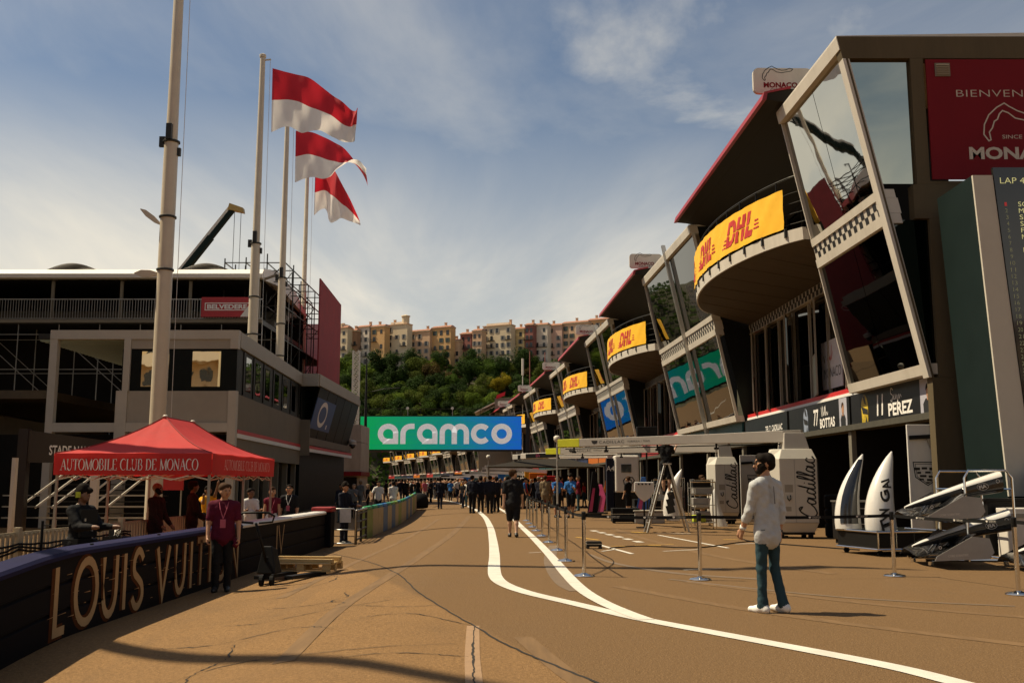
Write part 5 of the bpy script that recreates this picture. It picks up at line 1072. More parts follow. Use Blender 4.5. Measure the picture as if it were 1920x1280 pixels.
def crown_mesh(seed, n, flat=1.0):
    rg = random.Random(seed); m = MB(); cl = []
    for i in range(22):
        while True:
            p = Vector((rg.uniform(-1, 1), rg.uniform(-1, 1), rg.uniform(-.8, 1)))
            if p.length < 1: break
        p *= .72; cl.append((Vector((p.x, p.y, p.z * .8 * flat)), rg.uniform(.20, .40)))
    for i in range(n):
        c, r = rg.choice(cl); d = Vector((rg.gauss(0, 1), rg.gauss(0, 1), rg.gauss(.15, 1))).normalized(); p = c + d * r * rg.uniform(.7, 1.08)
        nx = (d + Vector((rg.uniform(-.7, .7), rg.uniform(-.7, .7), rg.uniform(-.4, .9)))).normalized(); u = nx.orthogonal().normalized(); w = nx.cross(u); a = rg.uniform(0, 6.28); u, w = u * math.cos(a) + w * math.sin(a), w * math.cos(a) - u * math.sin(a); s = rg.uniform(.026, .058)
        m.add([p - u * s, p + w * s * .6, p + u * s, p - w * s * .6], [(0, 1, 2, 3)])
    return m
CROWNS = [crown_mesh(s, 5200, f) for s, f in ((1, 1.0), (2, .85), (3, 1.1), (4, .9), (5, 1.25))]
CM = {(i, k): c.mesh('crown', LM_[k]) for i, c in enumerate(CROWNS) for k in LM_}
tr = MB(); tr.tube([(0, 0, -1.3), (.03, .02, -.7), (-.02, 0, -.2), (0, .03, .25)], [.09, .065, .05, .02], 7)
for a in range(5): tr.tube([(0, 0, -.5 + .1 * a), (.22 * math.cos(a * 2.2), .22 * math.sin(a * 2.2), -.2 + .1 * a), (.5 * math.cos(a * 2.2), .5 * math.sin(a * 2.2), .1 + .08 * a)], [.035, .025, .01], 5)
TRK = tr.mesh('trunk', bark, smooth=True)
cname = {'d': 'dark evergreen', 'm': 'mid green', 'o': 'olive green', 'b': 'rusty brown', 'y': 'yellow', 'l': 'light green'}
random.seed(21); TREES = []
def tree_at(u, v, Y, rad, k):
    dx = (u - 960) / 1867; yc = (640 - v) / 1867; p = R(8.11); dy = math.cos(p) - yc * math.sin(p); t = Y / dy; TREES.append((dx * t, Y, 1.45 + (math.sin(p) + yc * math.cos(p)) * t, rad, k))
for q in ((716, 682, 396, 8.6, 'd'), (770, 676, 398, 5.6, 'd'), (824, 672, 398, 5.4, 'd'), (890, 672, 398, 5.2, 'd'), (975, 676, 397, 6.4, 'd'), (1000, 682, 396, 5.2, 'm'), (812, 700, 392, 5.4, 'b'), (850, 706, 390, 5.0, 'b'), (930, 722, 384, 5.4, 'y'), (946, 712, 386, 4.0, 'y'), (742, 752, 374, 5.0, 'l'), (832, 752, 373, 5.4, 'l'), (886, 752, 372, 4.6, 'l'), (650, 748, 374, 4.6, 'l'), (690, 740, 376, 4.4, 'o'), (930, 752, 373, 4.2, 'l'),
          (640, 680, 396, 5.2, 'm'), (676, 700, 392, 5.6, 'm'), (660, 668, 399, 4.4, 'o'), (745, 700, 391, 6.0, 'd'), (785, 690, 394, 5.4, 'o'), (880, 690, 393, 6.2, 'd'), (915, 690, 393, 5.6, 'm'), (940, 684, 395, 5.2, 'd'), (1015, 700, 390, 5.5, 'o'), (1040, 690, 393, 5, 'm'), (860, 735, 379, 5.6, 'd'), (790, 725, 383, 5.8, 'd'), (765, 740, 378, 4.8, 'm'), (710, 718, 386, 5.6, 'd')): tree_at(*q)
for j in range(7):
    for i in range(20):
        u = 560 + i * 31 + random.uniform(-12, 12); v = 690 + j * 16 + random.uniform(-7, 7)
        if u > 1140: continue
        tree_at(u, v, 398 - j * 6.0 + random.uniform(-2, 2), random.uniform(2.9, 6.2), random.choices('dmoblyd', (6, 6, 3, .5, 1.4, .25, 4))[0])
zone = lambda X: ('above the concrete block' if X < -55 else 'above the start of the green sign' if X < -38 else 'above the middle of the green sign' if X < -18 else 'above the blue end of the sign' if X < 2 else 'above the pit roofs')
rowl = lambda z: ('upper slope edge' if z > 47 else 'middle slope' if z > 36 else 'slope foot')
cnt = {}; TREES.sort()
ORD = ['first', 'second', 'third', 'fourth', 'fifth', 'sixth', 'seventh', 'eighth', 'ninth', 'tenth', 'eleventh', 'twelfth', 'thirteenth', 'fourteenth', 'fifteenth', 'sixteenth', 'seventeenth', 'eighteenth', 'nineteenth', 'twentieth'] + ['%dth' % i for i in range(21, 60)]
for (x, y, z, r_, k) in TREES:
    cnt[(k, rowl(z))] = cnt.get((k, rowl(z)), 0) + 1
    lb = '%s tree, %s of its colour from the left at the %s' % (cname[k], ORD[cnt[(k, rowl(z))] - 1], rowl(z))
    t_ = thing('hill_tree', lb, 'tree', (x, y, z - 1.3 * r_), 'trees on the wooded hill')
    s = (r_ * random.uniform(.9, 1.15), r_ * random.uniform(.9, 1.1), r_ * random.uniform(.8, 1.1)); rz = random.uniform(0, 6.28)
    put('crown', CM[(random.randrange(5), k)], None, t_, TM((x, y, z), rz, s)); put('trunk', TRK, None, t_, TM((x, y, z), rz, s))
random.seed(5); m = MB()          # low scrub that fills the slope between the trees
for i in range(9000):
    X = random.uniform(-110, 60); Y = random.uniform(353, 407); z = hill_z(X, Y) + random.uniform(-.2, 2.2); p = Vector((X, Y, z)); s = random.uniform(.5, 1.1); nx = Vector((random.uniform(-1, 1), random.uniform(-1.2, .2), random.uniform(0, 1))).normalized(); a = nx.orthogonal().normalized(); b = nx.cross(a)
    m.add([p - a * s, p + b * s * .7, p + a * s, p - b * s * .7], [(0, 1, 2, 3)])
tag(m.build('undergrowth', LM_['m']), 'green scrub covering the slope of the rock', 'undergrowth', kind='stuff')
# houses
def wallmat(nm, c): return mat('wall_' + nm, c, .85, var=.10, scale=.25, dirt=.25, dirtcol=tuple(q * .6 for q in c))
WC = {'cream': wallmat('cream', (.58, .47, .31)), 'ochre': wallmat('ochre', (.55, .33, .14)), 'pale': wallmat('pale', (.62, .54, .43)), 'peach': wallmat('peach', (.55, .36, .22)), 'brown': wallmat('brown', (.28, .16, .09)), 'rose': wallmat('rose', (.52, .34, .26)), 'red': wallmat('red', (.24, .09, .07)), 'yellow': wallmat('yellow', (.58, .43, .2))}
tile = mat('roof_tile', (.30, .13, .075), .85, var=.2, scale=1); shut = {'g': mat('shutter_green', (.05, .08, .05), .7), 'w': mat('shutter_grey', (.25, .23, .2), .7)}
win_d = mat('window_dark', (.02, .022, .025), .25, var=.3)
wn = MB(); wn.b2((-.5, -.05, -.85), (.5, .05, .85)); WNM = wn.mesh('window', win_d)
wf = MB(); wf.b2((-.95, -.09, -.88), (-.52, -.02, .88)); wf.b2((.52, -.09, -.88), (.95, -.02, .88)); wf.b2((-.62, -.12, -1.0), (.62, -.02, -.9)); SHG = wf.mesh('shutters', shut['g']); SHW = SHG.copy(); SHW.materials.clear(); SHW.materials.append(shut['w'])
bl = MB(); bl.b2((-1.4, -.9, -1.0), (1.4, 0, -.85)); bl.b2((-1.4, -.9, -.05), (1.4, -.84, .02))
for i in range(12): bl.b2((-1.38 + i * .25, -.88, -.85), (-1.34 + i * .25, -.85, -.05))
BLM = bl.mesh('balcony', dark_steel)
HS = [(622, 654, 616, 'cream', 'leftmost cream house with stepped top'), (654, 670, 621, 'brown', 'narrow brown house with balconies beside the leftmost cream one'), (668, 694, 614, 'pale', 'pale white-topped house third from the left'), (694, 723, 613, 'ochre', 'ochre house with green shutters'), (723, 766, 609, 'cream', 'broad cream house with a rooftop turret'), (766, 808, 622, 'peach', 'low wide peach house right of the turret'), (808, 847, 615, 'ochre', 'orange house with a balcony window above the dark trees'), (844, 862, 640, 'peach', 'small peach house with red hipped roof'),
      (862, 885, 627, 'red', 'dark red house with two balconies'), (885, 904, 621, 'peach', 'narrow peach house between the dark red and the long cream one'), (904, 960, 611, 'cream', 'long cream house with rows of balconies'), (954, 984, 618, 'yellow', 'yellow house right of the long cream one'), (984, 1000, 610, 'red', 'slim red-brown house with corner bays'), (1000, 1027, 610, 'pale', 'pale house with stacked white balconies'), (1027, 1054, 611, 'rose', 'rose house with an arched window'), (1054, 1103, 606, 'peach', 'long peach house with shuttered windows'), (1103, 1150, 600, 'ochre', 'rightmost ochre house behind the pit roof')]
random.seed(9)
for hi_, (u0, u1, vt, c, lb) in enumerate(HS):
    Y = 409 + (hi_ % 3) * 1.3; k = (Y * math.cos(R(8.11)) + 9) / 1867; x0, x1 = (u0 - 960) * k, (u1 - 960) * k; zt = 1.45 + Y * math.tan(R(8.11) + math.atan((640 - vt) / 1867)); zb_ = 44; t_ = thing('town_house', lb + ' on the rock', 'house', ((x0 + x1) / 2, Y, zb_), 'old town houses on the rock')
    m = MB(); m.b2((x0 + .03, Y, zb_), (x1 - .03, Y + 4, zt)); m.build('wall', WC[c], t_)
    m = MB(); m.b2((x0 - .2, Y - .35, zt + .01), (x1 + .2, Y + 4, zt + .35)); m.build('cornice', WC['cream'] if hi_ % 2 else WC['peach'], t_)
    m = MB()
    if hi_ in (4, 10): m.b2((x0 + .5, Y + 2, zt + .36), (x1 - 2, Y + 4, zt + 1.6))
    else: m.loft([[(x0 - .25, Y - .4, zt + .36), (x1 + .25, Y - .4, zt + .36), (x1 + .25, Y + 4, zt + .36), (x0 - .25, Y + 4, zt + .36)], [(x0 + .3, Y + 1.4, zt + 1.2), (x1 - .3, Y + 1.4, zt + 1.2), (x1 - .3, Y + 2.6, zt + 1.2), (x0 + .3, Y + 2.6, zt + 1.2)]])
    rf = m.build('roof', WC['pale'] if hi_ in (4, 10) else tile, t_)
    m = MB(); cxx = random.uniform(x0 + 1, x1 - 1); m.b2((cxx - .4, Y + 2.0, zt + .5), (cxx + .4, Y + 2.8, zt + 2.4)); m.b2((cxx - .5, Y + 1.9, zt + 2.41), (cxx + .5, Y + 2.9, zt + 2.6)); m.build('chimney', WC['peach'], rf)
    if hi_ == 4: m = MB(); m.lathe([(1.5, 0), (1.5, 3.4), (1.9, 3.5), (1.8, 3.8), (.2, 4.3)], (x1 - 1.8, Y + 1.6, zt), 12); m.build('turret', WC['cream'], t_)
    if hi_ == 0: m = MB(); m.b2((x0 + .2, Y + .4, zt + .36), (x0 + 4, Y + 6, zt + 2.2)); m.build('upper_floor', WC['cream'], t_)
    nw = max(2, int((x1 - x0) / 2.4)); nf = 5
    for f_ in range(nf):
        zc = zt - 2.0 - f_ * 3.1
        for i in range(nw):
            if random.random() < .12: continue
            xc = x0 + (i + .5) * (x1 - x0) / nw; w_ = put('window', WNM, None, t_, TM((xc, Y - .02, zc), 0, (random.uniform(.95, 1.25), 1, random.uniform(.9, 1.2))))
            rr = random.random()
            if rr < .5 and c != 'red': put('shutters', SHG if hi_ in (3, 6, 15) else SHW, None, w_, TM((xc, Y - .02, zc)))
            elif rr < .85 and f_ > 0: put('balcony', BLM, None, t_, TM((xc, Y - .02, zc)))
    t_.rotation_euler = (0, 0, R(-27)); t_.scale = (1.06, 1, 1)
t_ = thing('villa', 'pale low villa flying a small flag above the sign', 'house', (-2.2, 150, 0)); m = MB(); m.b2((-5.0, 150, 0), (-2.6, 156, 11.6)); m.b2((-2.59, 149.5, 0), (1.6, 156, 14.2)); m.build('walls', stone_grey, t_); m = MB(); m.loft([[(-5.6, 149.6, 11.9), (-2.6, 149.6, 13.4), (-2.6, 156, 13.4), (-5.6, 156, 11.9)], [(-5.6, 149.6, 12.1), (-2.6, 149.6, 13.6), (-2.6, 156, 13.6), (-5.6, 156, 12.1)]]); m.build('roof', WC['pale'], t_); m = MB(); m.b2((-1.9, 149.4, 11.4), (-.7, 149.48, 13.0)); m.b2((-4.6, 149.9, 9.8), (-3.2, 149.98, 11.2)); m.build('windows', frame_white, t_)
m = MB(); m.add([(-2.4, 149.3, 14.0), (-1.1, 149.2, 14.5), (-1.0, 149.2, 15.1), (-2.3, 149.3, 14.6)], [(0, 1, 2, 3)]); m.build('small_flag', flag_red, t_)
for x, y, z in ((1.4, 130, 17.7), (2.3, 128, 18.4), (4.2, 126, 18.0)):
    t_ = thing('antenna_mast', 'thin %s aerial mast rising behind the pit roofs' % ('white-topped' if x < 2 else 'rusty' if x < 3 else 'slanting'), 'mast', (x, y, 0)); m = MB(); m.tube([(x, y, 0), (x, y, z)], .06, 6); m.build('pole', frame_white if x < 2 else WC['red'], t_)
    if x < 2: m = MB(); m.tube([(x, y, z - 2.2), (x, y, z)], .15, 8); m.build('head', frame_white, t_)

# ================================================================== apartment blocks behind the camera (mirrored in the glazing); side one added for shade
apt = [wallmat('apt_a', (.50, .40, .26)), wallmat('apt_b', (.48, .44, .38)), wallmat('apt_c', (.42, .30, .19))]
for i, (x, y, w, h, rz, lb) in enumerate(((-50, -60, 40, 38, 24, 'cream apartment block mirrored in the grey building windows'), (4, -70, 30, 46, 20, 'tall pale apartment block behind the viewpoint'), (42, -58, 28, 15, 30, 'ochre apartment block behind the viewpoint towards the pit side'), (72, -30, 30, 44, 60, 'tall cream apartment block far behind the pit building end'), (-47, 26, 52, 31, -90, 'long unseen apartment block added at the side to shade the entrance court'))):
    t_ = thing('apartment_block', lb, 'building', (x, y, 0), 'apartment blocks behind the viewpoint'); m = MB(); m.b2((x - w / 2, y - 8, -1), (x + w / 2, y + 8, h)); m.build('wall', apt[i % 3], t_)
    m = MB(); m2 = MB(); m3 = MB(); nf = int(h / 3.2); nw = int(w / 3.0)
    for f_ in range(nf):
        z = 1.2 + f_ * 3.2
        if f_ % 2 or i != 0: m.b2((x - w / 2 + (.4 if i else 3), y + 8, z - .5), (x + w / 2 - .4, y + 9.4, z - .2)); m.b2((x - w / 2 + (.4 if i else 3), y + 9.3, z - .2), (x + w / 2 - .4, y + 9.4, z + .6))
        for k in range(nw): xx = x - w / 2 + (k + .5) * w / nw; m2.b2((xx - .65, y + 8.0, z), (xx + .65, y + 8.06, z + 1.9)); m2.b2((x - w / 2 - .06, y - 7 + k * 14 / nw, z), (x - w / 2, y - 5.8 + k * 14 / nw, z + 1.7)); 
    o_ = m.build('balconies', apt[1], t_); o_['kind'] = 'stuff'; o_ = m2.build('windows', win_d, t_); o_['kind'] = 'stuff'; m3.b2((x - w / 2 - .4, y - 8.4, h + .01), (x + w / 2 + .4, y + 8.6, h + .6)); m3.build('roof', tile, t_); t_.rotation_euler = (0, 0, R(rz))

# ================================================================== people
def sdf_body(prims, vox, fold=.0026):
    """one closed skin round tapered limbs; prims: (a, b, ra, rb, tag, sy, blend)"""
    lo = np.min([[min(p[0][i], p[1][i]) - max(p[2], p[3]) for i in range(3)] for p in prims], 0) - 3 * vox
    hi = np.max([[max(p[0][i], p[1][i]) + max(p[2], p[3]) for i in range(3)] for p in prims], 0) + 3 * vox
    n = np.ceil((hi - lo) / vox).astype(int) + 1
    D = np.full(n, 0.2, 'f'); RAW = np.full(n, 9.0, 'f'); ID = np.zeros(n, 'i2')
    ax = [lo[i] + vox * np.arange(n[i], dtype='f') for i in range(3)]
    tags = sorted({p[4] for p in prims}); ti = {t: i for i, t in enumerate(tags)}
    for a, b, ra, rb, tg, sy, k in prims:
        a = np.array(a, 'f'); b = np.array(b, 'f'); pad = max(ra, rb) * 1.05 + 0.07
        sl = tuple(slice(max(0, int((min(a[i], b[i]) - pad - lo[i]) / vox)), min(n[i], int((max(a[i], b[i]) + pad - lo[i]) / vox) + 2)) for i in range(3))
        x = ax[0][sl[0]][:, None, None]; y = ax[1][sl[1]][None, :, None]; z = ax[2][sl[2]][None, None, :]
        d = b - a; dd = np.array([d[0], d[1] / sy, d[2]]); L = max(float(dd @ dd), 1e-9); px, py, pz = x - a[0], (y - a[1]) / sy, z - a[2]
        t = np.clip((px * dd[0] + py * dd[1] + pz * dd[2]) / L, 0, 1)
        q = (np.sqrt((px - t * dd[0]) ** 2 + (py - t * dd[1]) ** 2 + (pz - t * dd[2]) ** 2) - (ra + (rb - ra) * t)) * min(1, (1 + sy) / 2)
        o = D[sl]; h = np.clip(0.5 + 0.5 * (o - q) / k, 0, 1); D[sl] = o * (1 - h) + q * h - k * h * (1 - h)
        m = q < RAW[sl]; RAW[sl][m] = q[m]; ID[sl][m] = ti[tg]
    ins = D < 0; c = np.zeros(tuple(n - 1) + (3,), 'f'); w = np.zeros(n - 1, 'f'); s = tuple(n - 1)
    cut = lambda o: tuple(slice(o[i], o[i] + s[i]) for i in range(3))
    for axx in range(3):
        for u in (0, 1):
            for v in (0, 1):
                o0 = [0, 0, 0]; oth = [i for i in range(3) if i != axx]; o0[oth[0]] = u; o0[oth[1]] = v; o1 = list(o0); o1[axx] = 1
                A, B = D[cut(o0)], D[cut(o1)]; cr = (A < 0) != (B < 0); tt = np.where(cr, A / np.where(A - B == 0, 1, A - B), 0)
                for i in range(3): c[..., i] += np.where(cr, o0[i] + (tt if i == axx else 0), 0)
                w += cr
    act = w > 0; idx = np.full(s, -1, 'i4'); idx[act] = np.arange(act.sum())
    cells = np.argwhere(act); V = (cells + c[act] / w[act][:, None]) * vox + lo
    Q = []
    for axx in range(3):
        o1, o2 = [(1, 2), (2, 0), (0, 1)][axx]; sh = [slice(1, -1)] * 3; sh[axx] = slice(0, -1); sh2 = list(sh); sh2[axx] = slice(1, None)
        A, B = ins[tuple(sh)], ins[tuple(sh2)]; e = np.argwhere(A != B)
        if not len(e): continue
        fl = A[tuple(e.T)]; g = e.copy()
        for i in range(3):
            if i != axx: g[:, i] += 1
        def cell(da, db):
            q = g.copy(); q[:, o1] -= da; q[:, o2] -= db; return idx[tuple(q.T)]
        q = np.stack([cell(0, 0), cell(1, 0), cell(1, 1), cell(0, 1)], 1); q[~fl] = q[~fl][:, ::-1]; Q.append(q)
    Q = np.concatenate(Q); Q = Q[(Q >= 0).all(1)]
    for _ in range(2):      # soften the stair-steps
        acc = np.zeros_like(V); ct = np.zeros(len(V))
        for i in range(4): np.add.at(acc, Q[:, i], V[Q[:, (i + 1) % 4]] + V[Q[:, i - 1]]); np.add.at(ct, Q[:, i], 2)
        V = V * 0.5 + acc / np.maximum(ct, 1)[:, None] * 0.5
    if fold:                # creases in the cloth
        gr = np.stack(np.gradient(D), -1); vi = np.clip(np.round((V - lo) / vox).astype(int), 0, n - 1); nr = gr[tuple(vi.T)]; nr /= np.linalg.norm(nr, axis=1)[:, None] + 1e-6; tg_ = ID[tuple(vi.T)]
        am = np.where(tg_ == ti.get('top', -1), 1.0, np.where(tg_ == ti.get('bottom', -1), .8, 0.0)); x, y, z = V.T
        w_ = np.sin(34 * z + 16 * x + 2.6 * np.sin(17 * y + 9 * x) + 1.5 * np.sin(8 * z + 21 * x)) + .6 * np.sin(61 * z - 38 * x + 3 * np.sin(23 * y + 4 * z)) + .5 * np.sin(26 * x + 30 * y - 12 * z)
        V = V + nr * (fold * am * w_)[:, None]
    fc = V[Q].mean(1); gi = np.clip(np.round((fc - lo) / vox).astype(int), 0, n - 1); mi = ID[tuple(gi.T)]
    me = bpy.data.meshes.new('body'); me.from_pydata(V.tolist(), [], Q.tolist()); me.polygons.foreach_set('material_index', mi.astype('i4')); me.polygons.foreach_set('use_smooth', np.ones(len(Q), bool)); me.update()
    return me, tags
def rotv(v, ax_, ang): return Matrix.Rotation(ang, 3, ax_) @ Vector(v)
def body_prims(h=1.78, arms=((8, 6, 12), (8, 6, 12)), legs=((0, 0), (0, 0)), lean=0, turn=0, tilt=0, sleeve=.5, shorts=1.0, hem=.0, build=1.0, hands=0, hair='short', jacket=False, beard=False, female=False, hat=None, toe=(6, 6), fine=1):
    """joints from angles; faces -Y. arms: (forward, outward, elbow bend); legs: (forward, knee bend). left = +X"""
    P = []; k = h / 1.78; b = build
    def add(a, c, ra, rb, tg, sy=1.0, bl=.025): P.append((tuple(a), tuple(c), ra * k, rb * k, tg, sy, bl * k))
    hipz = 0.93 * k; pel = Vector((0, 0, hipz)); L = lambda v: rotv(v, 'X', R(lean))
    # legs
    zs = []; LG = []
    for s, (fw, kb) in zip((1, -1), legs):
        hp_ = pel + Vector((s * .09 * k, 0, -.02 * k)); kn = hp_ + rotv((0, 0, -.43 * k), 'X', R(-fw)); an = kn + rotv((0, 0, -.40 * k), 'X', R(-fw + kb)); LG.append((hp_, kn, an, -fw + kb)); zs.append(an.z - .085 * k)
    dz = -min(zs)
    up = Vector((0, 0, dz)); pel = pel + up
    for i, (hp_, kn, an, ang) in enumerate(LG):
        s = 1 - 2 * i; hp_, kn, an = hp_ + up, kn + up, an + up
        tp = .098 if not female else .1
        add(hp_, kn, tp * b, .064 * b, 'bottom')
        if shorts >= 1: add(kn, an, .064 * b, .054, 'bottom'); add(an + (kn - an) * .12, an, .054, .056, 'bottom')
        else:
            cut = hp_.lerp(kn, min(1, shorts * 1.25)); add(hp_, cut, tp * b + .006, .080 * b, 'bottom'); add(kn + (hp_ - kn) * .1, kn, .060, .055, 'skin'); add(kn, kn.lerp(an, .35), .055, .056, 'skin'); add(kn.lerp(an, .35), an, .055, .036, 'skin')
        fa = R(ang) * .75 if abs(ang) > 25 else 0; he = an + rotv((0, .045 * k, -.045 * k), 'X', fa); to = an + rotv((s * math.sin(R(toe[i])) * .17 * k, -.17 * k, -.055 * k), 'X', fa)
        add(he, he.lerp(to, .55), .042, .046, 'shoe'); add(he.lerp(to, .5), to, .044, .034, 'shoe'); add(an, he, .042, .04, 'shoe'); add(he + Vector((0, 0, -.025 * k)), to + Vector((0, 0, -.012 * k)), .026, .024, 'sole', 1, .008)
    # trunk
    w = .92 if female else 1.0
    ch = pel + L((0, 0, .40 * k)); wa = pel + L((0, 0, .17 * k)); nk = pel + L((0, .01 * k, .555 * k)); hd = nk + L((0, -.025 * k, .155 * k))
    for s in (1, -1):
        add(pel + Vector((s * .07 * k, .01, -.01)), pel + Vector((s * .05 * k, 0, .06 * k)), (.088 if hem else .108) * b, (.07 if hem else .10) * b, 'bottom', .92)
        add(wa + Vector((s * .06 * k, 0, 0)), ch + Vector((s * .085 * k, 0, 0)), (.088 if female else .100) * b, .108 * b * w, 'top', .90)
        add(ch + Vector((s * .08 * k, 0, .02 * k)), ch + L((s * .09 * k, .005, .09 * k)), .102 * b * w, .085 * w, 'top', .85)
        if hem: add(wa + Vector((s * .075 * k, 0, 0)), pel + Vector((s * .088 * k, 0, .02 * k - hem * k)), .100 * b, .108 * b, 'top', .95, .02)
    add(wa, pel + L((0, 0, .08 * k)), .12 * b, .12 * b, 'top', .8)
    if hem: add(wa, pel + Vector((0, .012 * k, .03 * k - hem * k)), .135 * b, .158 * b, 'top', .95, .02)
    add(ch + L((0, 0, .1 * k)), nk, .07, .056, 'top'); add(nk - L((0, 0, .02 * k)), nk + L((0, -.015 * k, .07 * k)), .055, .052, 'skin')
    if jacket:
        add(wa, pel + L((0, 0, -.09 * k)), .14 * b, .155 * b, 'top', .8)
    # arms
    for i, (fw, ou, el) in enumerate(arms):
        s = 1 - 2 * i; sh = ch + L((s * .185 * k * w, .0, .075 * k)); d1 = rotv(rotv((0, 0, -1), 'X', R(-fw)), 'Y', -s * R(ou)); e = sh + d1 * .29 * k
        d2 = rotv(rotv((0, 0, -1), 'X', R(-fw - el)), 'Y', -s * R(ou * .5) + s * R(el * .30)); wr = e + d2 * .25 * k; sr = .012
        add(ch + L((s * .1 * k, 0, .085 * k)), sh, .068, .066 * b, 'top')
        t1 = min(1, sleeve * 2); cu = sh.lerp(e, t1); add(sh, cu, (.058 + sr) * b, (.048 + sr) * b, 'top')
        if t1 < 1: add(cu, e, .046, .041, 'skin')
        if sleeve > .5:
            cu2 = e.lerp(wr, min(1, (sleeve - .5) * 2)); add(e, cu2, .056 * b, .047, 'top')
            if sleeve < .95: add(cu2 - d2 * .03 * k, cu2, .054, .055, 'top', 1, .01)
            if sleeve < 1: add(cu2, wr, .038, .028, 'skin')
        else: add(e, wr, .042, .028, 'skin')
        # hand: palm, four unequal fingers, thumb from its side
        side = d2.cross(Vector((0, 1, 0)) if abs(d2.y) < .8 else Vector((1, 0, 0))).normalized() * s; nrm_ = d2.cross(side).normalized(); pal = wr + d2 * .085 * k
        if not hands: add(wr, pal, .030, .036, 'skin', 1, .015); add(pal, pal + d2 * .055 * k - nrm_ * 0, .034, .024, 'skin', 1, .015); add(wr + d2 * .04 * k, wr + d2 * .075 * k + Vector((0, -.035 * k, 0)), .016, .013, 'skin', 1, .01)
        else:
            fdir = Vector((0, -1, 0)); fdir = (fdir - d2 * fdir.dot(d2)).normalized(); inn = d2.cross(fdir).normalized(); inn = inn if inn.x * s < 0 else -inn
            add(wr + fdir * .012 * k, pal + fdir * .022 * k, .024, .022, 'skin', 1, .012); add(wr - fdir * .012 * k, pal - fdir * .022 * k, .024, .02, 'skin', 1, .012)
            for j, ln in enumerate((.075, .084, .078, .062)):
                o = pal + fdir * (.030 - .020 * j) * k; m1 = o + (d2 * .8 + inn * .25) * ln * .5 * k; m2 = m1 + (d2 * .25 + inn * .85) * ln * .4 * k; m3 = m2 + (-d2 * .35 + inn * .75) * ln * .25 * k
                add(o, m1, .0105, .0098, 'skin', 1, .004); add(m1, m2, .0098, .0090, 'skin', 1, .004); add(m2, m3, .009, .008, 'skin', 1, .004)
            tb = wr + d2 * .03 * k + fdir * .03 * k; t1_ = tb + (fdir * .55 + d2 * .6 + inn * .35) * .045 * k; add(tb, t1_, .014, .0125, 'skin', 1, .008); add(t1_, t1_ + (d2 * .7 + inn * .6 + fdir * .1) * .035 * k, .0118, .010, 'skin', 1, .005)
    # head, turned on the neck
    def H(x, y, z): return hd + rotv(rotv((x * k, y * k, z * k), 'X', R(tilt)), 'Z', R(turn))
    add(H(0, .018, .035), H(0, -.005, .03), .092, .088, 'skin'); add(H(0, -.03, .0), H(0, -.035, -.055), .068, .045, 'skin'); add(H(0, -.05, -.085), H(0, -.045, -.07), .026, .03, 'beard' if beard else 'skin')
    add(H(0, -.096, .02), H(0, -.113, -.012), .010, .016, 'skin', 1, .012); add(H(0, -.098, -.045), H(0, -.099, -.045), .014, .014, 'lip', 1, .01)
    for s in (1, -1):
        add(H(s * .088, .012, .02), H(s * .092, .018, -.012), .015, .012, 'skin', 1, .008); (add(H(s * .034, -.088, .026), H(s * .036, -.088, .026), .0085, .0085, 'eye', 1, .004) if fine else None); (add(H(s * .02, -.094, .045), H(s * .048, -.087, .046), .009, .007, 'hair', 1, .006) if fine == 2 else None); add(H(s * .05, -.03, -.02), H(s * .035, -.05, -.06), .05, .035, 'beard' if beard else 'skin')
        if beard: add(H(s * .066, -.02, -.015), H(s * .03, -.07, -.07), .034, .03, 'beard', 1, .012)
    if hair == 'short': add(H(0, .028, .058), H(0, -.035, .088), .088, .052, 'hair', 1, .012); add(H(0, .06, .0), H(0, .06, .06), .072, .076, 'hair', 1, .015); [add(H(s * .045, .035, .03), H(s * .045, -.02, .07), .062, .058, 'hair', 1, .012) for s in (1, -1)]
    elif hair == 'long': add(H(0, .03, .06), H(0, -.03, .09), .098, .07, 'hair', 1, .015); add(H(0, .06, .03), H(0, .085, -.16), .085, .06, 'hair', 1, .02)
    elif hair == 'curly':
        for q in ((0, .03, .07), (.05, 0, .09), (-.05, 0, .09), (0, -.05, .1), (.06, .05, .05), (-.06, .05, .05), (.04, -.04, .1), (-.03, .07, .03)): add(H(*q), H(*q), .06, .06, 'hair', 1, .012)
    if hat: add(H(0, .01, .085), H(0, .0, .10), .098, .092, 'hat', 1, .01); add(H(0, -.09, .075), H(0, -.13, .068), .05, .04, 'hat', .7, .01)
    return P
cloth_bump = dict(bump=0.9, bscale=9, spec=.15)
CL = {n: mat('cloth_' + n, c, .85, var=.12, scale=9, **cloth_bump) for n, c in dict(linen=(.43, .44, .44), denim=(.026, .055, .068), black=(.011, .011, .012), maroon=(.085, .008, .022), suit=(.022, .010, .010), navy=(.012, .014, .024), white=(.62, .60, .56), grey=(.13, .13, .13), blue=(.03, .13, .36), yellow=(.62, .30, .02), khaki=(.20, .15, .09), red=(.33, .02, .02), orange=(.5, .13, .015), pink=(.42, .1, .14), green=(.05, .12, .05), lime=(.45, .5, .05), burg=(.12, .012, .025)).items()}
sh_w = mat('shoe_white', (.74, .73, .70), .5, var=.04); sh_k = mat('shoe_black', (.012, .012, .012), .5); sole_w = mat('sole_white', (.6, .58, .52), .6)
eye_m = mat('eye', (.02, .015, .012), .2); lip_m = mat('lip', (.30, .12, .09), .5); hair_l = mat('hair_sand', (.16, .10, .05), .6, var=.3, scale=60); skin_l = mat('skin_light', (.48, .29, .19), .55, var=.08, scale=30)
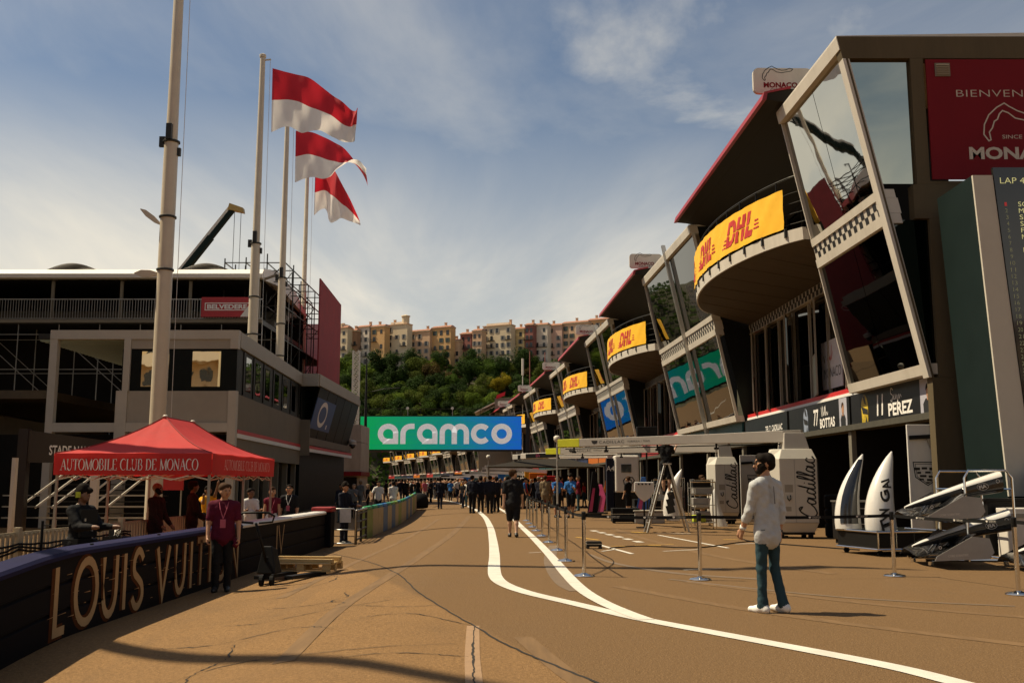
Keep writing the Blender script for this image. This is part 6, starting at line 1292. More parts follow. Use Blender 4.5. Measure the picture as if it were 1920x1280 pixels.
def dress(tags, top, bottom, shoe=sh_k, sole=None, skin_=skin, hair_=hair_b, hat=None):
    m = dict(top=CL[top], bottom=CL[bottom], shoe=shoe, sole=sole or shoe, skin=skin_, hair=hair_, beard=hair_, eye=eye_m, lip=lip_m if skin_ is not skin_d else skin_d, hat=CL[hat] if hat else hair_)
    return [m[t] for t in tags]
def person(label, x, y, rz, vox=.016, z=None, group=None, name='person', mats=None, **kw):
    me, tags = sdf_body(body_prims(fine=2 if vox < .01 else 1 if vox < .0155 else 0, **kw), vox)
    for q in dress(tags, *mats[0], **mats[1]): me.materials.append(q)
    o = put(name, me, None, None, TM((x, y, gz(x, y) if z is None else z), R(rz))); return tag(o, label, 'person', group)
def acc(o, nm, mb, mt, **k):
    """something worn: mb in the wearer's own frame"""
    a = mb.mesh(nm, mt, **k); c = bpy.data.objects.new(nm, a); COL.objects.link(c); c.parent = o; return c
def W_(top, bottom, **k): return ((top, bottom), k)
# the walking man in the foreground
MAN = person('man in pale linen shirt, ripped jeans and white trainers walking past the barrier tape', 2.93, 11.62, -146, vox=.0085, h=1.80, arms=((13, 5, 18), (-6, 5, 14)), legs=((3, 3), (-1, 15)), lean=0, turn=52, tilt=4, sleeve=.70, hem=.13, hands=1, beard=True, build=.87, mats=W_('linen', 'denim', shoe=sh_w, sole=sole_w), toe=(4, 4))
k_ = 1.80 / 1.78
def headm(o, h, legs, lean, turn, tilt):
    """world-free matrix of a head built by body_prims"""
    k = h / 1.78; zs = []
    for fw, kb in legs: kn = Vector((0, 0, .91 * k)) + rotv((0, 0, -.43 * k), 'X', R(-fw)); an = kn + rotv((0, 0, -.40 * k), 'X', R(-fw + kb)); zs.append(an.z - .085 * k)
    pel = Vector((0, 0, .93 * k - min(zs))); L = lambda v: rotv(v, 'X', R(lean)); hd = pel + L((0, .01 * k, .555 * k)) + L((0, -.025 * k, .155 * k))
    return Matrix.Translation(hd) @ Matrix.Rotation(R(turn), 4, 'Z') @ Matrix.Rotation(R(tilt), 4, 'X') @ Matrix.Scale(k, 4), pel
hm_, pel_ = headm(MAN, 1.80, ((3, 3), (-1, 15)), 0, 52, 4)
m = MB(); m.T = hm_
for s in (1, -1): m.tube([(s * .036 + .026 * math.cos(a), -.112, .026 + .019 * math.sin(a)) for a in [i * math.pi / 6 for i in range(13)]], .0035, 6); m.tube([(s * .062, -.110, .032), (s * .086, -.07, .034), (s * .094, .015, .028)], .0035, 5)
m.tube([(-.012, -.114, .03), (.012, -.114, .03)], .003, 5); acc(MAN, 'glasses', m, black, smooth=True)
pr_ = body_prims(h=1.80, arms=((13, 5, 18), (-6, 5, 14)), legs=((3, 3), (-1, 15)), lean=0, sleeve=.70)
def wrist(pr, s):
    c = [q for q in pr if q[4] == 'skin' and abs(q[3] - .028 * k_) < 1e-4 and q[1][0] * s > 0]; return Vector(c[0][0]), Vector(c[0][1])
a_, b_ = wrist(pr_, 1); m = MB(); m.tube([a_.lerp(b_, .70), a_.lerp(b_, .95)], [.040, .037], 12); acc(MAN, 'watch_strap', m, CL['white'], smooth=True)
a_, b_ = wrist(pr_, -1); m = MB(); m.tube([a_.lerp(b_, .75), a_.lerp(b_, .90)], [.038, .036], 12); acc(MAN, 'bracelet', m, black, smooth=True)
m = MB(); m.add([(-.006, .118, 1.42), (.006, .118, 1.42), (.010, .128, 1.22), (-.010, .128, 1.22)], [(0, 1, 2, 3)]); m.T = None; acc(MAN, 'pleat', m, CL['grey'])
# left-hand side
MR = person('man in maroon polo shirt with red lanyard standing by the lettered barrier', -4.85, 17.0, 12, vox=.0125, h=1.79, arms=((4, 12, 10), (6, 10, 14)), legs=((-3, 2), (5, 4)), turn=35, tilt=10, sleeve=.36, hem=.06, build=1.08, hair='short', hands=1, mats=W_('maroon', 'black', skin_=skin, hair_=hair_br))
def lanyard(o, mt, z0=1.47, zb=1.12, yb=-.13, badge=True):
    m = MB(); m.tube([(-.075, -.06, z0), (-.05, -.125, z0 - .12), (0, yb - .015, zb + .08)], .008, 5); m.tube([(.075, -.06, z0), (.05, -.125, z0 - .12), (0, yb - .015, zb + .08)], .008, 5); acc(o, 'lanyard', m, mt)
    if badge: m = MB(); m.b2((-.045, yb - .03, zb - .07), (.045, yb - .024, zb + .07)); acc(o, 'badge', m, CL['pink'])
lanyard(MR, CL['pink'])
m = MB(); m.tube([(.17, -.02, .86), (.24, -.06, .80), (.2, -.1, .74)], .05, 8); m.T = None; acc(MR, 'bag', m, CL['burg'], smooth=True)
person('bald bearded man in dark suit, standing in profile under the tent', -7.30, 20.7, 80, vox=.015, h=1.80, arms=((12, 4, 30), (12, 4, 30)), sleeve=1, jacket=True, build=1.12, hair=None, beard=True, mats=W_('suit', 'suit', skin_=skin_d))
person('man in dark suit seen from behind, beside the tent leg', -7.35, 23.2, 120, vox=.015, h=1.84, arms=((10, 4, 40), (10, 4, 40)), sleeve=1, jacket=True, build=1.08, mats=W_('suit', 'suit', skin_=skin_d))
person('person in yellow top raising a phone under the tent', -8.15, 27.0, 30, vox=.016, h=1.72, arms=((120, 10, 40), (70, 10, 60)), sleeve=.2, female=True, mats=W_('yellow', 'black', skin_=skin_d))
o = person('woman in white v-neck T-shirt holding her hands together behind the barrier', -6.75, 26.0, 30, vox=.015, h=1.66, arms=((25, 2, 75), (25, 2, 75)), sleeve=.35, female=True, hem=.05, turn=20, mats=W_('white', 'black', skin_=skin_d))
o = person('woman in burgundy top, white shorts and sunglasses beside the tent leg', -6.42, 27.0, 5, vox=.015, h=1.68, arms=((5, 8, 10), (5, 8, 10)), sleeve=.1, shorts=.3, female=True, hair='long', mats=W_('burg', 'white', skin_=skin, hair_=hair_br)); lanyard(o, CL['pink'], 1.36, 1.0, -.12)
o = person('man in black shirt and white lanyard wearing sunglasses behind the barrier', -6.05, 27.4, 0, vox=.015, h=1.76, arms=((4, 8, 10), (4, 8, 10)), sleeve=.4, hem=.05, mats=W_('black', 'black', skin_=skin)); lanyard(o, CL['white'])
hh, _ = headm(o, 1.76, ((0, 0), (0, 0)), 0, 0, 0); m = MB(); m.T = hh; m.b2((-.07, -.108, .012), (-.008, -.1, .045)); m.b2((.008, -.108, .012), (.07, -.1, .045)); m.b2((-.07, -.107, .036), (.07, -.1, .044)); acc(o, 'sunglasses', m, black_gloss)
# the cameraman with rig
CMN = person('cameraman in black with green ear defenders carrying a body rig', -6.42, 15.05, 70, vox=.014, h=1.74, arms=((30, 12, 60), (35, 12, 55)), sleeve=1, jacket=True, build=1.22, turn=10, mats=W_('black', 'black', skin_=skin_d), hat='black')
hh, _ = headm(CMN, 1.74, ((0, 0), (0, 0)), 0, 10, 0); m = MB(); m.T = hh
for s in (1, -1): m.lathe([(.02, 0), (.04, 0), (.04, .03), (.02, .035)], (0, 0, 0), 10)
m = MB(); m.T = hh; m.b2((.092, -.02, -.035), (.125, .045, .05)); m.b2((-.125, -.02, -.035), (-.092, .045, .05)); acc(CMN, 'ear_defenders', m, CL['lime'])
m = MB(); m.tube([(.1, 0, .02), (.085, 0, .1), (0, 0, .14), (-.085, 0, .1), (-.1, 0, .02)], .012, 6); m.T = None; m2 = MB(); m2.T = hh; m2.tube([(.1, 0, .02), (.085, 0, .1), (0, 0, .14), (-.085, 0, .1), (-.1, 0, .02)], .012, 6); acc(CMN, 'headband', m2, black)
m = MB(); m.b2((-.17, -.16, 1.0), (.17, -.12, 1.4)); m.b2((-.2, -.15, .88), (.2, .14, .97)); m.tube([(.1, -.15, .95), (.2, -.4, .85), (.1, -.62, .98)], .022, 6); acc(CMN, 'vest', m, black)
m = MB(); m.b2((-.09, -.85, .86), (.11, -.5, 1.02)); m.b2((-.02, -.75, .62), (.06, -.62, .86)); m.tube([(.01, -.86, .94), (.01, -1.02, .94)], .06, 10); m.b2((-.08, -.7, 1.02), (.06, -.6, 1.12)); acc(CMN, 'film_camera', m, black_gloss)
m = MB()
for q in ((0, .16, 1.2), (.1, .15, 1.05), (-.08, .15, .98), (.05, -.17, 1.1), (-.1, -.17, 1.25), (.0, .16, .86)): m.b2((q[0] - .015, q[1] - .01, q[2] - .02), (q[0] + .015, q[1] + .01, q[2] + .02))
acc(CMN, 'vest_buckles', m, alu)
person('officer in dark uniform and cap standing behind the steel gate', -5.05, 30.4, 60, vox=.016, h=1.80, arms=((15, 6, 70), (10, 6, 20)), sleeve=.9, build=1.08, mats=W_('navy', 'navy'), hat='navy')
# middle of the track
person('man in black shirt and black shorts walking away along the right white line', .03, 27.7, 178, vox=.014, h=1.85, arms=((-6, 10, 8), (8, 10, 12)), legs=((9, 4), (-8, 10)), sleeve=.4, hem=.08, shorts=.78, build=1.12, turn=-50, mats=W_('black', 'black', shoe=sh_k, hair_=hair_br, skin_=skin_l))
person('lone man in dark uniform walking away in the middle of the track', -4.25, 59.5, 175, vox=.022, h=1.82, arms=((10, 8, 20), (-5, 8, 10)), legs=((6, 2), (-6, 8)), sleeve=.95, build=1.15, mats=W_('navy', 'navy'), hat='navy')
gl_ = ['first officer from the left of the dark uniformed group, with grey collar', 'second officer from the left of the dark uniformed group', 'middle officer of the dark uniformed group', 'second officer from the right of the dark uniformed group', 'rightmost officer of the dark uniformed group, standing apart']
for i, (u, Y) in enumerate(((886, 50.0), (902, 51.0), (919, 49.6), (931, 51.5), (952, 50.5))):
    X = (u - 960) / 1867 * Y; person(gl_[i], X, Y, (160, 200, 170, 215, 150)[i], vox=.022, h=(1.86, 1.8, 1.84, 1.78, 1.8)[i], arms=((5, 10, 30), (10, 8, 45)) if i % 2 else ((3, 9, 12), (5, 10, 14)), legs=((2, 0), (-3, 2)), sleeve=.9, build=1.15, mats=W_('navy', 'black'), hat='black' if i % 2 else None, group='officers standing in the track')
person('person in bright yellow overalls behind the group of officers', -3.1, 66, 190, vox=.024, h=1.8, legs=((8, 2), (-8, 8)), sleeve=1, mats=W_('yellow', 'yellow'))
person('mechanic in blue polo and black shorts with arms folded, left of two', 1.95, 43.5, 20, vox=.02, h=1.8, arms=((25, 4, 95), (25, 4, 95)), sleeve=.36, shorts=.7, mats=W_('blue', 'black', skin_=skin))
person('mechanic in blue polo and cap gesturing, right of two', 2.5, 43.0, -20, vox=.02, h=1.84, arms=((35, 8, 70), (20, 8, 80)), sleeve=.36, shorts=.7, mats=W_('blue', 'black'), hat='blue')
person('mechanic in blue polo walking behind the stanchions', .75, 58, 70, vox=.024, h=1.78, legs=((10, 2), (-8, 14)), sleeve=.36, shorts=.7, mats=W_('blue', 'black'), hat='white')
person('man in white shirt behind the printed barrier, left of two', -6.9, 52, 20, vox=.022, h=1.78, arms=((10, 12, 10), (10, 30, 20)), sleeve=.4, hem=.06, mats=W_('white', 'black'))
person('man in white shirt behind the printed barrier, right of two', -6.2, 52.6, 200, vox=.022, h=1.76, sleeve=.4, hem=.06, mats=W_('white', 'grey'))
person('mechanic in black with bald head standing high on the stepladder', 4.72, 30.75, 165, vox=.018, z=1.12, h=1.78, arms=((60, 8, 70), (60, 8, 70)), legs=((4, 2), (-2, 2)), sleeve=.4, shorts=.7, hair=None, mats=W_('black', 'black', skin_=skin_l))
# crowd further off: shared bodies, each its own clothes
ARCH = [sdf_body(body_prims(**kw), .03) for kw in (dict(legs=((9, 3), (-9, 9)), sleeve=.4, hem=.05), dict(sleeve=.4, arms=((25, 4, 90), (25, 4, 80)), hem=.05), dict(female=True, hair='long', sleeve=.3, legs=((5, 2), (-5, 5)), h=1.66), dict(sleeve=1, jacket=True, arms=((5, 6, 15), (10, 6, 30))), dict(shorts=.7, sleeve=.4, legs=((-7, 8), (8, 3)), arms=((20, 6, 60), (-5, 8, 10))))]
for me, tags in ARCH:
    for q in dress(tags, 'grey', 'black'): me.materials.append(q)
random.seed(77)
tops = [('black', 'black'), ('white', 'white'), ('red', 'red'), ('navy', 'navy blue'), ('grey', 'grey'), ('khaki', 'khaki'), ('orange', 'orange'), ('burg', 'burgundy'), ('lime', 'bright lime'), ('blue', 'blue'), ('pink', 'pink')]
bots = [('black', 'black'), ('navy', 'navy'), ('khaki', 'khaki'), ('white', 'white'), ('grey', 'grey'), ('denim', 'denim')]
acts = ['walking', 'standing with folded arms', 'strolling', 'standing in a jacket', 'walking in shorts']
seen = {}
def crowd(x, y, where):
    i = random.randrange(5); t_, b_ = random.choices(tops, (9, 2.6, 1.6, 6, 2, 1.2, .9, 1.6, .3, .8, .5))[0], random.choices(bots, (6, 2, 2, 1, 2, 2))[0]
    for _ in range(30):
        lb = 'person in %s top and %s %s, %s %s' % (t_[1], b_[1], 'shorts' if i == 4 else 'trousers', acts[i], where)
        if lb not in seen: break
        i = random.randrange(5); t_, b_ = random.choice(tops), random.choice(bots)
    seen[lb] = 1; me, tags = ARCH[i]; o = put('person', me, None, None, TM((x, y, gz(x, y)), random.uniform(0, 6.28), random.uniform(.94, 1.05))); tag(o, lb, 'person', 'people in the far pit lane')
    for s, q in zip(o.material_slots, dress(tags, t_[0], b_[0], skin_=random.choice((skin, skin_l, skin_d)), hair_=random.choice((hair_b, hair_br, hair_l)))): s.link = 'OBJECT'; s.material = q
def cpos(u, Y): return (u - 960) / 1867 * (Y * .99), Y
for u, Y in ((690, 54), (700, 60), (706, 64), (742, 62), (760, 70), (724, 74), (752, 80), (640, 46), (648, 52), (664, 50), (676, 58)): crowd(*cpos(u, Y), 'behind the printed barrier')
for u, Y in ((772, 86), (784, 78), (796, 84), (808, 76), (845, 84), (858, 78), (866, 72), (838, 92), (815, 96), (790, 100), (778, 110), (800, 118), (852, 104), (820, 112), (765, 120)): crowd(*cpos(u, Y), 'in the far track')
for u, Y in ((880, 80), (898, 84), (912, 76), (930, 82), (945, 74), (962, 70), (975, 76), (990, 66), (1003, 62), (1016, 70), (1030, 60), (985, 84), (950, 92), (920, 96), (1010, 54), (1022, 50), (1075, 58), (1095, 62), (968, 60)): crowd(*cpos(u, Y), 'before the team garages')
for u, Y in ((868, 60), (874, 64), (894, 58), (908, 62), (926, 60), (938, 66), (948, 58), (955, 64), (972, 68), (980, 58), (996, 72), (1008, 64), (1002, 80), (1018, 78), (1034, 68), (1044, 62), (1052, 58), (1066, 66), (1084, 54), (884, 90), (905, 100), (868, 96), (890, 108), (935, 104), (958, 98), (975, 92), (1000, 94)): crowd(*cpos(u, Y), 'near the team garages')
m = MB(); bodies = []           # the mass under the bridge, too far to count
rgb = random.Random(4); mm_ = [CL[k] for k in ('black', 'white', 'red', 'navy', 'khaki', 'orange', 'blue')]
for i in range(420):
    Y = rgb.uniform(104, 210); X = S(Y) + rgb.uniform(-7.5, 7.0) + 1.0; h = rgb.uniform(1.6, 1.85); m.cm = rgb.choices(range(7), (6, 3, 1.5, 4, 2, 1, 1))[0]; z = 0
    m.loft([[(X + r_ * math.cos(a), Y + r_ * .6 * math.sin(a), z + q * h) for a in (0, 1.05, 2.1, 3.14, 4.2, 5.25)] for r_, q in ((.10, .45), (.2, .58), (.24, .80), (.1, .84))]); m.cm = 0
    for s in (-.09, .09): m.bar((X + s, Y, z), (X + s, Y, z + .48 * h), .15, .15)
    m.cm = 7; m.loft([[(X + r_ * math.cos(a), Y + r_ * math.sin(a), z + q * h) for a in (0, 1.05, 2.1, 3.14, 4.2, 5.25)] for r_, q in ((.06, .84), (.1, .9), (.1, .96), (.04, 1))])
tag(m.build('crowd', mm_ + [skin]), 'dense far crowd filling the pit lane under the sign', 'crowd', kind='stuff')

# ================================================================== pit lane equipment
car_white = mat('car_white', (.66, .64, .60), .25, var=.04, coat=.6)
car_grey = mat('car_grey', (.30, .29, .27), .35, var=.06, coat=.3)
carbon = mat('carbon', (.012, .012, .013), .22, var=.3, scale=40, coat=.6)
case_grey = mat('case_grey', (.56, .53, .46), .5, var=.05, scale=2, spec=.3, stretch=(1, 1, .4), dirt=.2, dirtcol=(.25, .22, .18))
case_white = mat('case_white', (.62, .58, .52), .45, var=.05, scale=2)
boom_grey = mat('boom_grey', (.38, .35, .31), .45, var=.05, scale=2)
neon = mat('neon_yellow', (.55, .56, .02), .5, var=.05)
# --- barrier posts with retractable tape
po = MB(); po.lathe([(.165, 0), (.17, .012), (.15, .03), (.06, .045), (.03, .06)], (0, 0, 0), 20); PB_ = po.mesh('base', chrome, smooth=40)
po = MB(); po.lathe([(.03, .05), (.03, .88)], (0, 0, 0), 14); PS_ = po.mesh('shaft', chrome, smooth=40)
po = MB(); po.lathe([(.034, .88), (.036, .89), (.036, 1.0), (.02, 1.01)], (0, 0, 0), 14); PH_ = po.mesh('tape_head', black, smooth=40)
ST = [(1.14, 16.08), (1.02, 19.13), (1.0, 22.13), (.92, 25.1), (.84, 28.1), (.76, 31.2), (.70, 33.9), (.64, 36.6), (.58, 39.6), (2.86, 15.47), (6.04, 16.08), (6.66, 13.42), (7.4, 10.5)]
sl_ = ['nearest of the row along the white line', 'second in the row along the white line', 'third in the row along the white line', 'fourth in the row along the white line', 'fifth in the row along the white line', 'sixth in the row along the white line', 'seventh in the row along the white line', 'eighth in the row along the white line', 'farthest in the row along the white line', 'standing alone left of the walking man', 'in front of the stacked noses', 'at the right edge beside the lowest nose', 'beyond the right edge']
for (x, y), lb in zip(ST, sl_):
    t_ = thing('barrier_post', 'chrome barrier post, ' + lb, 'post', (x, y, gz(x, y)), 'chrome tape posts')
    for n_, me in (('base', PB_), ('shaft', PS_), ('tape_head', PH_)): put(n_, me, None, t_, TM((x, y, gz(x, y))))
pairs = [(0, 1), (1, 2), (2, 3), (3, 4), (4, 5), (5, 6), (6, 7), (7, 8), (0, 9), (9, 10), (10, 11), (11, 12)]
tw = ['from the nearest post to the second one of the row', 'from the second to the third post of the row', 'from the third to the fourth post of the row', 'from the fourth to the fifth post of the row', 'from the fifth to the sixth post of the row', 'from the sixth to the seventh post of the row', 'from the seventh to the eighth post of the row', 'between the two farthest posts of the row', 'left of the walking man', 'passing behind the walking man', 'in front of the stacked noses', 'leaving at the right edge']
for (i, j), lb in zip(pairs, tw):
    a, b = Vector((*ST[i], .945)), Vector((*ST[j], .945)); t_ = thing('barrier_tape', 'black barrier tape ' + lb, 'tape', tuple(a), 'black tapes between posts'); m = MB(); n_ = 10; d_ = (b - a).normalized(); sd = Vector((-d_.y, d_.x, 0)) * .0012
    pts = [a.lerp(b, k / n_) + Vector((0, 0, -.02 * 4 * (k / n_) * (1 - k / n_))) for k in range(n_ + 1)]; m.loft([[p - sd + Vector((0, 0, -.024)), p + sd + Vector((0, 0, -.024)), p + sd + Vector((0, 0, .024)), p - sd + Vector((0, 0, .024))] for p in pts]); m.build('webbing', rubber, t_)
    if (i, j) in ((9, 10), (10, 11), (0, 9)):
        for q in (.28, .6, .85):
            p = a.lerp(b, q) + Vector((0, 0, -.02 * 4 * q * (1 - q))); ff = Vector((d_.y, -d_.x, 0)); ff = ff if ff.y < 0 else -ff; xd_ = d_ if d_.x > 0 else -d_
            write('CADILLAC', p + ff * .004 + Vector((0, 0, .008)), xd_, yd, .014, case_white, t_, .15); write('FORMULA 1 TEAM', p + ff * .004 + Vector((0, 0, -.011)), xd_, yd, .008, case_white, t_, .13)
            m = MB(); c_ = p - xd_ * .11 + ff * .004; m.add([c_ + xd_ * x + Vector((0, 0, z)) for x, z in ((-.02, .014), (.02, .014), (.017, -.006), (0, -.016), (-.017, -.006))], [(0, 1, 2, 3, 4)]); m.build('crest', case_white, t_)
# --- team gantries: tall cases with a boom each
CADS = [([(.62, .92), (.80, .80), (.72, .98), (.5, .86), (.3, .5), (.26, .15), (.45, -.02), (.75, .1), (.95, .3)], 1), ([(1.28, .42), (1.12, .5), (.98, .3), (1.0, .05), (1.15, .08), (1.32, .44), (1.28, .08), (1.42, .05), (1.56, .2)], 1), ([(1.84, .42), (1.68, .5), (1.56, .26), (1.58, .04), (1.72, .08), (1.88, .42), (2.02, .98), (1.86, .3), (1.86, .05), (1.98, .06), (2.1, .2)], 1),
        ([(2.14, .44), (2.1, .12), (2.2, .03), (2.32, .2)], 1), ([(2.17, .62), (2.19, .66)], 1), ([(2.3, .16), (2.52, .7), (2.58, 1.0), (2.48, .98), (2.36, .3), (2.42, .03), (2.56, .16)], 1), ([(2.54, .14), (2.76, .7), (2.82, 1.0), (2.72, .98), (2.6, .3), (2.66, .03), (2.8, .2)], 1), ([(3.1, .42), (2.94, .5), (2.82, .28), (2.84, .04), (2.98, .08), (3.14, .44), (3.1, .08), (3.22, .05), (3.34, .2)], 1), ([(3.62, .42), (3.5, .5), (3.36, .3), (3.38, .05), (3.54, .03), (3.72, .16)], 1)]
def gantry(label, x0, x1, y, zt, boom_to, w_boom, ytip):
    t_ = thing('pit_gantry', label, 'pit gantry', ((x0 + x1) / 2, y, 0), 'team gantries'); d = .95; ch = .22
    m = MB(); z0 = .16
    plan = lambda e: [(x0 + ch + e, y + e), (x1 - e, y + e), (x1 - e, y + d - e), (x0 + ch + e, y + d - e), (x0 + e, y + d * .55), (x0 + e, y + .30)]
    m.loft([[(px_, py_, z) for px_, py_ in plan(e)] for z, e in ((z0, .10), (.42, 0), (zt - .32, 0), (zt - .05, .10))]); m.build('case', case_grey, t_, bevel=.012)
    cx0, cx1 = x0 + (x1 - x0) * .32, x0 + (x1 - x0) * .80
    m = MB(); m.loft([[(x0 + .4, y + .14, zt - .06), (x1 - .14, y + .14, zt - .06), (x1 - .14, y + d - .14, zt - .06), (x0 + .4, y + d - .14, zt - .06)], [(cx0 + .05, y + .22, zt + .40), (cx1, y + .22, zt + .40), (cx1, y + .75, zt + .40), (cx0 + .05, y + .75, zt + .40)]]); m.build('neck', boom_grey, t_, bevel=.01)
    m = MB()
    for wx in (x0 + .25, x1 - .2):
        for wy in (y + .15, y + d - .15): m.b2((wx - .06, wy - .04, 0), (wx + .06, wy + .04, .158))
    m.b2((x0 + .15, y + .08, .10), (x1 - .1, y + d - .08, .157)); m.build('castors', black, t_)
    m = MB()
    for zz in (.42, zt - .32): m.b2((x0 + ch, y - .006, zz - .008), (x1, y - .002, zz + .008))
    m.b2((x0 + ch + (x1 - x0) * .32, y - .005, .43), (x0 + ch + (x1 - x0) * .32 + .012, y - .002, zt - .33)); m.build('panel_gaps', car_grey, t_)
    m = MB(); m.b2((x0 + .34, y - .004, 1.22), (x0 + .56, y - .001, 1.42)); m.build('recess_plate', frame_grey, t_); m = MB(); m.b2((x0 + .34, y - .004, .72), (x0 + .5, y - .001, .84)); m.build('recess_plate', frame_grey, t_)
    m = MB(); m.tube([(x0 + .40, y - .02, 1.12), (x0 + .40, y - .05, 1.05), (x0 + .44, y - .05, 1.0), (x0 + .48, y - .05, 1.05), (x0 + .48, y - .02, 1.14)], .018, 6); m.build('latch', black, t_, smooth=True)
    k = (zt - .62) / 3.9; f_ = lambda a, b: (x1 - .06 - b * .44 * (x1 - x0) / 1.15, y - .004, .46 + a * k)
    m = MB(); strokes(m, [(smooth_path(p, 5), .085) for p, _ in CADS], f_); m.build('script_lettering', letter_black, t_)
    # side stripe
    m = MB(); m.b2((x1 + .001, y + .02, .5), (x1 + .03, y + d - .02, zt - .4)); m.build('side_panel', carbon, t_)
    # boom
    A = Vector(((cx0 + cx1) / 2, y + .42, zt + .30)); B = Vector(boom_to); d_ = (B - A).normalized(); u_ = Vector((0, 0, 1)); m = MB(); n_ = Vector((-d_.y, d_.x, 0)).normalized(); Ty = B - d_ * ytip
    def sect(p, h): return [p - n_ * w_boom - u_ * h, p + n_ * w_boom - u_ * h, p + n_ * w_boom + u_ * h, p - n_ * w_boom + u_ * h]
    m.loft([sect(A + Vector((cx1 - A.x, 0, .02)), .16), sect(A - Vector((.2, 0, 0)), .16), sect(A.lerp(B, .35), .13), sect(Ty, .115)]); m.build('boom', boom_grey, t_, bevel=.01)
    m = MB(); m.loft([sect(Ty + d_ * .003, .125), sect(B, .115)]); m.build('boom_tip', neon, t_, bevel=.01)
    m = MB(); q = A.lerp(B, .12); m.bar(A - u_ * .2, B - u_ * .17 - d_ * .2, .03, .03)
    for q in (.3, .55, .78, .93): p = A.lerp(B, q); m.bar(p - u_ * .1, p - u_ * .26, .05, .05); m.b2((p.x - .06, p.y - .05, p.z - .30), (p.x + .06, p.y + .05, p.z - .24))
    m.build('air_line', black, t_)
    fn_ = -n_ if (-n_).y < 0 else n_; xd_ = -d_ if (-d_).x > 0 else d_; p = Ty - d_ * 1.05 + fn_ * (w_boom + .004) - u_ * 0
    write('CADILLAC', p, xd_, yd, .085, letter_black, t_, .80, space=1.1); write('FORMULA 1 TEAM', p + xd_ * .85, xd_, yd, .05, letter_black, t_, .68)
    m = MB(); c_ = p - xd_ * .55; m.add([c_ + xd_ * x + u_ * z for x, z in ((-.1, .05), (.1, .05), (.08, -.02), (0, -.06), (-.08, -.02))], [(0, 1, 2, 3, 4)]); m.build('crest', letter_black, t_)
    return t_
gantry('near grey gantry case with black script and a yellow tipped boom', 6.95, 8.18, 26.9, 2.42, (1.45, 30.6, 2.66), .13, .72)
gantry('second grey gantry case with black script, left of the walking man', 7.15, 8.2, 36.4, 2.45, (1.45, 41.2, 2.75), .13, .72)
pink = mat('pink_livery', (.55, .07, .20), .35, coat=.4); blue_l = mat('blue_livery', (.02, .12, .42), .35, coat=.4)
for (y, tip, lb) in ((52.0, (.55, 56.0, 2.95), 'near'), (57.5, (.1, 61.5, 3.05), 'far')):
    t_ = thing('pit_gantry', 'pale gantry boom with pink lettered black block on its tip, %s one' % lb, 'pit gantry', (5.6, y, 0), 'team gantries'); A = Vector((5.6, y, 3.05)); B = Vector(tip); d_ = (B - A).normalized(); m = MB(); m.bar(A, B, .26, .3); m.build('boom', case_white, t_, bevel=.02)
    m = MB(); m.bar(A.lerp(B, .62) + Vector((0, -.02, .0)), A.lerp(B, .94) + Vector((0, -.02, .0)), .30, .24); m.build('tip_block', black, t_); write('BWT', A.lerp(B, .80) + Vector((0, -.19, 0)), (1, 0, 0), yd, .16, pink, t_, .5, bold=.03); m = MB(); m.bar((5.6, y, 0), (5.6, y, 3.05), .3, .3); m.build('mast', case_white, t_)
# tall grey cabinet of the next team
t_ = thing('equipment_cabinet', 'tall pale equipment cabinet with small dark window', 'cabinet', (5.85, 50.6, 0)); m = MB(); m.b2((5.15, 50.1, 1.0), (6.35, 51.3, 2.85)); m.build('body', case_white, t_, bevel=.08); m = MB(); m.b2((5.15, 50.15, .1), (6.35, 51.3, .995)); m.build('base', black, t_); m = MB(); m.b2((5.45, 50.07, 2.0), (5.95, 50.095, 2.4)); m.build('window', black_gloss, t_)
m = MB(); strokes(m, [([(5.6, 1.4), (5.55, 1.6), (5.7, 1.75), (6.0, 1.75), (6.1, 1.6), (5.95, 1.42), (5.6, 1.4)], .05), ([(5.7, 1.62), (5.95, 1.62), (5.95, 1.5)], .04)], lambda x, z: (x, 50.09, z)); m.build('emblem', letter_black, t_)
m = MB(); m.b2((4.75, 50.3, .1), (5.10, 50.9, 2.7)); o_ = m.build('side_board', CL['navy'], t_); write('A4', (4.93, 50.29, 2.2), (1, 0, 0), yd, .25, letter_white, o_)
# black crates by the cabinet
for i, (x, y, s, lb) in enumerate(((4.2, 37.5, (1.0, .7, .55), 'wide black flight case on the ground before the ladder'), (1.85, 22.9, (.34, .3, .16), 'small black box on the ground beside the post row'), (5.6, 42.0, (1.1, .8, .8), 'black crate in front of the pale cabinet'))):
    t_ = thing('flight_case', lb, 'case', (x, y, 0)); m = MB(); m.b2((x - s[0] / 2, y - s[1] / 2, .05), (x + s[0] / 2, y + s[1] / 2, s[2])); m.build('shell', rubber, t_, bevel=.02); m = MB()
    for sx in (-1, 1):
        for sy in (-1, 1): m = MB(); m.b2((x + sx * s[0] * .42 - .03, y + sy * s[1] * .4 - .03, 0), (x + sx * s[0] * .42 + .03, y + sy * s[1] * .4 + .03, .048)); m.build('foot', dark_steel, t_)
    m = MB(); m.b2((x - s[0] / 2 - .004, y - s[1] / 2 - .004, s[2] * .6), (x + s[0] / 2 + .004, y + s[1] / 2 + .004, s[2] * .6 + .02)); m.build('edge_strip', steel, t_)
t_ = thing('tool_crates', 'low grey plastic tool crate on the ground behind the ladder', 'crate', (5.0, 37.2, 0)); m = MB(); m.b2((4.5, 37.0, 0), (5.6, 37.6, .42)); m.build('tub', car_grey, t_, bevel=.03); m = MB(); m.b2((4.46, 36.96, .425), (5.64, 37.64, .48)); m.build('lid', frame_grey, t_, bevel=.02)
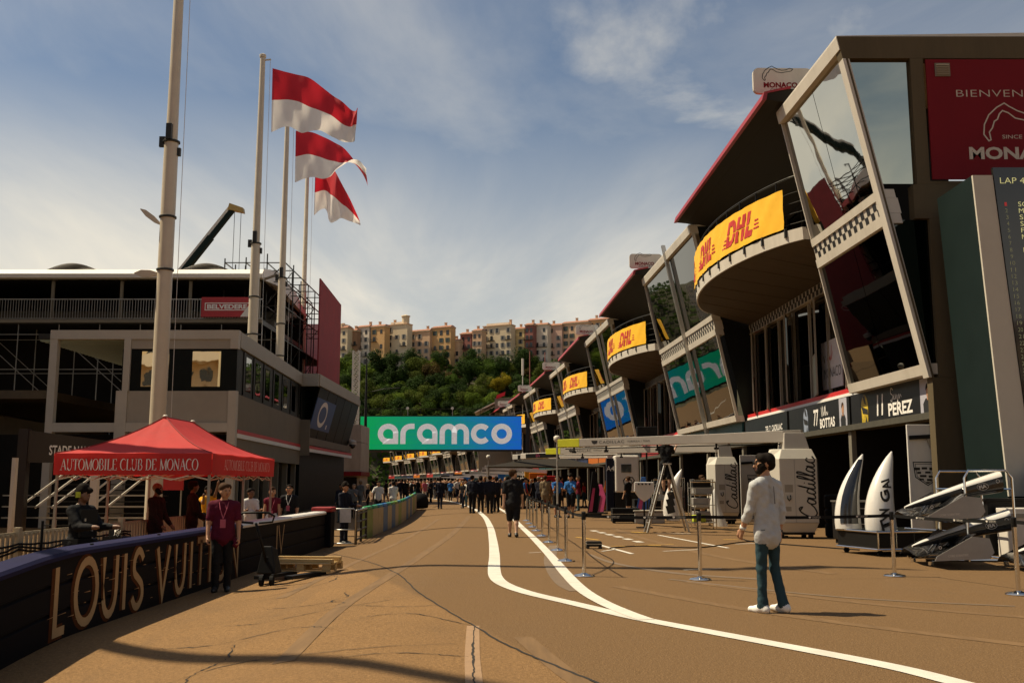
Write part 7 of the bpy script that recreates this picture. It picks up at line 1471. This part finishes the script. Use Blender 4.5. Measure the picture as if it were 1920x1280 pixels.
# stepladder
t_ = thing('stepladder', 'aluminium A-frame stepladder on the pit box', 'ladder', (4.7, 30.7, 0)); top = Vector((4.72, 30.75, 2.02))
for s in (-1, 1):
    m = MB(); m.bar((4.02 , 30.35 + s * .3, 0), top + Vector((-.06, s * .17, 0)), .03, .075); m.build('front_rail', alu, t_); m = MB(); m.bar((5.36, 30.95 + s * .3, 0), top + Vector((.06, s * .17, 0)), .03, .06); m.build('rear_rail', alu, t_)
stp = MB(); stp.b2((-.05, -.27, -.012), (.05, .27, .012)); STP = stp.mesh('step', alu)
for i in range(1, 7): q = i / 7; p = Vector((4.02, 30.4, 0)).lerp(Vector((4.66, 30.75, 2.02)), q); put('step', STP, None, t_, TM(p, 0, (1, 1.05 - .4 * q, 1)))
m = MB(); m.b2((4.6, 30.5, 2.021), (4.85, 31.0, 2.06)); m.build('top_cap', alu, t_)
# --- engine covers standing on end
def cover(label, x, y, h, lean, mt, stripe=None, w=.34, d=.5, rz=0, base=.0, letters=None):
    t_ = thing('engine_cover', label, 'car bodywork', (x, y, base)); m = MB(); M = Matrix.Translation((x, y, base)) @ Matrix.Rotation(R(rz), 4, 'Z')
    rings = []
    for i in range(15):
        q = i / 14; z = q * h; ww = w * (1 - q ** 1.7) ** .75 + .015; dd = d * (1 - q ** 2.2) + .03; ox = lean * q ** 1.3 - .10 * math.sin(q * 3.1)
        rings.append([M @ Vector((ox + ww * math.cos(a) * (1 if math.cos(a) < 0 else .75), dd * .5 * math.sin(a) + .1 * q, z)) for a in [R(30 + 300 * j / 15) for j in range(16)]])
    m.loft(rings, cap=False, closed=False); m.add(*[[q for r_ in rings for q in (r_[0], r_[-1])], [(2 * i, 2 * i + 1, 2 * i + 3, 2 * i + 2) for i in range(14)]]); o = m.build('shell', mt, t_, smooth=50)
    m = MB(); m.loft([[rings[i][j] * 1.0 + M.to_3x3() @ Vector((-.004, -.006, 0)) for j in range(9, 14)] for i in range(1, 14)], cap=False, closed=False)
    m2 = m.build('dark_flank', carbon, t_, smooth=50) if stripe else None
    if letters:
        for k, (ch, q) in enumerate(letters):
            i = int(q * 14); p = rings[i][11]; write(ch, p + M.to_3x3() @ Vector((-.02, -.03, 0)), M.to_3x3() @ Vector((-.28, -.0, 1)), M.to_3x3() @ Vector((-1, .0, -.28)), .26 - .1 * q, letter_black, t_, (.26 - .08 * q) * (1.1 if len(ch) == 1 else 1.0), bold=.04)
    return t_
cover('white car engine cover standing upright with a black flank, left on the cart', 7.22, 21.6, 1.58, .42, car_white, True, .30, .5, 8, .50)
cover('white car engine cover with black slanted letters standing on the cart', 7.66, 20.9, 1.62, .42, car_white, None, .36, .55, 20, .50, [('T', .12), ('W', .26), ('G', .45), ('AI', .64)])
cover('white engine cover with black bars leaning behind the stepladder', 5.45, 34.0, 1.55, .32, car_white, None, .34, .5, 0, .38, [('I', .15), ('I', .3), ('I', .45), ('A', .62)])
t_ = thing('parts_cart', 'low black parts cart with chrome edges under the engine covers', 'cart', (7.9, 21, 0)); m = MB(); M = Matrix.Translation((7.95, 21.2, 0)) @ Matrix.Rotation(R(14), 4, 'Z'); m.T = M; m.b2((-.82, -.72, .16), (.82, .72, .47)); m.build('tub', black, t_)
m = MB(); m.T = M
for z in (.14, .485):
    for s in (-1, 1): m.tube([(-.84, s * .74, z), (.84, s * .74, z)], .02, 6); m.tube([(s * .84, -.74, z), (s * .84, .74, z)], .02, 6)
for i in range(5): m.bar((-.82 + .41 * i, -.735, .14), (-.82 + .41 * i, -.735, .48), .02, .02)
m.build('chrome_edges', chrome, t_)
for sx in (-.7, .7):
    for sy in (-.6, .6): m = MB(); m.T = M @ Matrix.Translation((sx, sy, .06)) @ Matrix.Rotation(R(90), 4, 'X'); m.lathe([(.02, -.02), (.06, -.02), (.06, .02), (.02, .02)], (0, 0, 0), 12); m.build('castor', rubber, t_)
# --- nose cones with front wings
def nose(label, M, L_=1.72):
    t_ = thing('nose_cone', label, 'car bodywork', tuple(M.translation), 'car noses on the rack'); m = MB(); m.T = M; rings = []; NS = 16
    for i in range(13):
        q = i / 12; w = .055 + .13 * q ** .8; hh = .03 + .16 * q ** .9; x = q * L_; zc = .34 * q ** 1.05 + .02 * math.sin(q * 3.1)
        if i == 0: w, hh = .03, .016
        rings.append([(x, w * (abs(math.cos(a)) ** .6) * (1 if math.cos(a) > 0 else -1), zc + hh * (abs(math.sin(a)) ** .7) * (1 if math.sin(a) > 0 else -1)) for a in [2 * math.pi * j / NS for j in range(NS)]])
    vs = [q for r_ in rings for q in r_]
    top = [j for j in range(NS) if 1 <= j <= 6]; allf = [(i * NS + k, i * NS + (k + 1) % NS, (i + 1) * NS + (k + 1) % NS, (i + 1) * NS + k, k) for i in range(12) for k in range(NS)]
    b = len(m.v); m.cm = 0; m.add(vs, [f[:4] for f in allf if f[4] in top]); m.cm = 1; m.f += [tuple(b + q for q in f[:4]) for f in allf if f[4] not in top]; m.m += [1] * sum(f[4] not in top for f in allf)
    m.f += [tuple(b + k for k in range(NS - 1, -1, -1)), tuple(b + 12 * NS + k for k in range(NS))]; m.m += [0, 1]
    m.build('shell', [car_white, carbon], t_, smooth=45)
    for e, (x0, z0, cd, rise) in enumerate(((.12, -.16, .34, .05), (.38, -.10, .26, .10), (.58, .0, .22, .15))):
        m = MB(); m.T = M; NW = 18
        def sec(y): 
            f = abs(y) / .92; zz = z0 + .10 * max(0, f - .35) - .03 * math.cos(y * 4) * (1 - f); return [(x0 - .05 * (1 - f), y, zz), (x0 + cd * .5, y, zz + .035 + rise * .35), (x0 + cd, y, zz + rise), (x0 + cd, y, zz + rise - .012), (x0 + cd * .5, y, zz + rise * .25), (x0, y, zz - .014)]
        m.loft([sec(-.92 + 1.84 * i / NW) for i in range(NW + 1)]); m.build('wing_element', carbon, t_, smooth=40)
    for s in (-1, 1):
        m = MB(); m.T = M; pts = [(.05, -.2), (.95, -.22), (1.05, -.12), (1.0, .12), (.72, .17), (.4, .02), (.1, -.12)]; m.ext([(x + .0, s * .93, z) for x, z in pts], (0, s * .014, 0)); m.build('endplate', car_grey if s < 0 else carbon, t_)
        m = MB(); m.T = M; m.bar((.3, s * .1, -.12), (.5, s * .1, .1), .05, .014); m.build('pylon', carbon, t_)
    n_ = M.to_3x3() @ Vector((0, -1, 0)); write('FIA', M @ Vector((1.35, -.19, .28)), M.to_3x3() @ Vector((1, 0, .2)), M.to_3x3() @ Vector((-.2, 0, 1)), .06, case_white, t_, .13, bold=.03)
    m = MB(); m.T = M; strokes(m, [(arc(1.35, .28, .10, .06, 0, 360, 16), .006)], lambda x, z: (x, -.191, z)); strokes(m, [(arc(1.62, .36, .03, .03, 0, 360, 10), .008)], lambda x, z: (x, -.2, z)); m.build('emblem', case_white, t_)
    write('TWG', M @ Vector((.55, 0, .29)), M.to_3x3() @ Vector((1, 0, .2)), M.to_3x3() @ Vector((0, 1, 0)), .07, letter_black, t_, .22, bold=.03)
    m = MB(); m.T = M; strokes(m, [(arc(.17, .02, .022, .022, 0, 360, 10), .008)], lambda x, z: (x, -.938, z)); m.build('plate_mark', case_white, t_); write('CORE SCIENTIFIC', M @ Vector((.45, -.945, -.13)), M.to_3x3() @ Vector((1, 0, .0)), M.to_3x3() @ Vector((0, 0, 1)), .035, case_white, t_, .34)
    return t_
def NM(x, y, z, rz, pitch): return Matrix.Translation((x, y, z)) @ Matrix.Rotation(R(rz), 4, 'Z') @ Matrix.Rotation(R(pitch), 4, 'Y')
nose('black and white car nose with front wing, top of the rack', NM(7.12, 18.3, 1.02, -4, -4))
nose('black and white car nose with front wing, under the top one', NM(7.18, 18.2, .34, -4, -4))
nose('black and white car nose with front wing, lowest at the right edge', NM(8.35, 16.9, .30, -6, -2))
t_ = thing('nose_rack', 'chrome tube rack holding the car noses', 'rack', (8.4, 18.6, 0)); m = MB()
for y in (18.0, 19.2): m.tube([(8.1, y, .08), (8.1, y, 1.55), (8.18, y, 1.68), (8.85, y, 1.68), (8.95, y, 1.55), (8.95, y, .08)], .022, 8)
for x in (8.1, 8.95):
    for z in (.1, .75, 1.35): m.tube([(x, 18.0, z), (x, 19.2, z)], .018, 6)
m.tube([(7.4, 18.2, .09), (8.95, 18.2, .09)], .03, 6); m.tube([(7.4, 19.0, .09), (8.95, 19.0, .09)], .03, 6)
for x in (7.5, 8.85):
    for y in (18.2, 19.0): m.lathe([(.03, 0), (.05, .0), (.05, .07), (.03, .075)], (x, y, 0), 10)
m.build('tube_frame', chrome, t_, smooth=40)
t_ = thing('counter', 'long black counter behind the nose rack at the right margin', 'counter', (10.5, 19.4, 0)); m = MB(); m.b2((9.05, 19.2, .1), (12.5, 19.8, 1.12)); m.b2((9.0, 19.15, 1.125), (12.5, 19.83, 1.17)); m.build('body', black, t_)
t_ = thing('loudspeaker', 'black loudspeaker standing on the counter at the right edge', 'loudspeaker', (10.25, 19.4, 1.17)); m = MB(); m.b2((10.0, 19.25, 1.175), (10.6, 19.6, 1.72)); m.build('cabinet', black, t_, bevel=.03); m = MB(); m.b2((10.03, 19.235, 1.22), (10.57, 19.248, 1.68)); m.build('grille', rubber, t_)
t_ = thing('white_case', 'white storage case behind the lowest nose', 'case', (9.6, 18.9, 0)); m = MB(); m.b2((9.15, 18.7, .08), (10.2, 19.1, 1.0)); m.build('shell', case_white, t_, bevel=.02); m = MB(); m.b2((9.13, 18.68, .82), (10.22, 19.12, .9)); m.build('lid_band', frame_grey, t_)
# --- garage doors: white boards with shield crest, near garage fittings
def crest(mb_fn, sc):
    m = MB(); S_ = [(-.5, .42), (.5, .42), (.44, -.12), (0, -.42), (-.44, -.12), (-.5, .42)]; strokes(m, [([(x * sc, z * sc) for x, z in S_], .035 * sc), ([(x * sc * .86, z * sc * .84) for x, z in S_], .02 * sc)], mb_fn)
    blk = [(-.36, .18, .2, .1), (-.1, .2, .2, .08), (.18, .18, .2, .1), (-.3, .04, .14, .08), (.02, .05, .2, .07), (.25, .03, .16, .1), (-.16, -.08, .24, .08), (.14, -.1, .2, .08), (-.22, -.2, .16, .06), (.06, -.22, .18, .08), (0, -.32, .12, .06)]
    for x, z, w, h in blk: m.add([mb_fn((x + a * w / 2) * sc, (z + b * h / 2) * sc) for a, b in ((-1, -1), (1, -1), (1, 1), (-1, 1))], [(0, 1, 2, 3)])
    return m
def crest_board(label, x0, x1, y, zt, sc):
    t_ = thing('crest_board', label, 'board', ((x0 + x1) / 2, y, 0)); m = MB(); m.b2((x0, y, .02), (x1, y + .06, zt)); m.build('board', car_white, t_, bevel=.008); cx2 = (x0 + x1) / 2 + .05
    crest(lambda x, z: (cx2 + x, y - .004, zt * .60 + z), sc).build('crest', letter_black, t_); m = MB(); m.bar((x0 + .03, y - .03, zt - .30), (x0 + .52, y - .03, zt - .27), .05, .09); m.build('handle', black, t_); m = MB(); m.bar((x0 + .45, y - .03, zt - .32), (x0 + .62, y - .03, zt - .75), .03, .06); m.build('arm', frame_grey, t_)
crest_board('white board with black shield crest at the near garage opening', 9.0, 9.72, 22.75, 2.78, .62)
crest_board('white board with black shield crest behind the walking man', 8.55, 9.6, 37.6, 2.5, .62)
m = MB(); M = M0
t_ = thing('tyre_trolley', 'steel rack trolley of grey parts beside the second gantry', 'trolley', (6.75, 35.0, 0)); m = MB()
for x in (6.3, 6.95):
    for y in (34.8, 35.6): m.tube([(x, y, .1), (x, y, 1.6)], .022, 6)
for z in (.15, .6, 1.05, 1.58):
    for y in (34.8, 35.6): m.tube([(6.3, y, z), (6.95, y, z)], .018, 6)
    for x in (6.3, 6.95): m.tube([(x, 34.8, z), (x, 35.6, z)], .018, 6)
for x in (6.3, 6.95):
    for y in (34.8, 35.6): m.lathe([(.02, 0), (.045, .0), (.045, .09), (.02, .1)], (x, y, 0), 8)
m.build('frame', chrome, t_, smooth=40)
for z, c in ((.18, car_grey), (.63, case_grey), (1.08, car_grey)): m = MB(); m.b2((6.33, 34.84, z), (6.92, 35.56, z + .32)); m.build('tray', c, t_, bevel=.03)
# colourful bodywork of the neighbouring team
def upright_wing(label, x, y, c1, c2, h=1.5, rz=0):
    t_ = thing('car_floor', label, 'car bodywork', (x, y, 0)); M = Matrix.Translation((x, y, .1)) @ Matrix.Rotation(R(rz), 4, 'Z'); m = MB(); m.T = M; m.ext([(-.25, 0, 0), (.25, 0, 0), (.38, 0, h * .55), (.2, 0, h), (.02, 0, h), (-.1, 0, h * .5)], (0, .06, 0)); m.build('panel', c1, t_, bevel=.01); m = MB(); m.T = M; m.ext([(-.2, -.02, .05), (-.02, -.02, .05), (.14, -.02, h * .6), (.02, -.02, h * .6)], (0, .012, 0)); m.build('stripe', c2, t_); m = MB(); m.T = M; m.b2((-.4, -.15, -.1), (.4, .25, -.005)); m.build('stand', dark_steel, t_); return t_
upright_wing('pink and black upright bodywork panel on a stand', 3.75, 47, CL['black'], pink, 1.9, 20); upright_wing('blue upright bodywork panel with pink block behind the ladder', 5.05, 39.5, blue_l, pink, 1.6, -15); upright_wing('pink wing leaning on a stand next to the cabinet', 4.15, 48.5, pink, CL['black'], 1.3, -25); upright_wing('orange panel standing at the garage door beside the cabinet', 4.9, 53, CL['orange'], CL['black'], 1.5, 10)
# awning over the neighbouring pit box
t_ = thing('awning', 'wide dark awning over the far pit box', 'awning', (1.6, 63, 0)); m = MB(); m.loft([[(-1.6, 60, 2.45), (5.6, 60, 2.45), (5.6, 66, 2.45), (-1.6, 66, 2.45)], [(1.2, 62.4, 3.0), (3.2, 62.4, 3.0), (3.2, 63.6, 3.0), (1.2, 63.6, 3.0)]]); m.build('canopy', underside, t_); m = MB()
for x in (-1.5, 5.5):
    for y in (60.1, 65.9): m.bar((x, y, 0), (x, y, 2.44), .06)
m.build('legs', alu, t_)
# monitor on a stalk, barriers and boards further down
t_ = thing('pit_monitor', 'black monitor box raised above the gantry boom', 'monitor', (5.2, 38.6, 0)); m = MB(); m.bar((5.2, 38.7, 0), (5.2, 38.7, 3.45), .06); m.build('stalk', dark_steel, t_); m = MB(); m.b2((4.82, 38.45, 3.2), (5.6, 38.75, 3.62)); m.build('housing', black, t_, bevel=.02)
random.seed(31); lbl = ['red', 'orange', 'yellow', 'white', 'teal', 'blue']; bc = [CL['red'], CL['orange'], CL['yellow'], case_white, team[2], CL['blue']]
for i in range(14):
    Y = 72 + i * 8.5; X = S(Y) + 5.2 + random.uniform(-.6, .8); c = i % 6; t_ = thing('team_case', '%s team case in the far pit lane, %s %s one' % (lbl[c], ('nearest', 'middle', 'farthest')[i // 6], lbl[c]), 'case', (X, Y, 0), 'team cases in the far pit lane'); m = MB(); m.b2((X - .7, Y, .1), (X + .7, Y + .8, 2.0 + .3 * (i % 3))); m.build('shell', bc[c], t_, bevel=.04); m = MB(); m.bar((X, Y + .4, 2.3 + .2 * (i % 3)), (X - 4.5, Y + 1.5, 2.65), .2, .24); m.build('boom', [case_white, boom_grey, black][i % 3], t_)
    m = MB(); m.b2((X - .6, Y + .1, 0), (X + .6, Y + .7, .095)); m.build('castors', black, t_)
# small litter and cable on the ground
gribbon([(1.22, 16.1), (1.55, 17.2), (1.9, 19.0), (1.85, 21.0), (1.8, 22.8)], .018, rubber, 'ground_cable', .012, 8, 0, road)

# ================================================================== more of the clutter along the garages
t_ = thing('shield_board', 'white shield-shaped board with four dots beside the stepladder', 'board', (4.35, 33.2, 0)); m = MB(); m.ext([(4.05, 33.2, 1.5), (4.68, 33.2, 1.5), (4.70, 33.2, 1.2), (4.55, 33.2, .98), (4.36, 33.2, .85), (4.18, 33.2, .98), (4.03, 33.2, 1.2)], (0, .08, 0)); m.build('board', car_white, t_, bevel=.02)
for i in range(4): m = MB(); m.T = Matrix.Translation((4.18 + i * .12, 33.19, 1.43)) @ Matrix.Rotation(R(90), 4, 'X'); m.lathe([(.001, 0), (.03, 0), (.03, .012), (.001, .012)], (0, 0, 0), 10); m.build('dot', black, t_)
m = MB(); m.bar((4.36, 33.3, 0), (4.36, 33.3, 1.2), .05); m.b2((4.1, 33.15, 0), (4.62, 33.45, .04)); m.build('stand', black, t_)
def shelf(label, x, y, w, h, mt, n=3):
    t_ = thing('parts_rack', label, 'rack', (x, y, 0), 'racks along the garages'); m = MB()
    for sx in (-w / 2, w / 2):
        for sy in (0, .5): m.tube([(x + sx, y + sy, 0), (x + sx, y + sy, h)], .02, 6)
    m.tube([(x - w / 2, y, h), (x + w / 2, y, h)], .02, 6); m.build('frame', chrome, t_, smooth=40)
    for i in range(n): z = .2 + i * (h - .4) / max(1, n - 1); m = MB(); m.b2((x - w / 2, y, z), (x + w / 2, y + .5, z + .02)); m.build('shelf_board', steel, t_)
    for i in range(n): z = .225 + i * (h - .4) / max(1, n - 1); m = MB(); m.b2((x - w * .4, y + .06, z), (x + w * (.1 + .12 * (i % 3)), y + .44, z + .22)); m.build('bin', (mt, car_grey, black)[i % 3], t_, bevel=.02)
shelf('chrome rack with yellow and grey bins near the second gantry', 6.15, 32.4, .8, 1.5, CL['lime']); shelf('chrome rack with white bins behind the stepladder', 5.9, 38.8, .9, 1.6, case_white); shelf('chrome rack with blue bins beside the pale cabinet', 7.3, 45.5, 1.0, 1.7, CL['blue'])
def cab(label, x, y, w, d, h, mt, top):
    t_ = thing('tool_cabinet', label, 'cabinet', (x, y, 0), 'tool cabinets along the garages'); m = MB(); m.b2((x - w / 2, y, .1), (x + w / 2, y + d, h)); m.build('body', mt, t_, bevel=.02); m = MB(); m.b2((x - w / 2 - .02, y - .02, h + .002), (x + w / 2 + .02, y + d + .02, h + .04)); m.build('worktop', top, t_)
    for i in range(4): m = MB(); z = .18 + i * (h - .25) / 4; m.b2((x - w / 2 + .04, y - .016, z), (x + w / 2 - .04, y - .002, z + (h - .3) / 4 - .02)); o_ = m.build('drawer', mt, t_); m = MB(); m.b2((x - w * .3, y - .035, z + .1), (x + w * .3, y - .018, z + .115)); m.build('pull', alu, o_)
    for sx in (-1, 1): m = MB(); m.b2((x + sx * w * .4 - .04, y + .05, 0), (x + sx * w * .4 + .04, y + d - .05, .098)); m.build('castor', rubber, t_)
cab('black tool cabinet with drawers inside the near garage', 8.4, 24.6, .9, .5, 1.0, black, steel); cab('white tool cabinet between the two gantry cases', 8.5, 32.2, 1.0, .55, 1.1, case_white, black); cab('black tool cabinet left of the second gantry', 8.3, 40.6, 1.2, .6, 1.05, black, steel); cab('pale tool cabinet at the neighbouring garage', 7.6, 48.2, 1.1, .6, 1.3, case_white, black); cab('navy tool cabinet at the far team garage', 6.6, 56.0, 1.2, .6, 1.4, CL['navy'], black)
cover('white engine cover with grey flank standing beyond the stepladder', 6.0, 37.4, 1.45, .25, car_white, True, .28, .4, 15, .1)
cover('small white body panel standing behind the chrome rack', 6.95, 33.4, 1.25, -.2, car_white, None, .26, .3, -10, .05)
def tyres(label, x, y, n):
    t_ = thing('tyre_stack', label, 'tyres', (x, y, 0), 'tyre stacks')
    for i in range(n): m = MB(); m.lathe([(.2, .0), (.30, .0), (.345, .05), (.345, .33), (.30, .38), (.2, .38)], (x, y, i * .385), 18); m.build('tyre', rubber, t_, smooth=40); m = MB(); m.lathe([(.05, .1), (.195, .02), (.195, .36), (.05, .28)], (x, y, i * .385), 14); m.build('rim', dark_steel, t_, smooth=40)
tyres('stack of three black tyres inside the near garage', 8.9, 27.6, 3); tyres('stack of four black tyres beside the white tool cabinet', 8.9, 34.0, 4)
for (x, y, rz, kw, lb) in ((3.1, 52, 200, dict(legs=((6, 2), (-6, 6))), 'mechanic in black walking between the pink panels'), (6.6, 43.2, 120, dict(arms=((40, 6, 70), (40, 6, 70)), lean=-12), 'mechanic in black bending over the crate'), (7.4, 39.2, 60, dict(arms=((20, 5, 80), (20, 5, 80))), 'mechanic in black standing beside the black tool cabinet'), (5.2, 45.0, 230, dict(), 'mechanic in black with hands down near the pale cabinet'), (7.6, 30.6, 100, dict(arms=((30, 5, 60), (10, 5, 20))), 'mechanic in black between the two gantry cases')):
    k = dict(sleeve=.4, shorts=.72, vox=.022, mats=W_('black', 'black', skin_=skin_l, hair_=hair_br), h=1.78); k.update(kw); person(lb, x, y, rz, **k)
for pts, lb in (([(2.2, 22.8), (3.0, 23.6), (4.2, 23.0), (5.6, 25.0), (7.0, 26.6)], 'black air hose crossing the pit box'), ([(4.6, 36.8), (5.2, 34.6), (6.2, 33.0), (7.2, 30.2), (7.6, 27.9)], 'black cable between the gantry cases'), ([(6.2, 27.5), (6.0, 25.6), (6.6, 24.0), (7.6, 22.2)], 'thin black cable running to the parts cart')):
    p = smooth_path(pts, 8); t_ = thing('ground_hose', lb, 'hose', (pts[0][0], pts[0][1], 0)); m = MB(); m.tube([(x, y, .016) for x, y in p], .014, 6); m.build('hose', rubber, t_, smooth=True)
# joints and fixings on the near balcony front and end wall
m = MB()
for z in (8.9, 9.6, 10.3): m.b2((9.33, 22.394, z), (9.61, 22.399, z + .008))
for x in (10.4, 11.6, 12.8): m.b2((x, 22.394, 7.46), (x + .008, 22.399, 8.24))
o_ = m.build('wall_joints', crackm, ends); o_['kind'] = 'stuff'
